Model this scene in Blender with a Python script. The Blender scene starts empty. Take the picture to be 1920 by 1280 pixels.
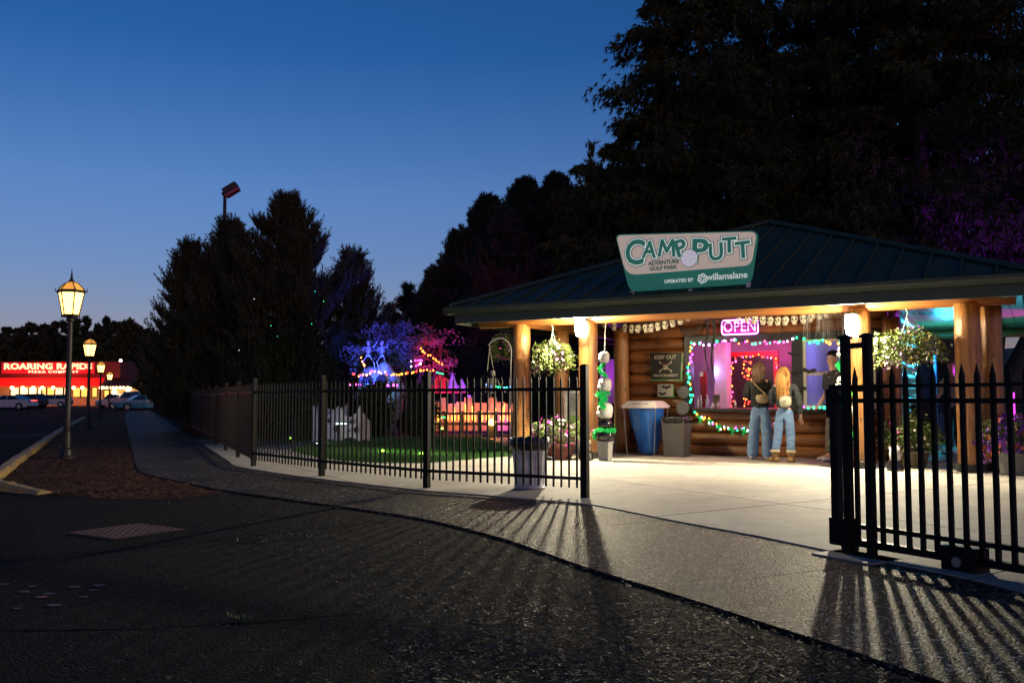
import bpy, math, random
import numpy as np
from mathutils import Vector, Matrix, geometry
R = math.radians
rnd = random.Random(11)
nr = np.random.default_rng(5)
sc = bpy.context.scene
C = sc.collection

# ------------------------------------------------------------------ camera, sky, exposure
EYE, FPX, TILT = 1.05, 1707.0, math.atan(108 / 1707)
cd = bpy.data.cameras.new('camera'); cam = bpy.data.objects.new('camera', cd); C.objects.link(cam)
cd.lens = 32.0; cd.sensor_width = 36.0; cd.clip_start = 0.05; cd.clip_end = 5000
cam.location = (0, 0, EYE); cam.rotation_euler = (R(90) + TILT, 0, 0)
sc.camera = cam

world = bpy.data.worlds.new('World'); sc.world = world; world.use_nodes = True
wn = world.node_tree; wn.nodes.clear()
sky = wn.nodes.new('ShaderNodeTexSky'); sky.sky_type = 'NISHITA'; sky.sun_disc = False
sky.sun_elevation = R(5.0); sky.sun_rotation = R(150); sky.altitude = 0
sky.air_density = 1.0; sky.dust_density = 0.5; sky.ozone_density = 4.5
bg = wn.nodes.new('ShaderNodeBackground'); bg.inputs['Strength'].default_value = 0.15
out = wn.nodes.new('ShaderNodeOutputWorld')
# the clear dusk sky: deeper blue overhead, paler lavender belt low down, the same all round
wtc = wn.nodes.new('ShaderNodeTexCoord'); wsep = wn.nodes.new('ShaderNodeSeparateXYZ'); wr_ = wn.nodes.new('ShaderNodeValToRGB')
wn.links.new(wtc.outputs['Generated'], wsep.inputs[0]); wn.links.new(wsep.outputs['Z'], wr_.inputs[0])
el = wr_.color_ramp.elements
for pos, col in ((.0, (.90, .40, .46)), (.09, (.84, .43, .49)), (.22, (.70, .47, .54)), (.36, (.23, .335, .465)), (.62, (.15, .28, .42))):
    e_ = el[0] if pos == 0 else el.new(pos); e_.position = pos; e_.color = (*col, 1)
el[len(el) - 1].color = (.15, .28, .42, 1)
tint = wn.nodes.new('ShaderNodeMix'); tint.data_type = 'RGBA'; tint.blend_type = 'MULTIPLY'; tint.inputs[0].default_value = 1.0
wn.links.new(wr_.outputs[0], tint.inputs[7])
dbl = wn.nodes.new('ShaderNodeVectorMath'); dbl.operation = 'SCALE'; dbl.inputs['Scale'].default_value = 2.0
wn.links.new(sky.outputs[0], tint.inputs[6]); wn.links.new(tint.outputs[2], dbl.inputs[0]); wn.links.new(dbl.outputs[0], bg.inputs['Color'])
wn.links.new(bg.outputs[0], out.inputs[0])

vs = sc.view_settings
vs.view_transform = 'Standard'; vs.look = 'None'; vs.exposure = 0.0; vs.gamma = 1.0; vs.use_curve_mapping = False
sc.render.engine = 'CYCLES'
sc.cycles.use_denoising = True
sc.cycles.max_bounces = 6; sc.cycles.transparent_max_bounces = 12
sc.cycles.sample_clamp_indirect = 4.0
sc.cycles.caustics_reflective = False; sc.cycles.caustics_refractive = False

# ------------------------------------------------------------------ points
ct, st = math.cos(TILT), math.sin(TILT)
def ray(u, v):
    a, b = (u - 960) / FPX, (640 - v) / FPX
    return Vector((a, ct - b * st, st + b * ct))
def G(u, v, z=0.0):
    d = ray(u, v); t = (z - EYE) / d.z
    return Vector((0, 0, EYE)) + d * t
def AT(u, v, Y):
    d = ray(u, v); return Vector((0, 0, EYE)) + d * (Y / d.y)
BROT = R(-30); BO = Vector((1.33, 15.86, 0))
EX = Vector((math.cos(BROT), math.sin(BROT), 0)); EYV = Vector((-math.sin(BROT), math.cos(BROT), 0))
def BW(s, d, z=0.0):
    return BO + EX * s + EYV * d + Vector((0, 0, z))
def BP(u, v, d):
    r = ray(u, v); o = Vector((0, 0, EYE)) - BO
    t = (d - o.dot(EYV)) / r.dot(EYV)
    p = Vector((0, 0, EYE)) + r * t
    return (p - BO).dot(EX), p.z

# ------------------------------------------------------------------ materials
def newmat(name):
    m = bpy.data.materials.new(name); m.use_nodes = True
    nt = m.node_tree; return m, nt, nt.nodes['Principled BSDF']
MATS = {}
def mat(name, col, rough=0.6, metal=0.0, col2=None, scale=6.0, stretch=None, bump=0.0, bscale=60.0, spec=0.5, coat=0.0, contrast=0.25, trans=0.0, detail=6.0, vary=0.0, knots=0.0, spots=0.0):
    if name in MATS: return MATS[name]
    m, nt, b = newmat(name); N, L = nt.nodes, nt.links
    b.inputs['Roughness'].default_value = rough; b.inputs['Metallic'].default_value = metal
    b.inputs['Specular IOR Level'].default_value = spec
    b.inputs['Coat Weight'].default_value = coat
    b.inputs['Transmission Weight'].default_value = trans
    tc = N.new('ShaderNodeTexCoord'); mp = N.new('ShaderNodeMapping'); L.new(tc.outputs['Object'], mp.inputs[0])
    if stretch: mp.inputs['Scale'].default_value = stretch
    if col2 is None: col2 = tuple(c * 0.72 for c in col[:3])
    nz = N.new('ShaderNodeTexNoise'); nz.inputs['Scale'].default_value = scale; nz.inputs['Detail'].default_value = detail
    L.new(mp.outputs[0], nz.inputs['Vector'])
    cr = N.new('ShaderNodeValToRGB'); cr.color_ramp.elements[0].position = 0.5 - contrast; cr.color_ramp.elements[1].position = 0.5 + contrast
    cr.color_ramp.elements[0].color = (*col2[:3], 1); cr.color_ramp.elements[1].color = (*col[:3], 1)
    L.new(nz.outputs[0], cr.inputs[0]); colout = cr.outputs[0]
    def mul(c, fac):
        mx = N.new('ShaderNodeMix'); mx.data_type = 'RGBA'; mx.blend_type = 'MULTIPLY'; mx.inputs[0].default_value = 1
        L.new(c, mx.inputs[6]); L.new(fac, mx.inputs[7]); return mx.outputs[2]
    def rng(src, a, b2, c, d2):
        r = N.new('ShaderNodeMapRange'); L.new(src, r.inputs[0])
        for i, x in enumerate((a, b2, c, d2)): r.inputs[i + 1].default_value = x
        return r.outputs[0]
    if vary:      # every piece has its own tone
        oi = N.new('ShaderNodeObjectInfo'); colout = mul(colout, rng(oi.outputs['Random'], 0, 1, 1 - vary, 1 + vary * .6))
    if knots:     # dark knots and drying splits
        oi = N.new('ShaderNodeObjectInfo'); ad = N.new('ShaderNodeVectorMath'); ad.operation = 'ADD'; L.new(tc.outputs['Object'], ad.inputs[0]); L.new(oi.outputs['Location'], ad.inputs[1])
        vo = N.new('ShaderNodeTexVoronoi'); vo.inputs['Scale'].default_value = 3.4; L.new(ad.outputs[0], vo.inputs['Vector']); colout = mul(colout, rng(vo.outputs['Distance'], .05, .13, 1 - knots, 1))
        n4 = N.new('ShaderNodeTexNoise'); n4.inputs['Scale'].default_value = 2.2; n4.inputs['Detail'].default_value = 9; n4.inputs['Roughness'].default_value = .75; L.new(mp.outputs[0], n4.inputs['Vector']); colout = mul(colout, rng(n4.outputs[0], .36, .44, 1 - knots, 1))
    if spots:     # stains, gum and broad dirt on paving
        n5 = N.new('ShaderNodeTexNoise'); n5.inputs['Scale'].default_value = .7; n5.inputs['Detail'].default_value = 10; n5.inputs['Roughness'].default_value = .7; L.new(tc.outputs['Object'], n5.inputs['Vector']); colout = mul(colout, rng(n5.outputs[0], .3, .7, 1 - spots * .55, 1 + spots * .25))
        vo = N.new('ShaderNodeTexVoronoi'); vo.inputs['Scale'].default_value = 2.6; L.new(tc.outputs['Object'], vo.inputs['Vector']); colout = mul(colout, rng(vo.outputs['Distance'], .035, .06, 1 - spots, 1))
    L.new(colout, b.inputs['Base Color'])
    if bump > 0:
        n2 = N.new('ShaderNodeTexNoise'); n2.inputs['Scale'].default_value = bscale; n2.inputs['Detail'].default_value = 5
        L.new(mp.outputs[0], n2.inputs['Vector'])
        bp = N.new('ShaderNodeBump'); bp.inputs['Strength'].default_value = bump; bp.inputs['Distance'].default_value = 0.02
        L.new(n2.outputs[0], bp.inputs['Height']); L.new(bp.outputs[0], b.inputs['Normal'])
    MATS[name] = m; return m
def emit(name, col, strength, sample=True):
    if name in MATS: return MATS[name]
    m, nt, b = newmat(name)
    b.inputs['Base Color'].default_value = (*[min(1, c) for c in col], 1)
    b.inputs['Emission Color'].default_value = (*col, 1); b.inputs['Emission Strength'].default_value = strength
    if not sample: m.cycles.emission_sampling = 'NONE'
    MATS[name] = m; return m
def gauze(name, col, alpha):
    m, nt, b = newmat(name)
    b.inputs['Base Color'].default_value = (*col, 1); b.inputs['Roughness'].default_value = 0.9
    N, L = nt.nodes, nt.links
    tc = N.new('ShaderNodeTexCoord'); nz = N.new('ShaderNodeTexNoise'); nz.inputs['Scale'].default_value = 26; nz.inputs['Detail'].default_value = 4
    L.new(tc.outputs['Object'], nz.inputs['Vector'])
    mr = N.new('ShaderNodeMapRange'); mr.inputs[1].default_value = .3; mr.inputs[2].default_value = .7
    mr.inputs[3].default_value = alpha - .3; mr.inputs[4].default_value = alpha + .3
    L.new(nz.outputs[0], mr.inputs[0]); L.new(mr.outputs[0], b.inputs['Alpha'])
    MATS[name] = m; return m
def glassmat(name, col=(.9, .95, 1), alpha=.12, rough=.03):
    m, nt, b = newmat(name)
    b.inputs['Base Color'].default_value = (*col, 1); b.inputs['Roughness'].default_value = rough
    b.inputs['Alpha'].default_value = alpha
    MATS[name] = m; return m

def speckle(name, base, dark, light, vscale, rough, bump, lightpos=.8, big=1.2, spec=.4):
    """ground made of small stones: cells of differing colour, relief between them"""
    m, nt, b = newmat(name); N, L = nt.nodes, nt.links
    b.inputs['Roughness'].default_value = rough; b.inputs['Specular IOR Level'].default_value = spec
    tc = N.new('ShaderNodeTexCoord')
    vo = N.new('ShaderNodeTexVoronoi'); vo.inputs['Scale'].default_value = vscale
    L.new(tc.outputs['Object'], vo.inputs['Vector'])
    sep = N.new('ShaderNodeSeparateColor'); L.new(vo.outputs['Color'], sep.inputs[0])
    cr = N.new('ShaderNodeValToRGB'); e = cr.color_ramp.elements
    e[0].position = 0; e[0].color = (*dark, 1); e[1].position = 1; e[1].color = (*light, 1)
    x = e.new(lightpos); x.color = (*base, 1); 
    L.new(sep.outputs[0], cr.inputs[0])
    nz = N.new('ShaderNodeTexNoise'); nz.inputs['Scale'].default_value = big; nz.inputs['Detail'].default_value = 8
    L.new(tc.outputs['Object'], nz.inputs['Vector'])
    mr = N.new('ShaderNodeMapRange'); mr.inputs[1].default_value = .3; mr.inputs[2].default_value = .7; mr.inputs[3].default_value = .6; mr.inputs[4].default_value = 1.25
    L.new(nz.outputs[0], mr.inputs[0])
    mx = N.new('ShaderNodeMix'); mx.data_type = 'RGBA'; mx.blend_type = 'MULTIPLY'; mx.inputs[0].default_value = 1
    L.new(cr.outputs[0], mx.inputs[6]); L.new(mr.outputs[0], mx.inputs[7]); L.new(mx.outputs[2], b.inputs['Base Color'])
    bp = N.new('ShaderNodeBump'); bp.inputs['Strength'].default_value = bump; bp.inputs['Distance'].default_value = .012
    n3 = N.new('ShaderNodeTexNoise'); n3.inputs['Scale'].default_value = vscale * 1.4; n3.inputs['Detail'].default_value = 3
    L.new(tc.outputs['Object'], n3.inputs['Vector'])
    ad = N.new('ShaderNodeMath'); ad.operation = 'SUBTRACT'; L.new(n3.outputs[0], ad.inputs[0]); L.new(vo.outputs['Distance'], ad.inputs[1])
    L.new(ad.outputs[0], bp.inputs['Height']); L.new(bp.outputs[0], b.inputs['Normal'])
    MATS[name] = m; return m

# ------------------------------------------------------------------ mesh builder
class MB:
    def __init__(s): s.v = []; s.f = []; s.m = []
    def add(s, vs, fs, mi=0):
        o = len(s.v); s.v += [tuple(x) for x in vs]
        for f in fs: s.f.append(tuple(i + o for i in f)); s.m.append(mi)
        return s
    def box(s, c, size, mi=0, rot=None):
        hx, hy, hz = size[0] / 2, size[1] / 2, size[2] / 2
        vs = [Vector((x * hx, y * hy, z * hz)) for z in (-1, 1) for y in (-1, 1) for x in (-1, 1)]
        if rot is not None: vs = [rot @ p for p in vs]
        vs = [p + Vector(c) for p in vs]
        return s.add(vs, [(0, 2, 3, 1), (4, 5, 7, 6), (0, 1, 5, 4), (2, 6, 7, 3), (0, 4, 6, 2), (1, 3, 7, 5)], mi)
    def bbox(s, a, b, mi=0):
        return s.box([(a[i] + b[i]) / 2 for i in range(3)], [abs(b[i] - a[i]) for i in range(3)], mi)
    def tube(s, pts, rad, n=8, mi=0, cap=True, flat=1.0):
        pts = [Vector(p) for p in pts]
        if not hasattr(rad, '__len__'): rad = [rad] * len(pts)
        vs, fs = [], []; ref = None
        for i, p in enumerate(pts):
            t = (pts[min(i + 1, len(pts) - 1)] - pts[max(i - 1, 0)])
            t = t.normalized() if t.length > 1e-9 else Vector((0, 0, 1))
            if ref is None:
                ref = Vector((1, 0, 0)) if abs(t.x) < .9 else Vector((0, 1, 0))
            a = (ref - t * ref.dot(t)).normalized(); ref = a; b = t.cross(a)
            for k in range(n):
                w = 2 * math.pi * k / n
                vs.append(p + (a * math.cos(w) + b * math.sin(w) * flat) * rad[i])
        for i in range(len(pts) - 1):
            for k in range(n):
                fs.append((i * n + k, i * n + (k + 1) % n, (i + 1) * n + (k + 1) % n, (i + 1) * n + k))
        if cap: fs += [tuple(range(n - 1, -1, -1)), tuple((len(pts) - 1) * n + k for k in range(n))]
        return s.add(vs, fs, mi)
    def lathe(s, prof, n=16, c=(0, 0, 0), mi=0, sx=1, sy=1, phase=0.0):
        vs, fs = [], []
        for r, z in prof:
            for k in range(n):
                w = 2 * math.pi * k / n + phase
                vs.append((c[0] + r * sx * math.cos(w), c[1] + r * sy * math.sin(w), c[2] + z))
        for i in range(len(prof) - 1):
            for k in range(n):
                fs.append((i * n + k, i * n + (k + 1) % n, (i + 1) * n + (k + 1) % n, (i + 1) * n + k))
        fs += [tuple(range(n - 1, -1, -1)), tuple((len(prof) - 1) * n + k for k in range(n))]
        return s.add(vs, fs, mi)
    def ball(s, c, r, nu=10, nv=7, mi=0):
        if not hasattr(r, '__len__'): r = (r, r, r)
        vs = [(c[0], c[1], c[2] - r[2])]; fs = []
        for j in range(1, nv):
            a = -math.pi / 2 + math.pi * j / nv
            for k in range(nu):
                w = 2 * math.pi * k / nu
                vs.append((c[0] + r[0] * math.cos(a) * math.cos(w), c[1] + r[1] * math.cos(a) * math.sin(w), c[2] + r[2] * math.sin(a)))
        vs.append((c[0], c[1], c[2] + r[2])); T = len(vs) - 1
        for k in range(nu):
            fs.append((0, 1 + (k + 1) % nu, 1 + k)); fs.append((T, T - nu + k, T - nu + (k + 1) % nu))
        for j in range(nv - 2):
            for k in range(nu):
                fs.append((1 + j * nu + k, 1 + j * nu + (k + 1) % nu, 1 + (j + 1) * nu + (k + 1) % nu, 1 + (j + 1) * nu + k))
        return s.add(vs, fs, mi)
    def slab(s, poly, z0, z1, mi=0):
        """prism of a 2-D polygon in x,y"""
        n = len(poly); tri = geometry.tessellate_polygon([[Vector((p[0], p[1], 0)) for p in poly]])
        vs = [(p[0], p[1], z1) for p in poly] + [(p[0], p[1], z0) for p in poly]
        fs = []
        for a, b, c in tri:
            pa, pb, pc = poly[a], poly[b], poly[c]
            if (pb[0] - pa[0]) * (pc[1] - pa[1]) - (pb[1] - pa[1]) * (pc[0] - pa[0]) < 0: b, c = c, b
            fs.append((a, b, c)); fs.append((n + a, n + c, n + b))
        for i in range(n): j = (i + 1) % n; fs.append((i, j, n + j, n + i))
        return s.add(vs, fs, mi)
    def plate(s, poly, y0, y1, mi=0):
        """prism of a 2-D polygon drawn in x,z; y0 front, y1 back"""
        n = len(poly); tri = geometry.tessellate_polygon([[Vector((p[0], p[1], 0)) for p in poly]])
        vs = [(p[0], y0, p[1]) for p in poly] + [(p[0], y1, p[1]) for p in poly]
        fs = []
        for a, b, c in tri: fs.append((a, b, c)); fs.append((n + a, n + c, n + b))
        for i in range(n): j = (i + 1) % n; fs.append((i, j, n + j, n + i))
        return s.add(vs, fs, mi)
    def mesh(s, name, mats, smooth=False):
        me = bpy.data.meshes.new(name); me.from_pydata(s.v, [], s.f)
        if not isinstance(mats, (list, tuple)): mats = [mats]
        for m in mats: me.materials.append(m)
        if len(mats) > 1: me.polygons.foreach_set('material_index', s.m)
        if smooth: me.polygons.foreach_set('use_smooth', [True] * len(me.polygons))
        me.update(); return me
    def build(s, name, mats, parent=None, smooth=False, loc=(0, 0, 0), rot=None):
        return link(name, s.mesh(name, mats, smooth), parent, loc, rot)
def link(name, me, parent=None, loc=(0, 0, 0), rot=None):
    o = bpy.data.objects.new(name, me); C.objects.link(o)
    o.location = loc
    if rot is not None: o.rotation_euler = rot
    if parent is not None: o.parent = parent
    return o
def tag(o, label=None, cat=None, group=None, kind=None):
    if label: o['label'] = label
    if cat: o['category'] = cat
    if group: o['group'] = group
    if kind: o['kind'] = kind
    return o
def thing(name, label, cat, loc=(0, 0, 0), rz=0.0, group=None):
    o = bpy.data.objects.new(name, None); C.objects.link(o); o.location = loc; o.rotation_euler = (0, 0, rz)
    o.empty_display_size = .1
    return tag(o, label, cat, group)
def bthing(name, label, cat, s, d, z=0.0, group=None):
    return thing(name, label, cat, BW(s, d, z), BROT, group)
def copy_tree(o, parent=None):
    c = o.copy(); C.objects.link(c); c.parent = parent
    for ch in o.children: copy_tree(ch, c)
    return c
def npmesh(name, verts, faces, mats, mi=None, smooth=False):
    me = bpy.data.meshes.new(name); k = faces.shape[1]
    me.vertices.add(len(verts)); me.vertices.foreach_set('co', np.ascontiguousarray(verts, dtype=np.float32).ravel())
    me.loops.add(faces.size); me.loops.foreach_set('vertex_index', faces.astype(np.int32).ravel())
    me.polygons.add(len(faces)); me.polygons.foreach_set('loop_start', np.arange(0, faces.size, k, dtype=np.int32))
    me.polygons.foreach_set('loop_total', np.full(len(faces), k, dtype=np.int32))
    if not isinstance(mats, (list, tuple)): mats = [mats]
    for m in mats: me.materials.append(m)
    if mi is not None: me.polygons.foreach_set('material_index', mi.astype(np.int32))
    me.update(calc_edges=True); return me
def light(kind, name, loc, power, col, parent=None, radius=.05, target=None, angle=60, blend=.5):
    l = bpy.data.lights.new(name, kind); l.energy = power; l.color = col
    l.shadow_soft_size = radius
    if kind == 'SPOT': l.spot_size = R(angle); l.spot_blend = blend
    o = bpy.data.objects.new(name, l); C.objects.link(o); o.location = loc
    if target is not None:
        o.rotation_euler = (Vector(target) - Vector(loc)).to_track_quat('-Z', 'Y').to_euler()
    if parent is not None:
        o.parent = parent
        pm = Matrix.Translation(parent.location) @ parent.rotation_euler.to_matrix().to_4x4()
        o.matrix_parent_inverse = pm.inverted()
    return o
_TX = {}
def textmesh(s, size, extrude=.004, offset=0.0, align='CENTER', space=1.0, shear=0.0, mats=None):
    cu = bpy.data.curves.new('lettering', 'FONT'); cu.body = s; cu.size = size; cu.extrude = extrude; cu.offset = offset
    cu.align_x = align; cu.align_y = 'CENTER'; cu.space_character = space; cu.shear = shear; cu.resolution_u = 3
    o = bpy.data.objects.new('lettering', cu); C.objects.link(o)
    dg = bpy.context.evaluated_depsgraph_get(); dg.update()
    me = bpy.data.meshes.new_from_object(o.evaluated_get(dg)); bpy.data.objects.remove(o); bpy.data.curves.remove(cu)
    me.materials.clear()
    if mats: me.materials.append(mats)
    return me
def lettering(s, size, parent, loc, m, extrude=.003, offset=0.0, align='CENTER', space=1.0, roll=0.0, name='lettering', shear=0, wide=1.0):
    me = textmesh(s, size, extrude, offset, align, space, shear, m)
    o = link(name, me, parent, loc); o.rotation_euler = (R(90), -roll, 0); o.scale = (wide, 1, 1)
    return o
def skinmesh(name, verts, edges, radii, mats, root=0, sub=2, matfn=None, smooth=True):
    me = bpy.data.meshes.new(name); me.from_pydata([tuple(v) for v in verts], edges, [])
    o = bpy.data.objects.new(name, me); C.objects.link(o)
    md = o.modifiers.new('skin', 'SKIN'); md.use_smooth_shade = True; md.branch_smoothing = .6
    if sub: o.modifiers.new('sub', 'SUBSURF').levels = sub
    sv = me.skin_vertices[0].data
    for i, r in enumerate(radii):
        sv[i].radius = r if hasattr(r, '__len__') else (r, r)
        sv[i].use_root = (i == root)
    dg = bpy.context.evaluated_depsgraph_get(); dg.update()
    nm = bpy.data.meshes.new_from_object(o.evaluated_get(dg)); bpy.data.objects.remove(o)
    nm.materials.clear()
    if not isinstance(mats, (list, tuple)): mats = [mats]
    for m in mats: nm.materials.append(m)
    if matfn:
        for p in nm.polygons: p.material_index = matfn(p.center)
    nm.polygons.foreach_set('use_smooth', [True] * len(nm.polygons))
    return nm
def spline(pts, n):
    """Catmull-Rom through 2-D or 3-D points"""
    P = [Vector(p) for p in pts]; P = [P[0] * 2 - P[1]] + P + [P[-1] * 2 - P[-2]]; o = []
    for i in range(1, len(P) - 2):
        for k in range(n):
            t = k / n; a, b, c, d = P[i - 1:i + 3]
            o.append(.5 * ((2 * b) + (c - a) * t + (2 * a - 5 * b + 4 * c - d) * t * t + (3 * b - a - 3 * c + d) * t ** 3))
    return o + [P[-2]]
# ------------------------------------------------------------------ shared materials
M_asphalt = speckle('asphalt', (.0185, .0155, .0115), (.010, .0085, .006), (.06, .052, .04), 70, .95, .6, .88, .6, .08)
M_walk = speckle('exposed_aggregate', (.052, .042, .030), (.02, .016, .011), (.55, .47, .36), 64, .55, 1.0, .87, .8, .05)  # pale stones set extra bright, painting the sparkle of glints into their colour
M_bark = speckle('bark_soil', (.021, .017, .012), (.011, .009, .0065), (.065, .053, .04), 60, .8, 1.0, .85, 1.0)
M_mulch = speckle('bark_mulch', (.10, .042, .02), (.035, .015, .008), (.2, .10, .05), 45, .9, 1.0, .8, 1.3, .08)
M_conc = mat('concrete', (.38, .352, .305), .75, col2=(.27, .25, .215), scale=5, spec=.3, bump=.25, bscale=70, detail=10, vary=.14, spots=.65)
M_concd = mat('concrete_path', (.26, .25, .23), .7, col2=(.17, .165, .155), scale=2, bump=.15, bscale=90)
M_joint = mat('joint_dirt', (.03, .027, .023), .9)
M_yellow = mat('kerb_yellow', (.50, .30, .05), .7, col2=(.22, .17, .1), scale=5, contrast=.12, bump=.3, bscale=30)
M_white_line = mat('line_paint', (.5, .5, .48), .7, col2=(.12, .12, .12), scale=6, contrast=.15)
M_grass = mat('grass', (.045, .13, .025), .6, col2=(.025, .075, .015), scale=9)
M_black = mat('black_powder_coat', (.007, .007, .007), .5, spec=.15, bump=.05, bscale=200)
M_iron = mat('dark_iron', (.010, .009, .009), .55, bump=.1, bscale=80)
M_wood = mat('varnished_log', (.27, .105, .03), .38, col2=(.12, .042, .012), scale=3.2, stretch=(.7, 9, 9), bump=.35, bscale=9, contrast=.22, coat=.15, vary=.3, knots=.6)
M_post = mat('peeled_post', (.38, .18, .055), .42, col2=(.19, .075, .022), scale=3, stretch=(9, 9, .8), bump=.45, bscale=8, contrast=.2, coat=.1, vary=.2, knots=.55)
M_beam = mat('beam_wood', (.34, .13, .032), .45, col2=(.2, .07, .018), scale=3, stretch=(.6, 9, 9), bump=.2, bscale=9)
M_groove = mat('log_chinking', (.03, .015, .007), .9)
M_soffit = mat('soffit_board', (.34, .2, .09), .35, col2=(.22, .12, .05), scale=3, stretch=(9, .7, 9), coat=.3)
M_roof = mat('roof_metal_green', (.046, .075, .048), .6, metal=.0, col2=(.038, .064, .042), scale=2, spec=.12)
M_fascia = mat('fascia_green', (.028, .045, .036), .5, col2=(.024, .038, .031), scale=2)
M_trim = mat('dark_window_trim', (.02, .022, .024), .45)
M_white = mat('white_paint', (.75, .75, .73), .45, col2=(.68, .68, .66), scale=3)
M_galv = mat('galvanised_steel', (.68, .70, .73), .4, metal=.25, col2=(.38, .4, .43), scale=7, contrast=.15)
M_liner = mat('black_bin_liner', (.012, .012, .014), .22, bump=.5, bscale=18)
M_steel = mat('brushed_steel', (.5, .5, .5), .35, metal=.9)
M_bark2 = mat('tree_bark', (.06, .045, .035), .85, col2=(.03, .022, .018), scale=8, stretch=(4, 4, 1), bump=.6, bscale=14)
def leafmat(name, c, c2):
    return mat(name, c, .6, col2=c2, scale=1.2, contrast=.15, spec=.3)
M_pine = leafmat('pine_needles', (.045, .06, .032), (.022, .032, .017))
M_cedar = leafmat('cedar_sprays', (.042, .062, .018), (.019, .029, .009))
M_fir = leafmat('fir_sprays', (.030, .060, .030), (.014, .030, .015))
M_broad = leafmat('dark_leaves', (.04, .05, .022), (.02, .026, .012))
M_maple = leafmat('pale_leaves', (.22, .2, .2), (.09, .08, .085))
M_hedge = leafmat('hedge_leaves', (.028, .042, .02), (.015, .024, .012))

# ------------------------------------------------------------------ ground
def sheet(name, poly, z, m, kind='structure', parent=None):
    poly = [(p[0], p[1]) for p in poly]
    mb = MB(); n = len(poly); tri = geometry.tessellate_polygon([[Vector((p[0], p[1], 0)) for p in poly]])
    fs = []
    for a, b, c in tri:
        pa, pb, pc = poly[a], poly[b], poly[c]
        if (pb[0] - pa[0]) * (pc[1] - pa[1]) - (pb[1] - pa[1]) * (pc[0] - pa[0]) < 0: b, c = c, b
        fs.append((a, b, c))
    mb.add([(p[0], p[1], z) for p in poly], fs)
    o = mb.build(name, m, parent)
    if parent is None: tag(o, kind=kind)
    return o
sheet('ground', [(-900, -60), (900, -60), (900, 1500), (-900, 1500)], 0, M_asphalt)

FDIR = Vector((-.383, .924, 0))            # the street runs this way
P475 = G(475, 877)
FPOST = [G(1097, 938), G(800, 919), G(603, 896), P475] + [P475 + FDIR * 2.3 * k for k in range(1, 34)]
def nrm(p, q): d = (q - p).normalized(); return Vector((d.y, -d.x, 0))
# edge of the patio towards the aggregate walk
EDGE = [p for p in [Vector((4.6, -.6, 0)), Vector((3.7, 1.6, 0)), G(2150, 1190), G(1920, 1117), G(1760, 1080), G(1640, 1056), G(1560, 1041), G(1420, 1011), G(1260, 981), G(1105, 950), G(1010, 942), G(890, 931), G(800, 924), G(640, 906), G(540, 893)]]
EDGE += [P475 + FDIR * t + Vector((-.22, -.1, 0)) for t in (.1, 1.0, 2.3, 10, 30, 74)]
OUTER = [Vector((3.3, -1.2, 0)), Vector((2.55, .6, 0)), G(2080, 1420), G(1920, 1345), G(1750, 1280), G(1590, 1225), G(1390, 1160), G(1240, 1111), G(1090, 1065), G(940, 1012), G(790, 975), G(640, 952), G(539, 938), G(431, 923), G(359, 909), G(305, 897), G(262, 886), G(250, 850), G(244, 827), G(238, 800), G(234, 780)]
OUTER += [OUTER[-1] + FDIR * 35]
def resample(pts, n, stretch=1.0):
    P = spline([(p.x, p.y, 0) for p in pts], 6); L = [0]
    for a, b in zip(P, P[1:]): L.append(L[-1] + (b - a).length)
    o = []
    for k in range(n + 1):
        t = L[-1] * (k / n) ** stretch; i = max(1, next((j for j, l in enumerate(L) if l >= t), len(L) - 1))
        w = (t - L[i - 1]) / max(1e-6, L[i] - L[i - 1]); o.append(P[i - 1].lerp(P[i], min(1, w)))
    return o
# the walk: slabs of exposed aggregate between OUTER and EDGE
def outer_for(p):
    best = min(OUT_D, key=lambda q: (q - p).length_squared); return best
OUT_D = resample(OUTER, 500)
ED = resample(EDGE, 240)
walk = tag(bpy.data.objects.new('sidewalk', None), kind='structure'); C.objects.link(walk)
# matching outer points, monotone
match = []; last = 0
for p in ED:
    j = min(range(last, len(OUT_D)), key=lambda q: (OUT_D[q] - p).length_squared); last = j; match.append(OUT_D[j])
cuts = [0]; acc = 0
for i in range(1, len(ED)):
    acc += (ED[i] - ED[i - 1]).length
    if acc > (2.0 if i < 60 else 2.6): cuts.append(i); acc = 0
cuts.append(len(ED) - 1)
for a, b in zip(cuts, cuts[1:]):
    if b - a < 1: continue
    idx = list(range(a, b + 1))
    inn = [ED[i].copy() for i in idx]; outr = [match[i].copy() for i in idx]
    inn[0] = inn[0].lerp(inn[1], min(.4, .006 / max(1e-4, (inn[1] - inn[0]).length))); inn[-1] = inn[-1].lerp(inn[-2], min(.4, .006 / max(1e-4, (inn[-2] - inn[-1]).length)))
    mb = MB(); n = len(idx)
    vs = [(p.x, p.y, .018) for p in inn] + [(p.x, p.y, .018) for p in outr] + [(p.x, p.y, .002) for p in inn] + [(p.x, p.y, .002) for p in outr]
    fs = []
    for i in range(n - 1):
        fs += [(i + 1, i, n + i, n + i + 1), (n + i, 3 * n + i, 3 * n + i + 1, n + i + 1), (i, i + 1, 2 * n + i + 1, 2 * n + i)]
    fs += [(0, 2 * n, 3 * n, n), (n - 1, 2 * n - 1, 4 * n - 1, 3 * n - 1)]
    mb.add(vs, fs); mb.build('paving_slab', M_walk, walk)

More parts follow.
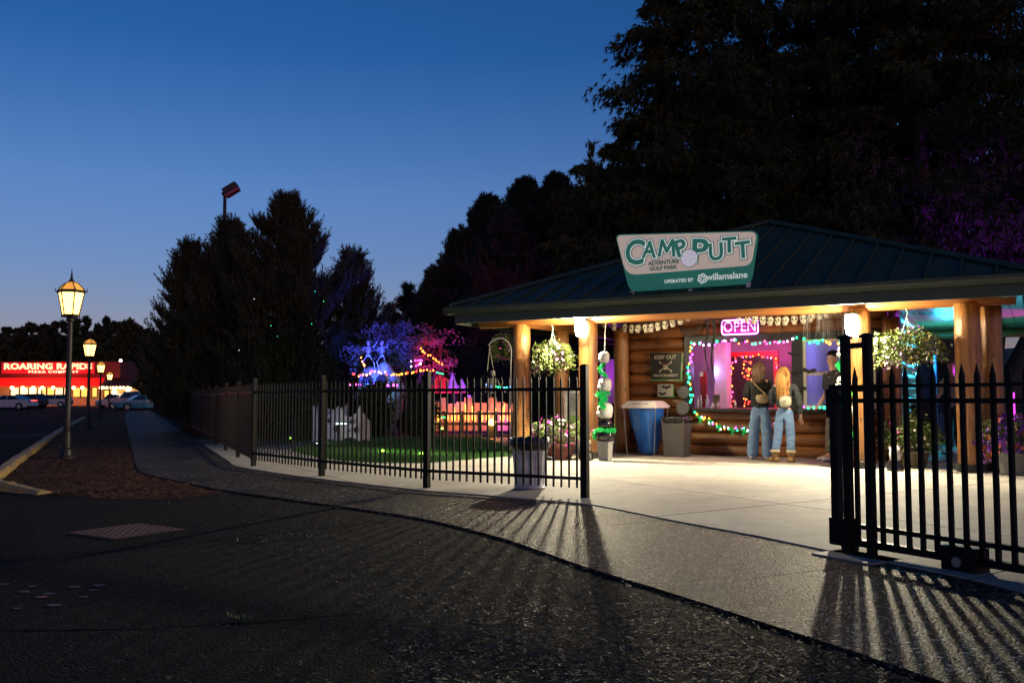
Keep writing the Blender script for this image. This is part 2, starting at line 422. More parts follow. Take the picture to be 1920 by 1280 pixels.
# the patio: concrete slabs with dark joints
def clip(poly, a, b):
    o = []; e = b - a
    side = lambda p: e.x * (p.y - a.y) - e.y * (p.x - a.x)
    for i in range(len(poly)):
        p, q = poly[i], poly[(i + 1) % len(poly)]; sp, sq = side(p), side(q)
        if sp >= 0: o.append(p)
        if (sp >= 0) != (sq >= 0): o.append(p.lerp(q, sp / (sp - sq)))
    return o
near = [p for p in ED if p.y < 24]
patio_out = [Vector((p.x, p.y, 0)) for p in near]
pend = patio_out[-1]
patio_out += [pend + Vector((1.6, .7, 0)), G(470, 842) + Vector((0, 0, 0)), G(540, 846), G(600, 862), G(700, 870), G(800, 871), G(900, 862), G(960, 857), Vector((-.9, 18.0, 0)), Vector((-.8, 26, 0)), Vector((16, 30, 0)), Vector((20, 12, 0)), Vector((10, 2.2, 0))]
sheet('patio_base', patio_out, .006, M_joint)
patio = tag(bpy.data.objects.new('patio', None), kind='structure'); C.objects.link(patio)
A1 = Vector((.46, -.888, 0)); A2 = Vector((.82, .57, 0)).normalized(); O0 = G(1467, 950); SP = 3.05; g = .009
for i in range(-5, 6):
    for j in range(-7, 5):
        c = [O0 + A1 * (i * SP + g) + A2 * (j * SP + g), O0 + A1 * ((i + 1) * SP - g) + A2 * (j * SP + g), O0 + A1 * ((i + 1) * SP - g) + A2 * ((j + 1) * SP - g), O0 + A1 * (i * SP + g) + A2 * ((j + 1) * SP - g)]
        poly = patio_out
        for k in range(4):
            poly = clip(poly, c[k], c[(k + 1) % 4])
            if len(poly) < 3: break
        if len(poly) < 3: continue
        q = []
        for p in poly:
            if not q or (p - q[-1]).length > .004: q.append(p)
        if len(q) < 3 or (q[0] - q[-1]).length < .004: q = q[:-1]
        if len(q) < 3: continue
        ar = abs(sum(a.x * b.y - b.x * a.y for a, b in zip(q, q[1:] + q[:1]))) / 2
        if ar < .05: continue
        mb = MB(); mb.slab([(p.x, p.y) for p in q], .008, .030); mb.build('concrete_slab', M_conc, patio)

# inner park: path and lawn
sheet('golf_park_ground', [(-3.0, 15.5), (-4.6, 17.5), (-36, 92), (30, 92), (40, 20), (20, 16)], .003, mat('dark_soil', (.035, .03, .024), .9, col2=(.02, .017, .014), scale=3))
LAWN = [G(548, 848), G(580, 857), G(640, 867), G(700, 871.5), G(800, 872), G(900, 863), G(975, 857), Vector((-.2, 19.5, 0)), Vector((-.6, 23, 0)), Vector((-3.5, 23.5, 0)), G(700, 818), G(600, 836)]
LAWN = [Vector((p.x, p.y, 0)) for p in LAWN]
sheet('lawn', LAWN, .034, M_grass)
PATH = [G(425, 852), G(475, 868), G(560, 852), G(600, 834), G(560, 832), G(480, 838), G(440, 842)]
sheet('garden_path', PATH, .012, M_concd)

# mulch and bark
KERB = [G(158, 784), G(130, 799), G(100, 818), G(65, 843), G(30, 868), G(5, 888), G(-18, 904), G(-12, 914), G(25, 921), G(84, 926)]
mul = [Vector((p.x, p.y, 0)) for p in KERB] + [G(180, 934), G(280, 938), G(360, 933), G(420, 925)] + [p for p in OUTER[14:]]
sheet('mulch_bed', mul, .004, M_mulch)
bark = [G(420, 926), G(360, 934), G(300, 945), G(345, 975), G(400, 1010), G(560, 1060), G(700, 1150), G(760, 1300), G(900, 1420), G(1700, 1420)] + [p for p in OUTER[3:14]]
seam = [G(-40, 1182), G(250, 1178), G(480, 1166), G(640, 1152), G(700, 1146)]; sw = [p + Vector((0, -.018, 0)) for p in seam[::-1]]
sheet('asphalt_seam', seam[::-1][::-1] + sw, .002, mat('seam_tar', (.006, .005, .005), .9, spec=.05))
# raised yellow kerb round the end of the bed
kc = spline([(p.x, p.y, .0) for p in KERB], 5)
kb = MB(); prof = [(-.09, 0), (-.08, .075), (-.05, .10), (.05, .10), (.08, .075), (.09, 0)]
vs, fs = [], []
for i, p in enumerate(kc):
    t = (kc[min(i + 1, len(kc) - 1)] - kc[max(0, i - 1)]).normalized(); n = Vector((t.y, -t.x, 0))
    for a, z in prof: vs.append(p + n * a * (1 + .06 * math.sin(i * 1.7)) + Vector((0, 0, z * (1 + .08 * math.sin(i * 2.3)) * min(1, .3 + .12 * (len(kc) - 1 - i)))))
for i in range(len(kc) - 1):
    for k in range(5): fs.append((i * 6 + k, i * 6 + k + 1, i * 6 + 7 + k, i * 6 + 6 + k))
fs += [(0, 1, 2, 3, 4, 5), tuple(len(vs) - 6 + k for k in (5, 4, 3, 2, 1, 0))]
kb.add(vs, fs); tag(kb.build('kerb', M_yellow), 'worn yellow kerb round the mulch bed', None, None, 'structure')
# parking bay lines
for a, b in ((G(0, 817), G(86, 816)), (G(60, 778), G(92, 779)), (G(-60, 789), G(20, 787))):
    d = (b - a).normalized(); n = Vector((-d.y, d.x, 0)) * .06
    sheet('parking_line', [a - n, b - n, b + n, a + n], .004, M_white_line)

# loose chips and straw on the beds (uncountable)
def scatter(name, poly, n, size, mats, z, bias=None):
    xs = [p.x for p in poly]; ys = [p.y for p in poly]; pts = []
    P = [(p.x, p.y) for p in poly]
    def inside(x, y):
        c = False; j = len(P) - 1
        for i in range(len(P)):
            if (P[i][1] > y) != (P[j][1] > y) and x < (P[j][0] - P[i][0]) * (y - P[i][1]) / (P[j][1] - P[i][1]) + P[i][0]: c = not c
            j = i
        return c
    y0, y1 = max(1.5, min(ys)), min(max(ys), 40); tries = 0
    while len(pts) < n and tries < n * 40:
        tries += 1
        t = rnd.random(); y = 1 / (1 / y0 + (1 / y1 - 1 / y0) * t); x = rnd.uniform(min(xs), max(xs))
        if inside(x, y): pts.append((x, y))
    p = np.array(pts); N = len(p); a = nr.uniform(0, math.pi * 2, N); L = size * nr.uniform(.5, 1.6, N); w = L * nr.uniform(.12, .35, N)
    tz = nr.uniform(-.35, .35, N)
    dx = np.stack([np.cos(a) * L, np.sin(a) * L, tz * L], 1) / 2; dy = np.stack([-np.sin(a) * w, np.cos(a) * w, nr.uniform(-.4, .4, N) * w], 1) / 2
    c = np.stack([p[:, 0], p[:, 1], np.full(N, z) + L * .22], 1)
    v = np.stack([c - dx - dy, c + dx - dy, c + dx + dy, c - dx + dy], 1).reshape(-1, 3)
    f = np.arange(4 * N).reshape(-1, 4)
    return tag(link(name, npmesh(name, v, f, mats, nr.integers(0, len(mats), N))), kind='stuff')
chipm = [mat('chip_dark', (.022, .018, .014), .7), mat('chip_grey', (.06, .052, .042), .6), mat('chip_brown', (.05, .03, .018), .7), mat('chip_dark_two', (.014, .012, .010), .7), mat('chip_straw', (.11, .095, .07), .7)]
scatter('loose_bark_debris', bark, 13000, .019, chipm, .005)['label'] = 'fine loose bark and straw on the dark bed'
scatter('loose_mulch_debris', mul, 6000, .04, [mat('mulch_chip', (.14, .055, .025), .8, spec=.1), mat('mulch_chip_dark', (.05, .022, .011), .8, spec=.1), mat('mulch_chip_pale', (.22, .12, .06), .8, spec=.1)], .006)['label'] = 'brown bark mulch chips round the lamp posts'
scatter('loose_straw', [Vector(p) for p in ((-1.4, 2.4, 0), (.5, 2.2, 0), (.3, 4.2, 0), (-1.5, 6.5, 0), (-3.0, 9.6, 0), (-4.6, 10.4, 0), (-3.4, 8.2, 0), (-2.2, 5.5, 0))], 3200, .016, chipm, .003)['label'] = 'thin straw spilled from the bed onto the asphalt'
scatter('loose_gravel', [Vector(p) for p in ((-6, 2.2, 0), (3, 2.2, 0), (3, 6, 0), (-2, 7.5, 0), (-6, 9, 0))], 2600, .013, [chipm[1], chipm[0], chipm[3]], .001)['label'] = 'scattered grit on the asphalt'
# weeds at the seam
def tuft(u, v, n, h, label):
    c = G(u, v); mb = MB()
    for k in range(n):
        a = rnd.uniform(0, 6.28); r = rnd.uniform(0, .07); p = Vector((math.cos(a) * r * 2, math.sin(a) * r, 0)); b = rnd.uniform(0, 6.28)
        tip = p + Vector((math.cos(b) * h * .5, math.sin(b) * h * .5, h * rnd.uniform(.6, 1.1))); w = Vector((-math.sin(b), math.cos(b), 0)) * .004
        mb.add([p - w, p + w, tip], [(0, 1, 2)])
    tag(mb.build('weed_tuft', M_grass, loc=(c.x, c.y, .008)), label, 'weed', 'weeds in the pavement cracks', 'stuff')
for u, v, n, h, l in ((470, 1016, 60, .03, 'low weed tuft in the dark bed beside the vault cover'), (570, 1008, 40, .03, 'small weed tuft in the bed towards the walk'), (460, 1162, 50, .03, 'weed tuft growing in the asphalt seam'), (1152, 957, 30, .02, 'tiny weed at the edge of the concrete patio'), (632, 953, 30, .03, 'weed tuft at the edge of the aggregate walk')): tuft(u, v, n, h, l)

# vault cover
vc = thing('vault_cover', 'square steel tread plate cover set in a concrete collar in the asphalt', 'cover', G(238, 997), R(-33))
mb = MB(); mb.bbox((-.335, -.345, .001), (.335, .345, .005)); mb.build('collar', mat('collar_dark', (.028, .024, .02), .9, spec=.1), vc)
mb = MB(); mb.bbox((-.30, -.31, .0055), (.30, .31, .009)); mb.build('plate', mat('worn_plate', (.07, .05, .035), .6, metal=.0, col2=(.04, .03, .02), scale=5), vc)
mb = MB()
for i in range(17):
    for j in range(17):
        x, y = -.285 + i * .0356, -.29 + j * .036
        mb.box((x, y, .0115), (.030, .013, .006), rot=Matrix.Rotation(R(45 if (i + j) % 2 else -45), 3, 'Z'))
tag(mb.build('tread_bar', mat('tread_worn', (.26, .17, .10), .6, spec=.2), vc), kind='stuff')
# paint chips / leaves on the asphalt
for k, (u, v, c) in enumerate(((78, 1120, 0), (44, 1110, 1), (92, 1114, 1), (175, 1107, 1), (155, 1120, 1), (100, 1135, 1), (140, 1101, 1), (60, 1100, 1), (30, 1142, 1), (8, 1096, 1), (185, 1098, 1))):
    mb = MB(); n = 9; r = rnd.uniform(.018, .04)
    poly = [(math.cos(2 * math.pi * i / n) * r * rnd.uniform(.6, 1.2), math.sin(2 * math.pi * i / n) * r * .7 * rnd.uniform(.6, 1.2)) for i in range(n)]
    mb.slab(poly, .002, .006)
    tag(mb.build('fallen_leaf', mat('leaf_red', (.2, .06, .04), .6) if c == 0 else mat('leaf_pale', (.09, .085, .075), .7), loc=G(u, v)), 'reddish fallen leaf on the asphalt' if c == 0 else ['', 'pale leaf just above the red leaf', 'pale leaf right of the red leaf', 'pale leaf farthest right but one among the fallen leaves', 'long pale leaf right and below the red leaf', 'pale leaf below the red leaf', 'pale leaf behind the others in the middle', 'pale leaf behind and left of the red leaf', 'pale leaf nearest the camera at the left', 'pale leaf at the left picture edge', 'pale leaf farthest right on the asphalt'][k], 'leaf', 'fallen leaves on the asphalt')
# grass blades on the lawn
scat = scatter('lawn_grass', LAWN, 22000, .07, [M_grass, mat('grass_light', (.07, .19, .035), .6), mat('grass_dark', (.03, .09, .02), .6)], .035)
scat['label'] = 'short green lawn behind the railings'
me = scat.data; co = np.empty(len(me.vertices) * 3, np.float32); me.vertices.foreach_get('co', co); co = co.reshape(-1, 4, 3)
mid = co.mean(1, keepdims=True); up = nr.uniform(.04, .09, (len(co), 1)).astype(np.float32)
base = np.array(mid); base[..., 2] = .033
co[:, 0] = base[:, 0] + np.stack([np.full(len(co), -.006), np.zeros(len(co)), np.zeros(len(co))], 1); co[:, 1] = base[:, 0] + np.stack([np.full(len(co), .006), np.zeros(len(co)), np.zeros(len(co))], 1)
tipx = nr.uniform(-.03, .03, (len(co), 2))
co[:, 2] = base[:, 0] + np.stack([tipx[:, 0] + .001, tipx[:, 1], up[:, 0]], 1); co[:, 3] = base[:, 0] + np.stack([tipx[:, 0] - .001, tipx[:, 1], up[:, 0]], 1)
me.vertices.foreach_set('co', co.astype(np.float32).ravel()); me.update()
# ------------------------------------------------------------------ the log kiosk with its hipped porch roof
kiosk = bthing('log_kiosk', 'log cabin ticket kiosk under a wide green metal hip roof on log columns', 'building', 0, 0)
S0, S1, D0, D1, ZE = -2.43, 6.78, -.72, 8.46, 2.71
APEX = Vector((2.2, 3.86, 4.56))
def part_empty(name, parent):
    o = bpy.data.objects.new(name, None); C.objects.link(o); o.parent = parent; o.empty_display_size = .1; return o
roofp = part_empty('roof', kiosk)
cor = [Vector((S0, D0, ZE)), Vector((S1, D0, ZE)), Vector((S1, D1, ZE)), Vector((S0, D1, ZE))]
ribs = MB()
for k in range(4):
    P, Q = cor[k], cor[(k + 1) % 4]; W = (Q - P).length; ax = (Q - P).normalized()
    tm = (APEX - P).dot(ax) / W; up = APEX - (P + (Q - P) * tm); nrmv = ax.cross(up).normalized()
    n = 21
    hh = lambda t: min(t / tm, (1 - t) / (1 - tm))
    PT = lambda t, h: P + (Q - P) * t + up * h
    for i in range(n):
        t0, t1 = i / n, (i + 1) / n; g0 = .0012
        pts = [(t0 + g0, 0), (t1 - g0, 0), (t1 - g0, hh(t1 - g0))]
        if t0 < tm < t1: pts.append((tm, 1))
        pts.append((t0 + g0, hh(t0 + g0)))
        if hh(t1 - g0) < .004: pts = [(t0 + g0, 0), (t1 - g0, 0), (t0 + g0, hh(t0 + g0))]
        top = [PT(*p) for p in pts]; bot = [p - nrmv * .02 for p in top]; m = len(top)
        mb = MB(); mb.add(top + bot, [tuple(range(m)), tuple(range(2 * m - 1, m - 1, -1))] + [(j, m + j, m + (j + 1) % m, (j + 1) % m) for j in range(m)])
        mb.build('roof_panel', M_roof, roofp)
        if i:
            a, b = PT(t0, 0), PT(t0, max(.01, hh(t0) - .008)); w = ax * .014; h = nrmv * .045
            rb = MB(); rb.add([a - w, a + w, a + w + h, a - w + h, b - w, b + w, b + w + h, b - w + h], [(0, 1, 2, 3), (5, 4, 7, 6), (1, 5, 6, 2), (4, 0, 3, 7), (3, 2, 6, 7)])
            rb.build('seam', M_roof, roofp)
    mb = MB(); mb.tube([P + Vector((0, 0, .03)), APEX + Vector((0, 0, .05))], .07, 6, flat=.6); mb.build('hip_cap', M_roof, roofp)
# gutter, fascia
for k in range(4):
    P, Q = cor[k], cor[(k + 1) % 4]; ax = (Q - P).normalized(); o = Vector((ax.y, -ax.x, 0))
    e = .09 if k % 2 == 0 else -.002
    prof = [(.0, -.13), (.055, -.13), (.07, -.09), (.085, -.06), (.09, -.012), (.075, -.006), (.07, -.02), (.0, -.02)]
    vs = []
    for T, sgn in ((P, -1), (Q, 1)):
        for a, z in prof: vs.append(T + ax * sgn * e + o * a + Vector((0, 0, z)))
    m = len(prof); mb = MB(); mb.add(vs, [tuple(range(m - 1, -1, -1)), tuple(range(m, 2 * m))] + [(j, (j + 1) % m, m + (j + 1) % m, m + j) for j in range(m)])
    mb.build('gutter', M_fascia, kiosk)
    a, b = P - ax * -.12 - o * .035, Q - ax * .12 - o * .035
    mb = MB(); c = (a + b) / 2 + Vector((0, 0, -.215)); L = (b - a).length - (.06 if k % 2 else 0)
    mb.box(c, (L, .045, .17), rot=Matrix.Rotation(math.atan2(ax.y, ax.x), 3, 'Z')); mb.build('fascia', M_fascia, kiosk)
# soffit boards
sof = part_empty('soffit', kiosk)
nb = 44
for i in range(nb):
    x0 = S0 + .16 + (S1 - S0 - .32) * i / nb; x1 = S0 + .16 + (S1 - S0 - .32) * (i + 1) / nb
    mb = MB(); mb.bbox((x0 + .004, D0 + .1, 2.56), (x1 - .004, D1 - .1, 2.60)); mb.build('soffit_board', M_soffit, sof)
# columns and beams
def log_mesh(p0, p1, r, seed, n=18, seg=9, amp=.05):
    q = random.Random(seed); mb = MB(); P = [Vector(p0).lerp(Vector(p1), i / seg) for i in range(seg + 1)]
    rad = [r * (1 + q.uniform(-amp, amp)) for _ in P]; mb.tube(P, rad, n)
    ph = [q.uniform(0, 6.28) for _ in range(4)]
    for i, v in enumerate(mb.v):
        k = i % n; a = 2 * math.pi * k / n; c = P[i // n]
        f = 1 + .02 * math.sin(3 * a + ph[0]) + .015 * math.sin(7 * a + ph[1] + i // n * .4)
        mb.v[i] = tuple(c + (Vector(v) - c) * f)
    return mb
COLS = [(-1.335, 0, .155), (0, 0, .165), (4.48, 0, .165), (5.93, 0, .175), (6.2, .42, .16), (-1.335, 1.6, .15), (-1.335, 5, .15), (-1.335, 7.6, .15), (5.93, 3.6, .15), (5.93, 7.6, .16), (2.3, 7.6, .15)]
for i, (s, d, r) in enumerate(COLS):
    c = log_mesh((s, d, .03), (s, d, 2.40), r, 40 + i).build('column', M_post, kiosk, True)
    mb = MB(); mb.lathe([(r + .01, .028), (r + .018, .04), (r + .018, .13), (r + .004, .14)], 18, (s, d, 0)); mb.build('column_shoe', M_iron, c)
for a, b in (((-2.2, 0, 2.46), (6.55, 0, 2.46)), ((-1.335, .1, 2.46), (-1.335, 8, 2.46)), ((5.93, .1, 2.46), (5.93, 8, 2.46)), ((-2.2, 7.6, 2.46), (6.55, 7.6, 2.46))):
    log_mesh(a, b, .105, 9, 12, 12, .03).build('beam', M_beam, kiosk, True)
# walls of logs
WD = 1.95
wl, wb = BP(1297, 766, WD); wr, _ = BP(1487, 766, WD); _, wt = BP(1380, 640, WD)
wb, wt = .88, 2.09
xl, _ = BP(1507, 757, WD); xr = 4.42
KL, KR, KB = -.10, 4.62, 5.6
front = part_empty('log_wall', kiosk)
rowz = [.11 + .22 * k for k in range(12)]
def logx(s0, s1, z, d, seed, par):
    log_mesh((s0, d, z), (s1, d, z), .122, seed, 14, 8, .035).build('log', M_wood, par, True)
for k, z in enumerate(rowz):
    if z < wb or z > wt: logx(KL, KR, z, WD + .11, k, front)
    else:
        logx(KL, wl - .10, z, WD + .11, 30 + k, front); logx(xr + .06, KR, z, WD + .11, 60 + k, front)
    log_mesh((KL, WD + .2, z + .0), (KL, KB, z), .118, 90 + k, 12, 6, .03).build('log', M_wood, front, True)
    log_mesh((KR, WD + .2, z + .0), (KR, KB, z), .118, 120 + k, 12, 6, .03).build('log', M_wood, front, True)
    logx(KL, KR, z, KB, 150 + k, front)
log_mesh((KL - .1, WD - .02, .03), (KL - .1, WD - .02, 2.42), .15, 7).build('corner_post', M_post, kiosk, True)
log_mesh((KR + .06, WD - .02, .03), (KR + .06, WD - .02, 2.42), .15, 8).build('corner_post', M_wood, kiosk, True)
mb = MB()
mb.bbox((KL + .05, WD + .08, .03), (KR - .05, WD + .10, wb - .03)); mb.bbox((KL + .05, WD + .08, wb - .03), (wl - .1, WD + .10, wt)); mb.bbox((KL + .05, WD + .08, wt + .1), (KR - .05, WD + .10, 2.55))
mb.build('chinking', M_groove, kiosk)
# window trim
ft = part_empty('window_frame', kiosk); TD = .1
def trim(a, b, m=M_trim, nm='trim_board', par=None):
    mb = MB(); mb.bbox(a, b); return mb.build(nm, m, par or ft)
trim((wl - .12, WD - .035, wb), (wl, WD + .16, wt)); trim((wr, WD - .035, wb), (xl, WD + .16, wt))
trim((wl - .12, WD - .04, wt), (xr + .07, WD + .16, wt + .13)); trim((xr, WD - .035, wb), (xr + .07, WD + .16, wt))
trim((wl - .2, WD - .16, wb - .055), (xr + .1, WD + .3, wb - .002), nm='counter_ledge')
# right sash window
wz0, wz1 = wb + .06, wt - .04
sash = part_empty('sash_window', kiosk)
M_cream = mat('sash_cream', (.62, .58, .47), .5)
for a, b in (((xl + .0, WD - .02, wz0 - .055), (xr, WD + .05, wz0)), ((xl, WD - .02, wz1), (xr, WD + .05, wz1 + .035)), ((xl + .002, WD - .018, wz0), (xl + .055, WD + .05, wz1)), ((xr - .055, WD - .018, wz0), (xr - .002, WD + .05, wz1)), ((xl + .055, WD - .005, (wz0 + wz1) / 2 - .03), (xr - .055, WD + .045, (wz0 + wz1) / 2 + .03))):
    trim(a, b, M_cream, 'sash_rail', sash)
gl = glassmat('window_glass', (.6, .65, .8), .1)
for z0, z1 in ((wz0, (wz0 + wz1) / 2 - .03), ((wz0 + wz1) / 2 + .03, wz1)):
    mb = MB(); mb.bbox((xl + .055, WD + .015, z0), (xr - .055, WD + .02, z1)); mb.build('pane', gl, sash)
# room behind the counter
M_room = mat('room_wall', (.62, .6, .62), .7, col2=(.55, .53, .56), scale=2)
RD = 4.6
mb = MB()
mb.bbox((KL + .14, WD + .17, .005), (KR - .14, RD, .03)); mb.bbox((KL + .14, RD, .03), (KR - .14, RD + .04, 2.45)); mb.bbox((KL + .13, WD + .17, .03), (KL + .17, RD, 2.45)); mb.bbox((KR - .17, WD + .17, .03), (KR - .13, RD, 2.45))
mb.bbox((KL + .14, WD + .17, 2.42), (KR - .14, RD, 2.45)); mb.build('room_lining', M_room, kiosk)
mb = MB(); mb.bbox((wr + .03, WD + .17, .03), (wr + .09, RD, 2.42)); mb.build('added_partition', M_room, kiosk)  # wall added to keep the pink light out of the sash window's room
# partition with a dark doorway, red surround
px0, _ = BP(1372, 700, 3.6); px1, _ = BP(1452, 700, 3.6); _, pz = BP(1400, 668, 3.6)
dr = part_empty('inner_doorway', kiosk)
trim((px0, 3.58, .03), (px1, 3.66, pz), mat('inner_door_black', (.015, .013, .016), .4), 'door_leaf', dr)
for a, b in (((px0 - .09, 3.55, .03), (px0, 3.62, pz + .09)), ((px1, 3.55, .03), (px1 + .09, 3.62, pz + .09)), ((px0, 3.55, pz), (px1, 3.62, pz + .09))): trim(a, b, mat('door_surround_red', (.5, .03, .03), .5), 'door_surround', dr)
qx, _ = BP(1345, 700, 3.2); qx1, _ = BP(1368, 700, 3.2)
trim((qx, 3.0, .03), (qx1, 3.3, 2.4), M_room, 'partition_post', dr)
# sockets for room lights: LED strip above the counter, inside
led = MB(); led.bbox((wl + .1, WD + .25, 2.36), (wr - .1, WD + .28, 2.385)); led.build('led_strip', emit('led_magenta', (1, .12, .55), 14), kiosk)
led = MB(); led.bbox((xl + .02, WD + .25, 2.36), (xr - .02, WD + .28, 2.385)); led.build('led_strip', emit('led_violet', (.35, .16, 1), 14), kiosk)
light('POINT', 'room_light', BW((wl + wr) / 2 + .1, 2.75, 2.2), 70, (1, .10, .42), kiosk, .12)
light('POINT', 'room_light', BW(wl + .1, 3.0, 1.6), 16, (.42, .34, 1), kiosk, .12)
light('POINT', 'room_light', BW((xl + xr) / 2, 3.1, 2.0), 22, (.20, .16, 1), kiosk, .12)

# sconces on the two middle columns
def sconce(s, d, z, label, power):
    t = bthing('porch_sconce', label, 'wall lamp', s, d, z, 'porch sconces on the columns')
    mb = MB(); mb.lathe([(.055, -.02), (.06, -.01), (.06, .02), (.03, .03)], 16, (0, 0, .10)); mb.bbox((-.045, .02, .02), (.045, .12, .13)); mb.build('bracket', M_iron, t)
    mb = MB(); mb.lathe([(.03, -.23), (.075, -.20), (.095, -.1), (.095, .03), (.08, .08)], 16); g = mb.build('glass_globe', emit('sconce_glow', (1, .93, .78), 60), t, True)
    mb = MB()
    for k in range(4):
        a = math.pi / 4 + math.pi / 2 * k; mb.tube([(math.cos(a) * .068, math.sin(a) * .102, .09), (math.cos(a) * .102, math.sin(a) * .102, -.14), (math.cos(a) * .03, math.sin(a) * .03, -.22)], .004, 5)
    mb.build('guard', M_iron, t)
    p = BW(s, d - .16, z - .04)
    mb = MB(); mb.lathe([(.105, .075), (.11, .09), (.05, .12)], 16); mb.build('hood', M_iron, t)
    light('SPOT', 'sconce_beam', p, power, (1, .88, .62), t, .06, BW(s, d - 3.0, z - 1.25), 172, .12)
    light('POINT', 'sconce_light', p, power * .42, (1, .82, .5), t, .06)
bz = BP(1097, 606, -.27)[1]
sconce(-.02, -.27, bz, 'glaring white sconce on the column beside the skull totem, by the gate post', 1000)
sconce(4.42, -.27, BP(1607, 600, -.27)[1], 'glaring white sconce on the column behind the sliding gate', 1000)

# ------------------------------------------------------------------ roof sign
SD = -.62
def sp(cx, cy): # point of the sign from the photograph's own 5.333x crop
    return BP(1100 + cx / 5.333, 400 + cy / 5.333, SD)
so, sz = BP(1290, 545, SD)
sign = bthing('roof_sign', 'cream and green shield-shaped sign reading CAMP PUTT above the porch eave', 'sign', so, SD, 2.72)
def rel(cx, cy): s, z = sp(cx, cy); return (s - so, z - 2.72)
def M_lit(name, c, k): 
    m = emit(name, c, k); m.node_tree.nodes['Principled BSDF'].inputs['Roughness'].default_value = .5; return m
SK = .45  # self-glow added to the sign faces, as if lit from inside
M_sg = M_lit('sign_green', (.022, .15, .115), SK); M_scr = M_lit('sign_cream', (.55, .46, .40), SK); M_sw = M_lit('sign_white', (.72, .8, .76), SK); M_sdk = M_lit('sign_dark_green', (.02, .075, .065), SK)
def rounded(pts, rfrac=.35, n=5):
    o = []
    for i, (p, r) in enumerate(pts):
        p = Vector(p); a = Vector(pts[i - 1][0]); b = Vector(pts[(i + 1) % len(pts)][0])
        p0 = p + (a - p).normalized() * r; p1 = p + (b - p).normalized() * r
        for k in range(n + 1):
            t = k / n; o.append(tuple(p0 * (1 - t) ** 2 + p * 2 * t * (1 - t) + p1 * t * t))
    return o
outer = rounded([(rel(285, 212), .1), (rel(1715, 172), .12), (rel(1640, 702), .13), (rel(430, 782), .13)])
cream = rounded([(rel(297, 222), .1), (rel(1705, 184), .11), (rel(1648, 520), .12), (rel(396, 620), .2)])
mb = MB(); mb.plate(outer, 0, .07); mb.build('sign_board', M_sg, sign)
mb = MB(); mb.plate(cream, -.006, -.001); mb.build('cream_panel', M_scr, sign)
for cx, cy in ((450, 790), (1032, 775), (1612, 705)):
    x, z = rel(cx, cy); mb = MB(); mb.bbox((x - .03, .01, z - .14), (x + .03, .05, z + .03)); mb.build('bracket', M_white, sign)
for ch, cx, cy, w, h, roll in (('C', 487, 388, 205, 262, -6), ('A', 632, 362, 150, 172, -5), ('M', 808, 348, 178, 178, -4), ('P', 948, 345, 112, 172, 16), ('P', 1140, 372, 165, 232, -4), ('U', 1297, 385, 138, 172, 2), ('T', 1430, 318, 138, 150, 0), ('T', 1566, 365, 142, 162, 3)):
    x, z = rel(cx, cy)
    if ch == 'M':
        k = .0084 / 5.333; pm_ = [(-.5, -.5), (-.36, .5), (.0, -.22), (.36, .5), (.5, -.5)]; pm_ = [Vector((a * 158 * k, 0, b * 160 * k)) for a, b in pm_]
        for hw, y, m, nm in ((.058, -.010, M_sdk, 'letter_dark_edge'), (.046, -.016, M_sw, 'letter_outline'), (.027, -.022, M_sg, 'letter')):  # the widest layer is a dark green outline round the letter
            mb = MB()
            for q_, (a, b) in enumerate(zip(pm_, pm_[1:])):
                d = (b - a).normalized(); n_ = Vector((-d.z, 0, d.x)) * hw; a2, b2 = a - d * hw * .5, b + d * hw * .5; o_ = Vector((0, -q_ * .0006, 0))
                mb.add([a2 - n_ + o_, b2 - n_ + o_, b2 + n_ + o_, a2 + n_ + o_], [(0, 1, 2, 3)])
            o = mb.build(nm, m, sign, loc=(x, y, z)); o.rotation_euler = (0, -R(roll), 0)
        continue
    b0 = -.012 if ch == 'M' else .016; ref = textmesh(ch, 1.0, .1, b0); bx = [v.co.x for v in ref.vertices]; by = [v.co.y for v in ref.vertices]; k = .0084 / 5.333
    kx, ky = w * k / (max(bx) - min(bx)), h * k / (max(by) - min(by)); mx, my = (max(bx) + min(bx)) / 2, (max(by) + min(by)) / 2
    for off, y, m, nm in ((.036, -.010, M_sdk, 'letter_dark_edge'), (.024, -.016, M_sw, 'letter_outline'), (.004, -.022, M_sg, 'letter')):
        me = textmesh(ch, 1.0, .003, b0 + off * (.75 if ch == 'M' else 1) / max(kx, ky), mats=m)
        for v in me.vertices: v.co.x = (v.co.x - mx) * kx; v.co.y = (v.co.y - my) * ky
        o = link(nm, me, sign, (x, y, z)); o.rotation_euler = (R(90), -R(roll), 0)
x, z = rel(1032, 450); rb = 86 / 5.333 * .0083
ball = MB(); ball.plate([(x + math.cos(k * .2618) * rb, z + math.sin(k * .2618) * rb) for k in range(24)], -.030, -.026); bo = ball.build('golf_ball', M_lit('ball_white', (.68, .68, .78), SK), sign)
ball = MB()
ball.plate([(x + math.cos(k * .2618) * rb * 1.07, z + math.sin(k * .2618) * rb * 1.07) for k in range(24)], -.0255, -.024); ball.build('ball_outline', M_sdk, sign)
dm = MB()
for i in range(-5, 6):
    for j in range(-5, 6):
        a, b = (i + .5 * (j % 2)) * rb / 5, j * rb / 5.5
        if a * a + b * b < (rb * .88) ** 2: dm.plate([(x + a + math.cos(k * 1.047) * .009, z + b + math.sin(k * 1.047) * .007) for k in range(6)], -.032, -.030)
dm.build('dimples', M_lit('ball_dimple', (.4, .4, .5), SK), bo)
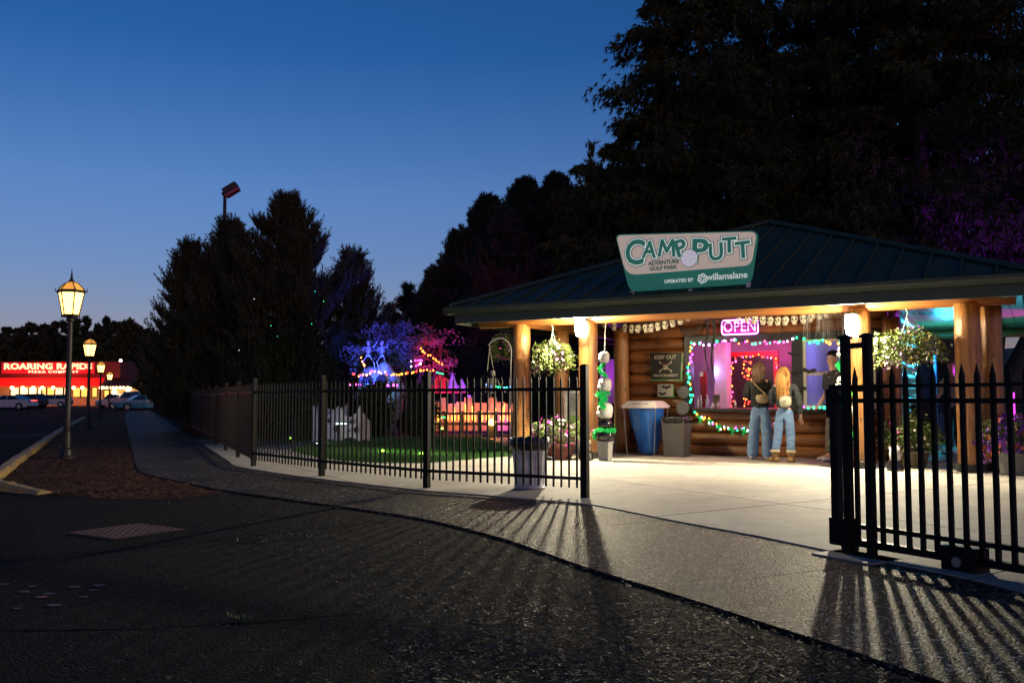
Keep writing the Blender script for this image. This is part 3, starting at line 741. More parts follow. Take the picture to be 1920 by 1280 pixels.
for s, cx, cy, w, m in (('ADVENTURE', 770, 492, 290, M_sdk), ('GOLF PARK', 767, 547, 262, M_sdk), ('OPERATED BY', 922, 675, 272, M_sw), ('willamalane', 1402, 628, 362, M_sw)):
    x, z = rel(cx, cy); me = textmesh(s, .12, .002, .0035 if s[0] != 'w' else .0022, mats=m)
    ww = max(v.co.x for v in me.vertices) - min(v.co.x for v in me.vertices); k = (w / 5.333 * .0096) / ww
    o = link('lettering', me, sign, (x, -.010, z)); o.rotation_euler = (R(90), R(0), 0); o.scale = (k, k * 1.02, 1)
x, z = rel(1160, 652); fl = MB()
for k in range(6):
    a = k * math.pi / 3 + .3; cx, cz = x + math.cos(a) * .052, z + math.sin(a) * .052
    ring = [(cx + math.cos(t * .5236) * .033, cz + math.sin(t * .5236) * .033) for t in range(12)]; inr = [(cx - math.cos(a) * .006 + math.cos(t * .5236) * .014, cz - math.sin(a) * .006 + math.sin(t * .5236) * .014) for t in range(12)]
    n = 12; fl.add([(p[0], -.009 - k * .0005, p[1]) for p in ring] + [(p[0], -.009 - k * .0005, p[1]) for p in inr], [(t, (t + 1) % n, n + (t + 1) % n, n + t) for t in range(n)])
fl.build('flower_emblem', M_sw, sign)

# OPEN neon
so1, sz1 = BP(1387, 613, 1.86)
op = bthing('neon_sign', 'glowing pink OPEN sign above the counter window', 'neon sign', so1, 1.86, sz1)
mb = MB(); mb.bbox((-.34, .02, -.14), (.34, .04, .14)); mb.build('backing', mat('neon_back', (.25, .02, .2), .3), op)
lettering('OPEN', .27, op, (0, -.01, 0), emit('neon_pink', (1, .28, .75), 7), .006, -.002, space=1.08, wide=.82)
mb = MB(); rr = rounded([((-.33, -.13), .06), ((.33, -.13), .06), ((.33, .13), .06), ((-.33, .13), .06)]); mb.tube([(p[0], .0, p[1]) for p in rr + rr[:1]], .011, 6); mb.build('border_tube', emit('neon_border', (.9, .3, 1), 7), op)
light('POINT', 'neon_light', BW(so1, 1.55, sz1 - .02), 5, (1, .12, .8), op, .1)

# KEEP OUT sign
def quad_sign(name, label, px, d, mface, medge, edge=.02):
    P = [BP(u, v, d) for u, v in px]; c = (sum(p[0] for p in P) / 4, sum(p[1] for p in P) / 4)
    t = bthing(name, label, 'sign', c[0], d, c[1]); q = [(p[0] - c[0], p[1] - c[1]) for p in P]
    mb = MB(); mb.plate([(x * 1.06 + .01, z * 1.06 - .012) for x, z in q], .012, .04); mb.build('backing_board', medge, t)
    mb = MB(); mb.plate(q, 0, .011); mb.build('sign_face', mface, t); return t
M_sblk = mat('sign_black', (.018, .02, .018), .5); M_bone = mat('bone_print', (.62, .58, .46), .6, scale=14)
ko = quad_sign('pirate_sign', 'black KEEP OUT sign with skull and crossed bones on the log wall', [(1218, 661), (1278, 662), (1275, 711), (1222, 711)], 1.885, M_sblk, mat('sign_edge_green', (.12, .3, .1), .6, col2=(.5, .48, .3), scale=3, contrast=.05))
lettering('KEEP OUT', .098, ko, (-.005, -.003, .165), M_bone, .002, .003, wide=.98); lettering('PIRATE PROPERTY', .062, ko, (0, -.003, -.178), M_bone, .002, .002, wide=.95)
for sg in (1, -1):
    mb = MB(); a = Vector((-.115, 0, -.085 * sg)); b = Vector((.115, 0, .085 * sg)); mb.tube([a, b], .010, 6, flat=.4)
    for p in (a, b):
        for w in (.014, -.014): mb.ball(p + Vector((0, 0, w)), (.015, .006, .013), 8, 5)
    mb.build('crossed_bone', M_bone, ko, loc=(0, -.004, -.01))
mb = MB(); mb.ball((0, -.008, -.005), (.045, .008, .045), 12, 7); mb.bbox((-.025, -.014, -.07), (.025, -.004, -.035)); mb.build('skull_print', M_bone, ko)
mb = MB(); mb.ball((-.018, -.016, -.012), (.011, .003, .012), 8, 5); mb.ball((.018, -.016, -.012), (.011, .003, .012), 8, 5); mb.plate([(-.065, .02), (.065, .02), (.05, .05), (.02, .075), (-.02, .075), (-.05, .05)], -.017, -.012, 1); mb.build('hat_and_eyes', [M_sblk, mat('hat_red', (.12, .03, .02), .6)], ko)
def batpoly(w):
    h = [(0, .10), (.03, .16), (.05, .11), (.12, .12), (.2, .2), (.35, .22), (.5, .12), (.46, .02), (.36, .03), (.3, -.06), (.2, -.02), (.1, -.1), (0, -.16)]
    return [(x * w, z * w) for x, z in h] + [(-x * w, z * w) for x, z in h[-2:0:-1]]
bs = quad_sign('bat_sign', 'small pale sign printed with black bats under the KEEP OUT sign', [(1233, 720), (1261, 720), (1261, 743), (1233, 743)], 1.885, mat('sign_pale', (.5, .5, .4), .6, scale=9), mat('sign_edge_two', (.1, .25, .09), .6))
for x, z, w in ((.03, .05, .2), (-.05, -.07, .17)):
    mb = MB(); mb.plate(batpoly(w), -.006, -.001); mb.build('bat_print', M_sblk, bs, loc=(x, 0, z))
for i, (u, v, w, rl, lb) in enumerate(((1485.6, 664, .16, 8, 'top paper bat on the dark post between the kiosk windows'), (1517.5, 696, .26, 4, 'widest paper bat stuck on the sash window rail'), (1488, 699, .2, -10, 'middle paper bat on the dark post between the windows'), (1500, 729, .24, 6, 'lowest paper bat beside the sash window'))):
    s, z = BP(u, v, 1.9); t = bthing('paper_bat', lb, 'decoration', s, 1.885, z, 'paper bats by the window'); mb = MB(); mb.plate(batpoly(w), -.004, .0); o = mb.build('wings', M_sblk, t); o.rotation_euler = (R(10), R(rl), 0)
    mb = MB(); mb.ball((0, 0, 0), (w * .06, .02, w * .13), 8, 6); mb.build('body', M_sblk, t)
# ------------------------------------------------------------------ fence
def picket_mesh(w, z0, z1, tip, name='picket'):
    mb = MB(); h = w / 2
    mb.add([(-h, -h, z0), (h, -h, z0), (h, h, z0), (-h, h, z0), (-h, -h, z1), (h, -h, z1), (h, h, z1), (-h, h, z1), (0, 0, z1 + tip)],
           [(3, 2, 1, 0), (0, 1, 5, 4), (1, 2, 6, 5), (2, 3, 7, 6), (3, 0, 4, 7), (4, 5, 8), (5, 6, 8), (6, 7, 8), (7, 4, 8)])
    return mb.mesh(name, M_black)
fence = thing('railing_fence', 'long black metal picket fence curving along the walk into the distance', 'fence', FPOST[0])
F0 = Vector((FPOST[0].x, FPOST[0].y, 0)); pm = picket_mesh(.017, .125, 1.25, .05)
pmb = MB(); pmb.bbox((-.032, -.032, 0), (.032, .032, 1.33)); pmb.lathe([(.046, 0), (.046, .012), (.012, .022)], 4, (0, 0, 1.33), phase=math.pi / 4); postm = pmb.mesh('post', M_black)
pmb = MB(); pmb.bbox((-.036, -.036, 0), (.036, .036, 1.36)); pmb.lathe([(.052, 0), (.052, .012), (.02, .026)], 4, (0, 0, 1.36), phase=math.pi / 4); epostm = pmb.mesh('post', M_black)
npk = 0; rest = MB()
for i, p in enumerate(FPOST):
    p = Vector((p.x, p.y, 0)); a = math.atan2(FPOST[max(1, i)].y - FPOST[max(1, i) - 1].y, FPOST[max(1, i)].x - FPOST[max(1, i) - 1].x)
    link('post', epostm if i == 0 else postm, fence, p - F0 + Vector((0, 0, .028)), (0, 0, a))
    if i + 1 < len(FPOST):
        q = Vector((FPOST[i + 1].x, FPOST[i + 1].y, 0)); d = (q - p).normalized(); L = (q - p).length; n = 22
        for z, h in ((.225, .034), (1.155, .034)):
            mb = MB(); mb.box((p + q) / 2 - F0 + Vector((0, 0, z)), (L - .07, .03, h), rot=Matrix.Rotation(a if i == 0 else math.atan2(d.y, d.x), 3, 'Z')); mb.build('rail', M_black, fence)
        for k in range(1, n):
            c = p + (q - p) * (k / n)
            if npk < 300: link('picket', pm, fence, c - F0, (0, 0, math.atan2(d.y, d.x))); npk += 1
            else: rest.box(c - F0 + Vector((0, 0, .7)), (.017, .017, 1.16))
tag(rest.build('picket', M_black, fence), kind='stuff')

# ------------------------------------------------------------------ sliding gate
GA = G(1601, 1046); GA.z = 0; GD = Vector((.51, -.86, 0)).normalized(); ga = math.atan2(GD.y, GD.x)
gate = thing('sliding_gate', 'black metal sliding gate with spear-topped pickets drawn back across the walk edge', 'gate', GA, ga)
GX0, GX1 = -.20, 2.6; GOF = .09          # the gate leaf runs behind the guide posts (local +y is away from the street)
gp = picket_mesh(.026, .10, 1.19, .08)
for k in range(26):
    x = GX0 + .17 + k * .097
    if x < GX1 - .05: link('picket', gp, gate, (x, GOF, 0))
def gbar(nm, a, b, par=gate, m=M_black): mb = MB(); mb.bbox(a, b); return mb.build(nm, m, par)
gbar('stile', (GX0 - .028, GOF - .028, .07), (GX0 + .028, GOF + .028, 1.15)); gbar('stile', (GX1 - .03, GOF - .03, .07), (GX1 + .03, GOF + .03, 1.25))
for z, h in ((1.135, .022), (1.04, .030), (.20, .03)): gbar('rail', (GX0 + .03, GOF - .022, z - h / 2), (GX1 - .03, GOF + .022, z + h / 2))
gbar('bottom_channel', (GX0 + .03, GOF - .03, .07), (GX1 - .03, GOF + .03, .115))
gbar('end_box', (GX0 - .032, GOF - .05, .06), (GX0 + .11, GOF + .05, .24))
wh = MB(); wh.tube([(GX0 + .10, GOF - .03, .052), (GX0 + .10, GOF + .03, .052)], .05, 16); wh.build('roller_wheel', M_iron, gate)
gbar('roller_box', (.62, GOF - .07, .02), (.84, GOF + .07, .17))
mb = MB(); mb.tube([(.73, GOF - .09, .085), (.73, GOF - .06, .085)], .03, 12); mb.build('roller_hub', M_steel, gate)
# guide posts
gpost = thing('gate_guide_posts', 'pair of black gate guide posts joined at the top by a short bar', 'gate post', GA, ga)
for x in (0, .175):
    p = gbar('post', (x - .025, -.06, 0), (x + .025, -.015, 1.45), gpost)
    mb = MB(); mb.lathe([(.05, 0), (.05, .015), (.016, .03)], 4, (x, -.04, 1.45), phase=math.pi / 4); mb.build('post_cap', M_black, p)
gbar('tie_bar', (.03, -.06, 1.385), (.145, -.02, 1.42), gpost)
gbar('guide_arm', (.0, -.01, 1.10), (.13, GOF + .05, 1.14), gpost)
mb = MB(); mb.tube([(.065, GOF + .04, 1.06), (.065, GOF + .04, 1.17)], .02, 10); mb.build('guide_roller', M_iron, gpost)
gbar('footing', (-.16, -.22, .001), (.30, .10, .030), gpost, M_concd)
lt = thing('gate_latch', 'black latch with curled loop on the sliding gate end', 'latch', GA, ga)
mb = MB()
for k in range(5): mb.tube([(GX0 + .02 + math.cos(t * .5) * .03, GOF - .05 + k * .012, 1.0 + k * .02 + math.sin(t * .5) * .03) for t in range(14)], .006, 5)
mb.build('loop', M_iron, lt); gbar('latch_plate', (GX0 - .035, GOF - .052, .92), (GX0 + .05, GOF - .031, 1.12), lt)

# ------------------------------------------------------------------ street lamps
M_lampglow = emit('lamp_glow', (1, .53, .13), 5.5); M_amber = emit('lamp_roof_amber', (1, .42, .07), .75)
def lamp_proto():
    t = thing('street_lamp', '', 'street lamp', (0, 0, 0), 0, 'street lamps along the mulch bed')
    mb = MB(); mb.lathe([(.16, 0), (.16, .04), (.12, .06), (.105, .16), (.08, .2), (.07, .5), (.076, .52), (.062, .56), (.052, 1.4), (.048, 2.5), (.075, 2.52), (.075, 2.55), (.06, 2.57), (.11, 2.60)], 12); mb.build('post', M_iron, t, False)
    H0, H1, r0, r1 = 2.62, 3.03, .145, .225
    mb = MB(); mb.lathe([(.10, 2.58), (.165, 2.60), (.165, 2.63), (.14, 2.64)], 6); mb.lathe([(.225, 3.03), (.255, 3.035), (.262, 3.07), (.235, 3.085)], 6)
    for k in range(6):
        a = k * math.pi / 3; mb.tube([(math.cos(a) * r0, math.sin(a) * r0, H0), (math.cos(a) * r1, math.sin(a) * r1, H1)], .012, 5)
        mb.tube([(math.cos(a) * .24, math.sin(a) * .24, 3.05), (math.cos(a) * .28, math.sin(a) * .28, 3.07), (math.cos(a) * .275, math.sin(a) * .275, 3.13)], [.012, .01, .003], 5)
        mb.tube([(math.cos(a) * .235, math.sin(a) * .235, 3.08), (math.cos(a) * .13, math.sin(a) * .13, 3.2), (math.cos(a) * .045, math.sin(a) * .045, 3.24)], .010, 5)
        mb.tube([(math.cos(a) * .145, math.sin(a) * .145, 2.61), (math.cos(a) * .16, math.sin(a) * .16, 2.56)], [.012, .004], 5)
    mb.build('lantern_frame', M_iron, t)
    for k in range(6):
        a, b = k * math.pi / 3, (k + 1) * math.pi / 3; f = .96
        P = lambda w, r, z: (math.cos(w) * r * f, math.sin(w) * r * f, z)
        mb = MB(); mb.add([P(a, r0, H0 + .015), P(b, r0, H0 + .015), P(b, r1, H1), P(a, r1, H1)], [(0, 1, 2, 3)]); mb.build('pane', M_lampglow, t)
        mb = MB(); mb.add([P(a, .235, 3.085), P(b, .235, 3.085), P(b, .13, 3.2), P(a, .13, 3.2), P(a, .045, 3.24), P(b, .045, 3.24)], [(0, 1, 2, 3), (3, 2, 5, 4)]); mb.build('roof_pane', M_amber, t)
    mb = MB(); mb.lathe([(.05, 3.23), (.055, 3.26), (.03, 3.28), (.022, 3.33), (.012, 3.4), (.002, 3.5)], 10); mb.build('finial', M_iron, t)
    return t
lp = lamp_proto()
for i, (u, H, lb) in enumerate(((129, 16.2, 'nearest and tallest lit street lamp with a spiked lantern'), (167, 31.8, 'second lit street lamp from the camera along the bed'), (189, 51.2, 'third lit street lamp from the camera along the bed'), (206, 70.6, 'farthest and smallest lit street lamp before the parked pickup'))):
    t = lp if i == 0 else copy_tree(lp)
    t.location = ((u - 960) / FPX * H, H, .0); t['label'] = lb; t.rotation_euler = (0, 0, R(10))
    t.scale = (.97, .97, .97)
    light('POINT', 'lamp_light', (t.location.x, t.location.y, 2.8), 220, (1, .6, .22), None, .14)
    if i == 2:
        pass

# ------------------------------------------------------------------ bins
c = G(994, 923); tc = thing('trash_can', 'fluted galvanised steel trash can with black liner behind the fence', 'trash can', (c.x, c.y + .18, .03))
mb = MB(); n = 64; prof = [(.165, .0), (.175, .01), (.178, .05), (.17, .06), (.185, .3), (.205, .50), (.215, .52)]
mb.lathe(prof, n)
for i, v in enumerate(mb.v):
    j, k = divmod(i, n)
    if 3 <= j <= 5:
        f = 1 + .028 * (1 if k % 4 < 2 else -1); mb.v[i] = (v[0] * f, v[1] * f, v[2])
mb.build('drum', M_galv, tc)
mb = MB(); mb.lathe([(.178, .0), (.183, .018), (.178, .035)], 32); mb.build('base_ring', M_galv, tc, True)
mb = MB(); n = 40; mb.lathe([(.215, .45), (.235, .465), (.24, .50), (.238, .56), (.225, .575), (.2, .55), (.15, .42)], n)
for i, v in enumerate(mb.v):
    k = i % n; f = 1 + .02 * math.sin(k * 2.1) + .015 * math.sin(k * 5.3); mb.v[i] = (v[0] * f, v[1] * f, v[2] + .012 * math.sin(k * 1.3 + i))
mb.build('liner', M_liner, tc, True)
for sg in (-1, 1):
    mb = MB(); mb.tube([(sg * .205, -.05, .36), (sg * .25, -.04, .35), (sg * .25, .04, .35), (sg * .205, .05, .36)], .008, 6); mb.build('handle', M_galv, tc)

rb = bthing('recycling_stand', 'blue plastic recycling bag hanging from a white square lid stand', 'recycling bin', .52, 1.36, .03)
M_blue = mat('blue_bag_plastic', (.015, .16, .62), .2, col2=(.01, .10, .45), scale=3, bump=.6, bscale=7, coat=.3)
n = 32; mb = MB(); rings = [(.02, .10, .14), (.10, .17, .16), (.3, .22, .2), (.55, .27, .25), (.8, .30, .28), (.88, .31, .29)]
vs = []
for z, a, b in rings:
    for k in range(n):
        w = 2 * math.pi * k / n; e = .7; cx, sx_ = math.cos(w), math.sin(w)
        f = 1 + .07 * math.sin(k * 2.9 + z * 4) * (1 - z * .7) + .04 * math.sin(k * 5.1)
        vs.append((math.copysign(abs(cx) ** e, cx) * a * f + .07 * (1 - z), math.copysign(abs(sx_) ** e, sx_) * b * f, z))
mb.add(vs, [(j * n + k, j * n + (k + 1) % n, (j + 1) * n + (k + 1) % n, (j + 1) * n + k) for j in range(5) for k in range(n)] + [tuple(range(n - 1, -1, -1))])
mb.build('bag', M_blue, rb, True)
mb = MB(); mb.lathe([(.48, .86), (.48, .90), (.36, .985), (.33, .99), (.30, .985)], 4, phase=math.pi / 4); mb.build('lid', M_white, rb)
mb = MB()
for k, w in enumerate((.03, .05, .03, .06, .02, .05, .03)): mb.bbox((-.19 + k * .055, -.312 + .0, .925), (-.19 + k * .055 + w * .7, -.306, .945))
o = mb.build('faded_print', mat('print_violet', (.3, .2, .45), .6), rb, rot=(R(-35), 0, 0)); o.location = (0, .22, -.02 + .0); o.location = (0, -.0, 0); o.rotation_euler = (0, 0, 0)
for sx_ in (-1, 1):
    for sy_ in (-1, 1):
        mb = MB(); mb.tube([(sx_ * .31, sy_ * .31, .87), (sx_ * .26, sy_ * .28, .0)], .008, 6); mb.build('leg', M_steel, rb)
gb = bthing('square_bin', 'dark grey square waste bin with black liner beside the blue recycling bag', 'trash can', 1.16, 1.22, .03)
mb = MB(); mb.lathe([(.25, 0), (.26, .02), (.295, .66), (.305, .68), (.28, .68), (.24, .1)], 4, phase=math.pi / 4); mb.build('body', mat('bin_grey', (.07, .068, .066), .5), gb)
mb = MB(); n = 28; mb.lathe([(.285, .6), (.305, .64), (.31, .685), (.29, .71), (.25, .69), (.2, .5)], n)
for i, v in enumerate(mb.v):
    k = i % n; w = 2 * math.pi * k / n; q = 1 / max(abs(math.cos(w)), abs(math.sin(w))) * .74; f = q * (1 + .03 * math.sin(k * 2.7)); mb.v[i] = (v[0] * f, v[1] * f, v[2] + .01 * math.sin(k * 1.9))
mb.build('liner', M_liner, gb, True)
pd = bthing('grey_paddle', 'grey round paddle on a stick leaning behind the square bin', 'paddle', 1.10, 1.62, .03)
mb = MB(); mb.tube([(0, 0, 0), (0, .1, .75)], .012, 6); mb.build('stick', M_iron, pd)
mb = MB(); mb.lathe([(.02, -.012), (.12, -.01), (.125, 0), (.12, .01), (.02, .012)], 20); mb.build('disc', mat('paddle_grey', (.12, .125, .13), .5), pd, loc=(0, .1, .86), rot=(R(86), 0, 0))
s, z = BP(1282, 735, 1.88); pdd = bthing('grey_disc', 'round grey disc hung on the log wall left of the counter window', 'decoration', s, 1.86, z)
mb = MB(); mb.lathe([(.02, -.01), (.11, -.01), (.115, 0), (.11, .01), (.02, .02)], 20); mb.build('disc', MATS['paddle_grey'], pdd, rot=(R(90), 0, 0))
mb = MB(); mb.tube([(0, .0, .11), (0, .05, .14)], .004, 5); mb.build('hook', M_iron, pdd)

# ------------------------------------------------------------------ skull garlands
M_skull = mat('skull_plastic', (.62, .57, .46), .5, col2=(.45, .4, .3), scale=12); M_soc = mat('skull_socket', (.012, .01, .01), .8)
def skull_mesh(h, name='skull'):
    mb = MB(); mb.ball((0, .02 * h, .12 * h), (.36 * h, .42 * h, .38 * h), 12, 8); mb.box((0, -.16 * h, -.3 * h), (.4 * h, .3 * h, .3 * h)); mb.box((0, -.22 * h, -.14 * h), (.52 * h, .28 * h, .2 * h))
    for sg in (-1, 1): mb.ball((sg * .15 * h, -.33 * h, .04 * h), (.105 * h, .07 * h, .11 * h), 8, 6, 1)
    mb.box((0, -.375 * h, -.12 * h), (.07 * h, .02 * h, .1 * h), 1)
    for k in range(5): mb.box(((k - 2) * .07 * h, -.315 * h, -.27 * h), (.012 * h, .012 * h, .1 * h), 1)
    mb.box((0, -.315 * h, -.27 * h), (.34 * h, .011 * h, .02 * h), 1)
    return mb.mesh(name, [M_skull, M_soc], True)
SK16 = skull_mesh(.165)
def garland(label, px, d):
    P = [BP(u, v, d) for u, v in px]; c = P[len(P) // 2]
    t = bthing('skull_garland', label, 'garland', c[0], d, c[1], 'skull garlands under the porch beam')
    pts = [(s - c[0], 0, z - c[1] + .07) for s, z in P]
    ends = [(pts[0][0] - .12, 0, pts[0][2] + .04)] + pts + [(pts[-1][0] + .12, 0, pts[-1][2] + .05)]
    mb = MB(); mb.tube([tuple(p) for p in spline(ends, 3)], .005, 5); mb.build('cord', M_iron, t)
    for x, y, z in pts: link('skull', SK16, t, (x, -.01, z - .08), (rnd.uniform(-.15, .15), rnd.uniform(-.12, .12), rnd.uniform(-.5, .5)))
c7 = lambda x, y: (1160 + x / 4.267, 580 + y / 4.267)
c8 = lambda x, y: (1370 + x / 3.764, 560 + y / 3.764)
garland('string of pale plastic skulls sagging above the KEEP OUT sign', [(1135, 606), (1151, 611)] + [c7(*p) for p in ((50, 145), (105, 150), (162, 152), (220, 148), (268, 143), (320, 132), (378, 120), (437, 105), (495, 85), (557, 55))], .9)
garland('string of pale plastic skulls hanging above the sash window and OPEN sign', [c8(*p) for p in ((60, 113), (118, 130), (172, 140), (228, 150), (282, 155), (336, 155), (390, 152), (450, 147), (512, 140), (572, 128), (632, 108), (678, 98), (745, 76))], .9)

# ------------------------------------------------------------------ black gauze
M_gauze = gauze('black_gauze', (.012, .01, .012), .55)
def swag(label, pts_top, drop, d, seed, tails=()):
    q = random.Random(seed); P = [BP(u, v, d) for u, v in pts_top]; c = P[0]
    t = bthing('black_gauze_drape', label, 'drape', c[0], d, c[1], 'black gauze swags on the porch')
    top = spline([(s - c[0], 0, z - c[1]) for s, z in P], 8); n = len(top); rows = 5; vs = []
    for j in range(rows + 1):
        for i, p in enumerate(top):
            w = math.sin(math.pi * i / (n - 1)); vs.append((p.x, .03 * math.sin(i * .9 + j), p.z - drop * (j / rows) * (.25 + .75 * w) * (1 + .12 * math.sin(i * 1.3))))
    mb = MB(); mb.add(vs, [(j * n + i, j * n + i + 1, (j + 1) * n + i + 1, (j + 1) * n + i) for j in range(rows) for i in range(n - 1)]); mb.build('cloth', M_gauze, t, True)
    mb = MB(); mb.tube([(p.x, .02, p.z) for p in top], .008, 5); mb.tube([vs[rows * n + i] for i in range(n)], .006, 4); mb.build('hem', M_soc, t)
    for u, v0, v1, w in tails:
        s0, z0 = BP(u, v0, d); _, z1 = BP(u, v1, d); m = 9
        vs = []
        for k in range(m + 1):
            f = k / m; ww = w * (1 - .75 * f) * (1 + .2 * math.sin(k * 2.2)); zz = z0 + (z1 - z0) * f; off = .03 * math.sin(k * .8)
            vs += [(s0 - c[0] - ww + off, -.03, zz - c[1]), (s0 - c[0] + off, -.05, zz - c[1]), (s0 - c[0] + ww + off, -.03, zz - c[1])]
        mb = MB(); mb.add(vs, [f for k in range(m) for f in ((3 * k, 3 * k + 1, 3 * k + 4, 3 * k + 3), (3 * k + 1, 3 * k + 2, 3 * k + 5, 3 * k + 4))]); mb.build('torn_strip', mat('gauze_strip', (.015, .012, .015), .9), t)
swag('black gauze swag from the left sconce over the KEEP OUT sign', [(1128, 602), (1180, 607), (1240, 600), (1300, 588)], .18, 1.1, 1)
swag('black gauze with long torn strips hanging over the counter window', [(1262, 590), (1285, 615), (1310, 612), (1338, 588)], .16, 1.15, 2, ((1325, 588, 696, .028), (1337, 588, 718, .034)))
swag('black gauze swag dipping over the OPEN sign', [(1338, 588), (1362, 606), (1410, 606), (1458, 586)], .07, 1.15, 3, ((1467, 584, 650, .012),))
swag('black gauze swag near the sash window', [(1467, 584), (1490, 598), (1515, 594), (1528, 582)], .06, 1.15, 4)
# white cobweb strands by the right sconce
s0, z0 = BP(1565, 588, .6); cw = bthing('tinsel_strands', 'thin white strands hanging beside the sconce by the gate', 'decoration', s0, .6, z0)
mb = MB()
for k in range(60):
    x = rnd.uniform(-.5, .2); L = rnd.uniform(.12, .6) * (1 - abs(x) * .5); b = rnd.uniform(-.06, .06)
    mb.tube([(x, rnd.uniform(-.05, .05), rnd.uniform(-.02, .05)), (x + b * .5, 0, -L * .5), (x + b, rnd.uniform(-.05, .05), -L)], .0009, 3)
tag(mb.build('strands', mat('strand_white', (.3, .3, .31), .6), cw), kind='stuff')

# ------------------------------------------------------------------ string lights
BULB = {k: emit('bulb_' + k, c, e * 1.5, False) for k, c, e in (('green', (.02, 1, .35), 4), ('orange', (1, .28, .03), 4), ('violet', (.65, .08, 1), 4), ('white', (.9, .8, 1), 4), ('red', (1, .05, .03), 4), ('pink', (1, .1, .4), 4), ('blue', (.1, .3, 1), 4))}
_bm = {}
def bulbmesh(col, r):
    if (col, r) not in _bm: mb = MB(); mb.ball((0, 0, 0), (r, r, r * 1.25), 6, 5); _bm[col, r] = mb.mesh('bulb', BULB[col])
    return _bm[col, r]
def lights_string(label, P3, step, cols, r=.013, jit=.02, seed=1, name='string_lights', group=None, cordr=.003):
    q = random.Random(seed); o = Vector(P3[0]); t = thing(name, label, 'string lights', o, 0, group)
    P = spline([tuple(Vector(p) - o) for p in P3], 8); mb = MB(); mb.tube(P, cordr, 4); mb.build('cord', M_iron, t)
    acc = 0
    for a, b in zip(P, P[1:]):
        L = (b - a).length; acc += L
        while acc > step:
            acc -= step; c = b + (a - b).normalized() * min(acc, L)
            link('bulb', bulbmesh(q.choice(cols), r * (1.35 if q.random() < .2 else 1.0)), t, c + Vector((q.uniform(-jit, jit), q.uniform(-jit, jit), q.uniform(-jit, jit))))
    return t
def bpx(pts, d): return [BW(BP(u, v, d)[0], d, BP(u, v, d)[1]) for u, v in pts]
GRP = 'coloured string lights on the kiosk'
lights_string('coloured string lights along the top of the counter window', bpx([(1293, 642), (1330, 645), (1370, 640), (1420, 643), (1470, 640), (1500, 633)], 1.88), .06, ['orange', 'green', 'green', 'violet', 'white', 'pink', 'pink'], .016, .03, 3, group=GRP)
lights_string('coloured string lights running down beside the counter window', bpx([(1293, 642), (1296, 672), (1291, 700), (1296, 730), (1297, 762)], 1.88), .06, ['green', 'orange', 'violet', 'green', 'green'], .018, .03, 4, group=GRP)
swg = lights_string('coloured string lights swagged on the logs below the counter', bpx([(1298, 766), (1312, 782), (1330, 790), (1346, 800), (1372, 803), (1394, 806), (1420, 800), (1455, 796)], 1.86), .045, ['green', 'orange', 'violet', 'white', 'green'], .014, .035, 5, group=GRP)
lights_string('coloured string lights across the top of the sash window', bpx([(1500, 633), (1520, 640), (1545, 640), (1562, 646), (1580, 640)], 1.88), .08, ['green', 'violet', 'orange', 'green'], .02, .03, 6, group=GRP)
lights_string('coloured string lights under the sash window', bpx([(1497, 762), (1515, 764), (1535, 762), (1552, 764)], 1.84), .09, ['green', 'orange', 'violet', 'green'], .018, .015, 7, group=GRP)
lights_string('orange string lights round the inner red doorway', bpx([(1372, 764), (1372, 700), (1380, 672), (1412, 666), (1450, 672), (1458, 700), (1458, 764)], 3.5), .06, ['orange', 'red', 'orange', 'pink'], .015, .03, 8, group=GRP)
lights_string('orange light curtain hanging inside the dark doorway', bpx([(1398, 760), (1402, 720), (1396, 690), (1406, 676), (1408, 720), (1401, 760)], 3.52), .03, ['orange', 'red'], .012, .05, 9, group=GRP)

# ------------------------------------------------------------------ totems
M_gtin = emit('green_tinsel_glow', (.015, .5, .10), .28, False); M_ghost = mat('totem_white', (.68, .68, .64), .45); M_gloss = mat('gloss_black', (.012, .012, .013), .12)  # tinsel emits weakly, standing in for green lights shining on it
def tinsel(t, pts, r, n, seed, nm='green_garland'):
    q = random.Random(seed); P = spline(pts, 6); mb = MB()
    for k in range(n):
        c = P[q.randrange(len(P))]; d = Vector((q.gauss(0, 1), q.gauss(0, 1), q.gauss(0, 1))).normalized(); e = d.cross(Vector((q.gauss(0, 1), q.gauss(0, 1), q.gauss(0, 1)))).normalized() * .007
        a = c + d * .01; b = c + d * r * q.uniform(.6, 1.1); mb.add([a - e, a + e, b], [(0, 1, 2)])
    return mb.build(nm, M_gtin, t)
def bucket(t, h, r0, r1, m):
    mb = MB(); mb.lathe([(r0, 0), (r1 * .98, h * .92), (r1 * 1.07, h * .93), (r1 * 1.08, h), (r1 * .95, h), (r1 * .9, h * .9)], 4 if h > .31 else 20, phase=math.pi / 4); mb.build('bucket', m, t)
def head(t, z, h, w, seed):
    mb = MB(); mb.lathe([(w * .30, -h / 2), (w * .44, -h * .42), (w * .5, -h * .1), (w * .52, h * .2), (w * .42, h * .42), (w * .2, h * .5)], 14, sy=.95)
    mb.box((-w * .42, -.02, -h * .22), (w * .3, w * .5, h * .3))
    o = mb.build('skull_head', M_ghost, t, True, (rnd.uniform(-.01, .01), 0, z)); o.rotation_euler = (0, 0, R(25))
    mb = MB()
    for sg in (-1, 1): mb.ball((-w * .40, -w * .28 + sg * w * .14, h * .1), (w * .08, w * .09, h * .1), 8, 6)
    mb.build('eye_socket', M_soc, o)
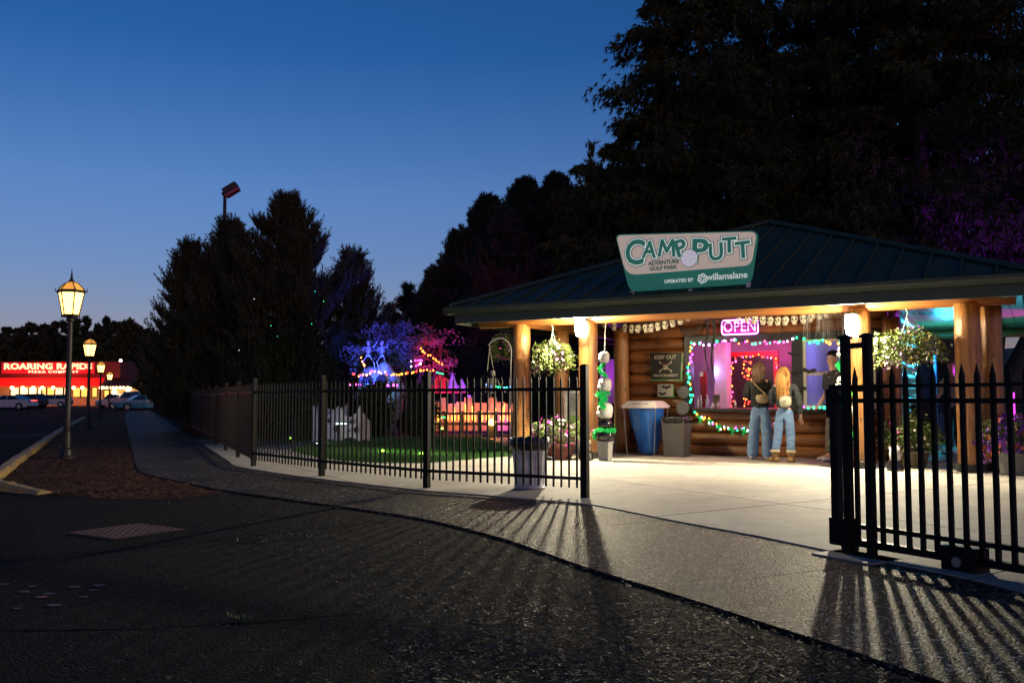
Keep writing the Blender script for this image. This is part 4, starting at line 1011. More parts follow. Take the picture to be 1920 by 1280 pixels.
def totem(label, s, d, kind):
    t = bthing('skull_totem', label, 'halloween decoration', s, d, .03, 'skull totems on the porch')
    bucket(t, .32, .115, .145, mat('bucket_grey', (.36, .36, .33), .5))
    mb = MB(); mb.lathe([(.08, .32), (.15, .36), (.165, .42), (.15, .47), (.1, .49)], 18); mb.build('cauldron', M_gloss, t, True)
    tinsel(t, [(.16, .02, .50), (.1, -.12, .50), (-.06, -.14, .51), (-.16, -.04, .47), (-.19, .0, .36)], .06, 800, 5 + kind)
    mb = MB(); mb.ball((0, 0, .60), (.125, .125, .115), 16, 10); mb.build('black_ball', M_gloss, t, True)
    head(t, .83, .26, .25, 1); head(t, 1.26, .22, .22, 2); head(t, 1.72, .19, .17, 3)
    tinsel(t, [(.08, -.06, 1.12), (-.08, -.1, 1.09), (.05, -.1, 1.03), (-.02, -.13, .95), (.04, -.12, .88)], .075, 900, 9 + kind)
    tinsel(t, [(.06, -.05, 1.40), (-.02, -.08, 1.45), (-.08, -.04, 1.52), (-.03, 0, 1.6), (0, 0, 1.64)], .055, 600, 19 + kind)
    mb = MB(); mb.tube([(0, 0, .6), (0, 0, 1.7)], .02, 8); mb.tube([(0, 0, 1.8), (-.02, .1, 2.38)], .006, 5); mb.build('pole', M_iron, t)
    return t
for u, v in ((1312, 784), (1330, 790), (1348, 801), (1372, 806), (1393, 808), (1420, 803), (1456, 798)):
    s_, z_ = BP(u, v, 1.83); c_ = BW(s_, 1.83, z_) - swg.location
    tinsel(swg, [c_ + Vector((-.03, 0, .03)), c_ + Vector((.03, 0, 0)), c_ + Vector((0, 0, -.06))], .05, 150, u, 'green_tuft')
totem('white skull heads and green tinsel stacked on a bucket by the fence end post', .50, -.42, 0)
totem('white skull heads and green tinsel stacked on a bucket behind the gate', 4.27, -.12, 1)
for s, d, lb in ((.20, -.52, 'small white-domed lantern on a black base beside the left bucket'), (4.98, -.35, 'small white-domed lantern on a black base behind the gate beside the planter')):
    t = bthing('dome_lantern', lb, 'lantern', s, d, .03, 'dome lanterns on the patio')
    mb = MB(); n = 24; mb.lathe([(.11, 0), (.115, .03), (.09, .12), (.085, .15)], n)
    for i, v in enumerate(mb.v): f = 1 + (.04 if i % 2 else 0); mb.v[i] = (v[0] * f, v[1] * f, v[2])
    mb.build('base', M_gloss, t); mb = MB(); mb.lathe([(.075, .15), (.08, .25), (.065, .33), (.03, .36), (.004, .365)], 16); mb.build('dome', M_ghost, t, True)

# ------------------------------------------------------------------ flowers
PET = [mat('petal_' + k, c, .5, col2=tuple(x * .8 for x in c)) for k, c in (('magenta', (.55, .05, .38)), ('lilac', (.42, .22, .5)), ('violet', (.16, .03, .38)), ('yellow', (.65, .5, .08)), ('white', (.65, .6, .55)), ('red', (.4, .06, .03)))]
M_lf = mat('flower_leaf', (.11, .15, .035), .6, col2=(.05, .075, .018), scale=6, spec=.2)
def flowers(name, t, c, r, nleaf, nflow, cols, fsize=.03, droop=0.0, low=-1.0):
    def pts(n, k0, k1):
        d = nr.normal(size=(n * 2, 3)); d /= np.linalg.norm(d, axis=1)[:, None]; d = d[d[:, 2] > low][:n]; L = nr.uniform(k0, k1, len(d))[:, None]
        lump = 1 + .2 * np.sin(d[:, :1] * 7 + 1) + .16 * np.cos(d[:, 1:2] * 9) + .12 * np.sin(d[:, 2:] * 11 + d[:, :1] * 5)
        p = d * L * np.array(r) * lump; p[:, 2] -= droop * (np.abs(d[:, 0]) ** 2) * L[:, 0]; return p + np.array(c), d
    p, d = pts(nleaf, .45, 1.05); N = len(p); a = nr.normal(size=(N, 3)) * .5 + d; a /= np.linalg.norm(a, axis=1)[:, None]; b = np.cross(a, nr.normal(size=(N, 3))); b /= np.linalg.norm(b, axis=1)[:, None]
    L = nr.uniform(.025, .06, N)[:, None]; v = np.stack([p, p + a * L * .5 + b * L * .22, p + a * L, p + a * L * .5 - b * L * .22], 1).reshape(-1, 3)
    link('foliage', npmesh('foliage', v, np.arange(4 * N).reshape(-1, 4), M_lf), t)
    tr = MB()      # trailing stems with their leaves
    for k in range(26):
        a = rnd.uniform(0, 6.283); c0 = Vector(c); o_ = Vector((math.cos(a) * r[0], math.sin(a) * r[1], 0)); L0 = rnd.uniform(.55, 1.25)
        P = spline([c0 + o_ * .5 + Vector((0, 0, r[2] * .5)), c0 + o_ * rnd.uniform(.9, 1.15) + Vector((0, 0, r[2] * rnd.uniform(-.1, .75))), c0 + o_ * rnd.uniform(1.0, 1.35) - Vector((0, 0, r[2] * L0 * (.2 if low > -.9 else .75)))], 5)
        tr.tube(P, .004, 3)
        for p_ in P[2:]:
            for _ in range(4):
                d_ = Vector((rnd.gauss(0, 1), rnd.gauss(0, 1), rnd.gauss(0, 1))).normalized(); e_ = d_.orthogonal().normalized() * .012; l_ = rnd.uniform(.03, .06)
                tr.add([p_, p_ + d_ * l_ * .5 + e_, p_ + d_ * l_, p_ + d_ * l_ * .5 - e_], [(0, 1, 2, 3)])
    tag(tr.build('trailing_stems', M_lf, t), kind='stuff')
    p, d = pts(nflow, .88, 1.12); N = len(p); vs = []; fs = []; mi = []
    for k in range(N):
        n = Vector(d[k]) + Vector(nr.normal(size=3) * .4); n.normalize(); a = n.orthogonal().normalized(); b = n.cross(a); o = len(vs); R_ = fsize * rnd.uniform(.7, 1.3); cc = Vector(p[k])
        vs.append(cc)
        for q in range(10): w = q * math.pi / 5; rr = R_ * (1 if q % 2 else .68); vs.append(cc + (a * math.cos(w) + b * math.sin(w)) * rr + n * R_ * .45)
        ci = rnd.choices(range(len(cols)), [1] * len(cols))[0]
        for q in range(10): fs.append((o, o + 1 + q, o + 1 + (q + 1) % 10)); mi.append(ci)
    link('blossom', npmesh('blossom', np.array([tuple(x) for x in vs]), np.array(fs), [PET[i] for i in cols], np.array(mi)), t)
def planter(label, loc, pr, ph, c, r, nl, nf, cols, potc, fs_=.035, low=-.3):
    t = thing('flower_planter', label, 'planter', loc); mb = MB(); mb.lathe([(pr * .72, 0), (pr * .78, .02), (pr, ph * .9), (pr * 1.08, ph * .92), (pr * 1.08, ph), (pr * .9, ph), (pr * .85, ph * .8)], 22); mb.build('pot', potc, t, True)
    flowers('f', t, c, r, nl, nf, cols, fs_, .1, low); return t
p = AT(1046, 862, 15.6); planter('planter of pink and pale flowers behind the trash can and fence', (p.x, p.y, .03), .3, .26, (0, 0, .42), (.42, .36, .28), 2200, 150, [0, 0, 4, 1], mat('pot_red', (.16, .05, .04), .6), .04, -.6)
p = AT(1712, 875, 13.75); planter('round brown pot of pale bushy flowers behind the sliding gate', (p.x, p.y, .03), .24, .24, (0, 0, .44), (.36, .34, .32), 2600, 60, [4, 4, 0], mat('pot_brown', (.12, .1, .06), .6), .028, -.5)
p = AT(1900, 880, 12.4); planter('planter of purple and red flowers at the right frame edge', (p.x, p.y, .03), .2, .3, (0, 0, .52), (.33, .33, .26), 1400, 420, [2, 2, 2, 5], mat('pot_grey', (.2, .2, .19), .5), .034, -.7)
def basket(label, loc, zhook, r, cols, nl, nf, hookname='hanger'):
    t = thing('hanging_basket', label, 'hanging basket', loc, 0, 'hanging flower baskets')
    H = zhook - loc[2]
    mb = MB(); mb.lathe([(.06, -.16), (.12, -.14), (.17, 0), (.17, .02), (.14, .01)], 16); mb.build('basket_bowl', mat('basket_dark', (.05, .04, .03), .8), t)
    flowers('f', t, (0, 0, .04), r, nl, nf, cols, .026, .12)
    mb = MB()
    for k in range(3): a = k * 2.1 + .3; mb.tube([(math.cos(a) * .15, math.sin(a) * .15, 0), (0, 0, H * .82)], .005, 4)
    mb.tube([(0, 0, H * .82), (.015, 0, H * .9), (-.01, 0, H)], .007, 5); mb.build(hookname, mat('hanger_green', (.2, .4, .3), .5), t)
s, z = BP(1036, 672, -.1); q = BW(s, -.1, z); basket('hanging basket of pale pink flowers between the two left columns', tuple(q), 2.36, (.31, .3, .27), [1, 4, 1, 4, 0], 2300, 170)
s, z = BP(1702, 655, -.1); q = BW(s, -.1, z); basket('wide hanging basket of yellow and violet flowers behind the gate', tuple(q), 2.36, (.43, .4, .26), [3, 4, 2, 1, 4], 3000, 200)
q = AT(948, 652, 19.2); bk = basket('small pink hanging basket in shadow left of the first column', tuple(q), q.z + .32, (.26, .26, .3), [0, 0, 1], 1200, 90)
# ------------------------------------------------------------------ people
M_skin = mat('skin', (.55, .33, .24), .5, col2=(.5, .29, .2), scale=8)
def hand_chain(V, Ed, Rr, wi, wrist, dirv, out, curl):
    """palm and five fingers growing from wrist index wi"""
    d = Vector(dirv).normalized(); o = Vector(out).normalized(); f = d.cross(o).normalized()
    pi = len(V); V.append(Vector(wrist) + d * .045); Ed.append((wi, pi)); Rr.append((.026, .018))
    for k, L in enumerate((.062, .072, .068, .052)):
        b = Vector(wrist) + d * .085 + f * (k - 1.5) * .019; i0 = len(V); V.append(b); Ed.append((pi, i0)); Rr.append(.0105)
        V.append(b + d * L * .5 + o * L * .14 * curl); Ed.append((i0, i0 + 1)); Rr.append(.0095)
        V.append(b + d * L * .88 + o * L * .5 * curl); Ed.append((i0 + 1, i0 + 2)); Rr.append(.008)
    t = Vector(wrist) + d * .035 - f * .032; i0 = len(V); V.append(t); Ed.append((pi, i0)); Rr.append(.012)
    V.append(t + d * .035 - f * .016 + o * .015); Ed.append((i0, i0 + 1)); Rr.append(.010)
    V.append(t + d * .06 - f * .012 + o * .03); Ed.append((i0 + 1, i0 + 2)); Rr.append(.0085)
def folds(me, amp, fr):
    from mathutils import noise
    N = [v.normal.copy() for v in me.vertices]
    for v, n in zip(me.vertices, N):
        c = v.co; w = noise.noise(Vector((c.x * fr, c.y * fr, c.z * fr * 1.7))) + .6 * abs(noise.noise(Vector((c.x * fr * 2 + c.z * 6, c.y * fr * 2, c.z * fr * 2.6)))) * 2 - .5
        v.co = c + n * amp * w
    me.update(); return me
def person(label, loc, rz, H, m_top, m_leg, m_shoe, arms, legs, leg_r, yaw=0, hair=None, hairm=None, top_low=.50, sleeve=1.0, top_r=1.0, boots=False, lean=0.0):
    t = thing('person', label, 'person', loc, rz); s = H
    V, Ed, Rr = [], [], []
    def v(p, r, par=None):
        V.append(Vector(p) * s); Rr.append(tuple(x * s for x in r) if hasattr(r, '__len__') else r * s)
        if par is not None: Ed.append((par, len(V) - 1))
        return len(V) - 1
    ln = lean
    pel = v((0, 0, .52), (.075, .058)); bel = v((0, ln * .3, .61), (.066, .05), pel); ch = v((0, ln * .7, .72), (.078, .056), bel); nb = v((0, ln + .008, .815), (.04, .036), ch); nk = v((0, ln, .85), .030, nb)
    h1 = v((0, ln - .012, .895), (.040, .047), nk); h2 = v((0, ln - .006, .935), (.046, .054), h1); h3 = v((0, ln, .968), (.034, .040), h2)
    for sg, (el, wr) in zip((-1, 1), arms):
        sh = v((sg * .098, ln, .79), .034, ch); e = v(el, .026, sh); w = v(wr, .018, e)
        dv = (Vector(wr) - Vector(el)).normalized(); n0 = len(V)
        hand_chain(V, Ed, Rr, w, Vector(wr) * s, dv, (0, -1, 0) if abs(dv.y) < .7 else (0, 0, -1), .8)
    for sg, (kn, an, toe) in zip((-1, 1), legs):
        hp = v((sg * .05, 0, .49), .05, pel); k = v(kn, .035, hp); a = v(an, .024, k); f = v(toe, .02, a)
    me = skinmesh('body', V, Ed, Rr, M_skin, 0, 1); b = link('body', me, t)
    # face
    hd = Vector((0, ln - .006, .93)) * s; hm = part_empty('head_features', t); hm.location = hd
    mb = MB(); mb.add([(-.010 * s, -.052 * s, -.012 * s), (.010 * s, -.052 * s, -.012 * s), (0, -.071 * s, -.014 * s), (0, -.052 * s, .014 * s)], [(0, 1, 2), (0, 2, 3), (1, 3, 2)]); mb.build('nose', M_skin, hm)
    for sg in (-1, 1):
        mb = MB(); mb.ball((sg * .018 * s, -.051 * s, .006 * s), (.007 * s, .004 * s, .004 * s), 8, 5); mb.build('eye', M_soc, hm)
        mb = MB(); mb.ball((sg * .047 * s, .004 * s, -.002 * s), (.006 * s, .012 * s, .018 * s), 8, 6); mb.build('ear', M_skin, hm)
    mb = MB(); mb.ball((0, -.054 * s, -.030 * s), (.014 * s, .004 * s, .004 * s), 8, 5); mb.build('mouth', mat('lips', (.4, .14, .12), .5), hm)
    hm.rotation_euler = (0, 0, yaw)
    # clothes
    V2, E2, R2 = [], [], []
    def w(p, r, par=None):
        V2.append(Vector(p) * s); R2.append(tuple(x * s for x in r) if hasattr(r, '__len__') else r * s)
        if par is not None: E2.append((par, len(V2) - 1))
        return len(V2) - 1
    q = top_r
    a0 = w((0, 0, top_low), (.092 * q, .072 * q)); a1 = w((0, ln * .3, .60), (.090 * q, .07 * q), a0); a2 = w((0, ln * .7, .72), (.095 * q, .072 * q), a1); a3 = w((0, ln + .004, .80), (.062, .052), a2); w((0, ln, .832), (.042, .04), a3)
    for sg, (el, wr) in zip((-1, 1), arms):
        sh = w((sg * .105, ln, .785), .045 * q, a2); e = w(el, .040 * q, sh)
        if sleeve > .6: w(Vector(el).lerp(Vector(wr), .92), .030 * q, e)
    tp = link('top', folds(skinmesh('top', V2, E2, R2, m_top, 0, 3), .013, 8), t)
    V2, E2, R2 = [], [], []
    a0 = w((0, 0, .60), (.082, .07)); a1 = w((0, .004, .505), (.09, .074), a0)
    for sg, (kn, an, toe) in zip((-1, 1), legs):
        hp = w((sg * .048, .004, .455), (leg_r[0], leg_r[0]), a1); k = w(kn, leg_r[1], hp); m_ = w(Vector(kn).lerp(Vector(an), .5), (leg_r[1] + leg_r[2]) / 2, k); w(Vector(an) + Vector((0, 0, leg_r[3])), leg_r[2], m_)
    link('trousers', folds(skinmesh('trousers', V2, E2, R2, m_leg, 0, 3), .010, 9), t)
    for sg, (kn, an, toe) in zip((-1, 1), legs):
        a, tt = Vector(an) * s, Vector(toe) * s; d = (tt - a); d.z = 0; d.normalize(); hh = .13 * s if boots else .05 * s
        P = [(-.045, .055), (-.02, .07), (.04, .055), (.09, .040), (.115, .028)]
        vs, n = [], 10; side = Vector((-d.y, d.x, 0))
        for x, r in P:
            for k in range(n):
                an_ = 2 * math.pi * k / n; zz = max(0.0, .026 + math.sin(an_) * r * .62) if x > .0 else max(0, .03 + math.sin(an_) * r * .7)
                vs.append(Vector((a.x, a.y, 0)) + d * x * s + side * math.cos(an_) * min(r, .032) * s * .95 + Vector((0, 0, zz * s * .75)))
        mb = MB(); mb.add(vs, [(i * n + k, i * n + (k + 1) % n, (i + 1) * n + (k + 1) % n, (i + 1) * n + k) for i in range(4) for k in range(n)] + [tuple(range(n - 1, -1, -1)), tuple(4 * n + k for k in range(n))])
        if boots:
            mb.lathe([(.036 * s, 0), (.036 * s, .08 * s), (.044 * s, .10 * s)], 10, (a.x, a.y, .01))
        sh = mb.build('boot' if boots else 'shoe', m_shoe, t, True)
        if boots:
            mb = MB(); mb.lathe([(.044 * s, .085 * s), (.052 * s, .10 * s), (.045 * s, .12 * s)], 12, (a.x, a.y, .01)); mb.build('fleece_cuff', mat('fleece', (.6, .5, .33), .9, bump=.8, bscale=40), sh, True)
    if hair: hair(t, s, ln, hairm, yaw)
    return t
def long_hair(L, wid, wave):
    def f(t, s, ln, m, yaw):
        o = part_empty('hair', t); o.location = Vector((0, ln, .93)) * s; o.rotation_euler = (0, 0, yaw * .6)
        mb = MB(); mb.ball((0, .008 * s, .006 * s), (.050 * s, .054 * s, .052 * s), 14, 9)
        mb.tube([(0, .035 * s, .03 * s), (0, .058 * s, -.02 * s), (0, .064 * s, -.07 * s), (0, .068 * s, -L * s)], [.03 * s, .042 * s, wid * .8 * s, wid * .4 * s], 12, flat=.6)
        mb.build('hair_mass', m, o, True)
        q = random.Random(3); mb = MB()
        for k in range(230):
            a = q.uniform(-1.9, 1.9); x0, y0 = math.sin(a) * .054 * s, math.cos(a) * .056 * s + .01 * s; ph = q.uniform(0, 6); LL = L * q.uniform(.75, 1.12)
            P = [(x0 * .5, y0 * .5, .052 * s), (x0, y0, .012 * s)]
            for j in range(1, 6): f_ = j / 5; P.append((x0 * (1 + .3 * f_ * (wid / .06 - 1)) + math.sin(ph + j * 1.6) * wave * s, y0 * (1 - .1 * f_) + .022 * s * f_ + math.cos(ph + j * 1.9) * wave * s * .6, .015 * s - (LL + .015) * s * f_))
            mb.tube([tuple(p) for p in spline(P, 2)], [.0055 * s] * (len(P) * 2 - 2) + [.001 * s], 4)
        mb.m = [q.random() < .35 and 1 or 0 for _ in mb.f]; mb.m = [mb.m[(i // 30) * 30] for i in range(len(mb.f))]
        dk = mat(m.name + '_deep', tuple(x * .45 for x in ((.12, .06, .03) if 'brown' in m.name else (.5, .2, .045))), .7); mb.build('hair_strands', [m, dk], o, True)
    return f
def short_hair(t, s, ln, m, yaw):
    o = part_empty('hair', t); o.location = Vector((0, ln, .93)) * s; o.rotation_euler = (0, 0, yaw)
    q = random.Random(4); mb = MB(); mb.ball((0, .018 * s, .032 * s), (.050 * s, .052 * s, .036 * s), 14, 9)
    for k in range(260):
        d = Vector((q.gauss(0, 1), q.gauss(.3, 1), abs(q.gauss(.3, 1)))).normalized(); p = Vector((d.x * .05, d.y * .05 + .016, d.z * .036 + .032)) * s; e = d.orthogonal() * .004 * s
        mb.add([p - e, p + e, p + d * .012 * s + Vector((0, -.012 * s, 0))], [(0, 1, 2)])
    mb.build('hair_mass', m, o, True)
M_blackcloth = mat('black_cotton', (.014, .015, .016), .85, bump=.4, bscale=25); M_navy = mat('charcoal_knit', (.035, .042, .05), .85, bump=.4, bscale=25)
M_jean = mat('light_denim', (.22, .36, .56), .8, col2=(.13, .24, .42), scale=5, bump=.3, bscale=30); M_jean2 = mat('blue_denim', (.2, .34, .58), .8, col2=(.11, .2, .4), scale=5, bump=.3, bscale=30)
M_tan = mat('tan_suede', (.34, .2, .08), .8, bump=.3, bscale=40); M_brown = mat('brown_hair', (.12, .06, .03), .65, col2=(.08, .042, .022), scale=10, stretch=(8, 8, 1)); M_blond = mat('blond_hair', (.55, .27, .07), .65, col2=(.4, .19, .05), scale=10, stretch=(8, 8, 1))
M_grey = mat('grey_trousers', (.14, .12, .11), .85); M_sneak = mat('white_sneaker', (.6, .6, .6), .5)
q = G(1427, 861, .03); w1 = person('woman in black sweatshirt and wide pale jeans at the counter, with brown hair', (q.x, q.y, .03), R(158), 1.68, M_blackcloth, M_jean, M_sneak,
       (((-.14, -.02, .65), (-.07, -.17, .60)), ((.135, -.01, .65), (.06, -.16, .60))), (((-.062, -.005, .27), (-.072, .01, .04), (-.08, -.08, .02)), ((.066, -.012, .27), (.085, -.005, .04), (.10, -.09, .02))), (.064, .058, .066, -.034), R(-50), long_hair(.15, .06, .009), M_brown, .46, top_r=1.2)
q = G(1473, 866, .03); w2 = person('woman with long wavy blond hair, dark top and jeans at the counter', (q.x, q.y, .03), R(150), 1.57, M_navy, M_jean2, M_tan,
       (((-.15, .02, .63), (-.155, -.03, .475)), ((.14, -.02, .65), (.07, -.17, .6))), (((-.055, -.01, .28), (-.06, .01, .05), (-.065, -.08, .02)), ((.075, -.012, .28), (.105, -.005, .05), (.17, -.06, .02))), (.062, .05, .045, .05), R(-30), long_hair(.27, .085, .02), M_blond, .535, top_r=1.1, boots=True)
q = G(1566, 864, .03); mn = person('man in black shirt and grey trousers standing sideways by the sash window', (q.x, q.y, .03), R(-75), 1.82, M_blackcloth, M_grey, M_sneak,
       (((-.12, .02, .63), (-.10, -.08, .52)), ((.12, .02, .63), (.11, -.06, .50))), (((-.05, -.01, .27), (-.055, -.02, .045), (-.06, -.12, .02)), ((.05, -.02, .27), (.055, -.05, .045), (.06, -.15, .02))), (.058, .046, .040, .02), R(10), short_hair, mat('black_hair', (.018, .013, .01), .5), .46, .4, 1.15)
wk = person('person in pale shirt lit teal behind the porch column', tuple(BW(5.42, 4.2, .03)), R(-60), 1.75, mat('pale_shirt', (.5, .52, .5), .8), M_navy, M_sneak,
       (((-.12, -.05, .64), (-.06, -.18, .6)), ((.12, -.02, .63), (.12, -.14, .56))), (((-.05, -.01, .27), (-.055, 0, .045), (-.06, -.1, .02)), ((.05, -.01, .27), (.055, 0, .045), (.06, -.1, .02))), (.055, .042, .036, .02), 0, short_hair, M_brown, .47, .4, 1.1)
def bag(label, parent_obj, H, off, m, wdt, hgt, shoulder):
    L = parent_obj.location; t = thing('shoulder_bag', label, 'bag', (L.x, L.y, L.z), parent_obj.rotation_euler.z)
    mb = MB(); x, y, z = off
    P = [(-.5, .1), (-.46, -.25), (-.3, -.48), (0, -.55), (.3, -.48), (.46, -.25), (.5, .1), (.42, .42), (0, .5), (-.42, .42)]
    n = len(P); vs = [(x + a * wdt * k, y + e, z + b * hgt * k) for e, k in ((-.045, .8), (0, 1), (.045, .8)) for a, b in P]
    mb.add(vs, [(j * n + i, j * n + (i + 1) % n, (j + 1) * n + (i + 1) % n, (j + 1) * n + i) for j in range(2) for i in range(n)] + [tuple(range(n - 1, -1, -1)), tuple(2 * n + i for i in range(n))])
    mb.build('pouch', m, t, True)
    mb = MB(); mb.tube(spline([(x - wdt * .45, y, z + hgt * .2), (shoulder[0] - .02, .09 * H * .7, shoulder[2] - .1), shoulder, (shoulder[0] + .02, -.08, shoulder[2] - .12), (x + wdt * .3, y - .12, z + hgt * .4), (x + wdt * .45, y, z + hgt * .2)], 4), .012, 6); mb.build('strap', m, t)
    mb = MB(); mb.bbox((x - .015, y + .045, z), (x + .015, y + .055, z + .02)); mb.build('clasp', M_steel, t)
bag('tan shoulder bag on the woman in the black sweatshirt', w1, 1.68, (-.06, .17, 1.03), mat('tan_bag', (.42, .32, .18), .5), .22, .15, (.1, .0, 1.39))
bag('cream shoulder bag on the blond woman', w2, 1.57, (-.05, .15, .98), mat('cream_bag', (.56, .55, .42), .5), .20, .19, (.11, .0, 1.29))

# ------------------------------------------------------------------ counter goods inside
def bottle(label, u, d, h, r, m, group='bottles on the counter'):
    s, _ = BP(u, 760, d); t = bthing('bottle', label, 'bottle', s, d, wb, group)
    mb = MB(); mb.lathe([(r, 0), (r, h * .6), (r * .9, h * .68), (r * .35, h * .78), (r * .35, h * .88)], 12); mb.build('body', m, t, True)
    mb = MB(); mb.lathe([(r * .42, h * .88), (r * .42, h * .95), (r * .15, h)], 10); mb.box((-r * .4, 0, h * .97), (r * .9, r * .3, r * .25)); mb.build('pump', M_white, t)
M_clear = glassmat('clear_plastic', (.7, .8, .95), .45, .1)
for u, h, r, lb in ((1309, .22, .02, 'slim white bottle at the left end of the counter'), (1315, .24, .02, 'second slim white bottle on the counter, before the red stand')): bottle(lb, u, 2.1, h, r, M_white)
bottle('clear pump bottle of hand gel on the counter', 1327, 2.12, .25, .04, M_clear); bottle('small bottle beside the card reader on the counter', 1337, 2.05, .1, .04, M_white); bottle('white bottle right of the card reader', 1347, 2.1, .12, .035, M_white); bottle('thin bottle before the inner door', 1379, 2.1, .15, .02, M_white)
s, _ = BP(1319, 700, 2.3); t = bthing('red_stand', 'tall red banner stand behind the counter bottles', 'stand', s, 2.3, wb); mb = MB(); mb.bbox((-.06, -.02, 0), (.06, .02, .68)); mb.build('banner', mat('banner_red', (.4, .01, .03), .5), t); mb = MB(); mb.bbox((-.06, -.022, .60), (0, -.018, .68)); mb.bbox((-.08, -.05, -.0), (.08, .05, .012)); mb.build('foot_and_tag', M_white, t)
s, _ = BP(1343, 750, 2.15); t = bthing('card_reader', 'dark card reader standing on the counter', 'card reader', s, 2.15, wb); mb = MB(); mb.box((0, 0, .13), (.11, .04, .24), rot=Matrix.Rotation(R(-15), 3, 'X')); mb.build('screen', M_gloss, t); mb = MB(); mb.bbox((-.05, -.06, 0), (.05, .06, .02)); mb.build('base', M_white, t)

# things in the back office behind the sash window
t = bthing('office_desk', 'dark desk inside the room behind the sash window', 'desk', (xl + xr) / 2, 3.0, .03)
mb = MB(); mb.bbox((-.45, -.25, .9), (.42, .25, .94)); mb.build('desk_top', M_gloss, t)
for x in (-.4, .37): mb = MB(); mb.bbox((x - .03, -.22, 0), (x + .03, .22, .9)); mb.build('leg', M_iron, t)
t = bthing('monitor', 'dark computer monitor on the desk behind the sash window', 'monitor', (xl + xr) / 2 + .05, 3.05, .97)
mb = MB(); mb.bbox((-.2, -.015, .08), (.2, .015, .34)); mb.build('screen', M_gloss, t); mb = MB(); mb.lathe([(.1, 0), (.1, .01), (.02, .02), (.02, .1)], 12); mb.build('stand', M_iron, t)
t = bthing('wall_shelf', 'white shelf on the violet back wall behind the sash window', 'shelf', (xl + xr) / 2 + .1, 4.42, 1.62)
mb = MB(); mb.bbox((-.4, -.12, 0), (.4, .16, .03)); mb.build('board', M_white, t); mb = MB(); mb.bbox((-.38, .1, -.12), (-.34, .16, 0)); mb.bbox((.34, .1, -.12), (.38, .16, 0)); mb.build('bracket', M_steel, t)
for k, (x, w_, h_, lb) in enumerate(((-.25, .16, .14, 'leftmost pale box on the office shelf'), (-.02, .2, .1, 'wide flat box in the middle of the office shelf'), (.22, .12, .2, 'tallest box at the right of the office shelf'))):
    b_ = bthing('storage_box', lb, 'box', (xl + xr) / 2 + .1 + x, 4.42, 1.65, 'boxes on the office shelf'); mb = MB(); mb.bbox((-w_ / 2, -.08, 0), (w_ / 2, .08, h_)); mb.build('carton', M_white if k != 1 else M_room, b_); mb = MB(); mb.bbox((-w_ / 2 - .006, -.086, h_ - .03), (w_ / 2 + .006, .086, h_ + .004)); mb.build('lid', M_grey, b_)
t = bthing('menu_board', 'dark menu board on the pink wall right of the inner door', 'menu board', px1 + .42, 4.55, 1.55); mb = MB(); mb.bbox((-.2, -.02, 0), (.2, .02, .6)); mb.build('board', M_trim, t)
mb = MB(); mb.bbox((-.23, -.03, .6), (.23, .03, .63)); mb.bbox((-.23, -.03, -.03), (.23, .03, 0)); mb.build('frame', M_white, t)
# ------------------------------------------------------------------ under the right side of the porch
fr = bthing('drink_cooler', 'dark drink cooler with two glowing cyan light strips under the porch', 'cooler', BP(1704, 700, 5.2)[0], 5.2, .03)
mb = MB(); mb.bbox((-.45, .02, 0), (.45, .6, 1.9)); mb.build('cabinet', mat('cooler_blue', (.02, .06, .16), .4), fr)
mb = MB(); mb.bbox((-.42, -.0, .75), (.42, .018, 1.85)); mb.build('door', mat('cooler_door', (.01, .035, .1), .15), fr)
for x in (-.15, .15):
    mb = MB(); mb.tube([(x, -.03, .95), (x, -.03, 1.75)], .022, 8); mb.build('light_strip', emit('cyan_tube', (.15, .75, 1), 3.2), fr)
light('POINT', 'cooler_light', BW(BP(1704, 700, 5.2)[0], 4.7, 1.4), 90, (.06, .5, 1), fr, .1)
ctr = bthing('snack_counter', 'dark counter shelf in front of the drink cooler under the porch', 'counter', BP(1704, 760, 4.5)[0], 4.5, .03)
mb = MB(); mb.bbox((-.55, -.25, .86), (.5, .25, .9)); mb.build('top', M_gloss, ctr); mb = MB(); mb.bbox((-.5, -.2, 0), (.45, .2, .86)); mb.build('cabinet', mat('counter_dark', (.02, .02, .022), .5), ctr)
mg = bthing('glow_column', 'magenta light column beyond the porch at the right edge', 'light column', BP(1898, 760, 6.2)[0], 6.2, .03)
mb = MB(); mb.tube([(0, 0, .5), (0, 0, 1.15)], .05, 10); mb.build('tube', emit('magenta_tube', (.9, .06, .8), 2.2), mg); mb = MB(); mb.lathe([(.1, 0), (.09, .04), (.05, .05), (.05, .5)], 12); mb.lathe([(.055, 1.15), (.055, 1.2), (.02, 1.22)], 12); mb.build('stand', M_iron, mg)
light('SPOT', 'porch_uplight', BW(6.4, 5.6, .3), 170, (.03, .6, .8), None, .1, BW(5.2, 4.0, 2.6), 110)
light('POINT', 'porch_teal', BW(5.25, 5.6, 1.9), 170, (.03, .5, .8), None, .15)
light('SPOT', 'porch_violet', BW(7.6, 4.5, .9), 900, (.45, .03, 1), None, .1, BW(5.6, 3.8, 2.6), 60)
for (s, d, tgt, col, lb) in ((6.4, 5.6, (5.2, 4.0, 2.6), (.05, .75, .75), 'teal floor spotlight under the porch'), (7.6, 4.5, (5.6, 3.8, 2.6), (.5, .06, 1), 'violet spotlight on a stake beside the porch')):
    t = bthing('spotlight', lb, 'spotlight', s, d + .12, .03); z = .22 if s < 7 else .8
    mb = MB(); mb.tube([(0, 0, 0), (0, 0, z)], .02, 6); mb.lathe([(.04, -.06), (.06, .0), (.06, .03)], 12, (0, 0, z + .04)); mb.build('body', M_iron, t)
    mb = MB(); mb.lathe([(.05, 0), (.05, .005)], 12, (0, 0, z + .072)); mb.build('lens', emit('lens_%d' % int(s), col, 3), t)

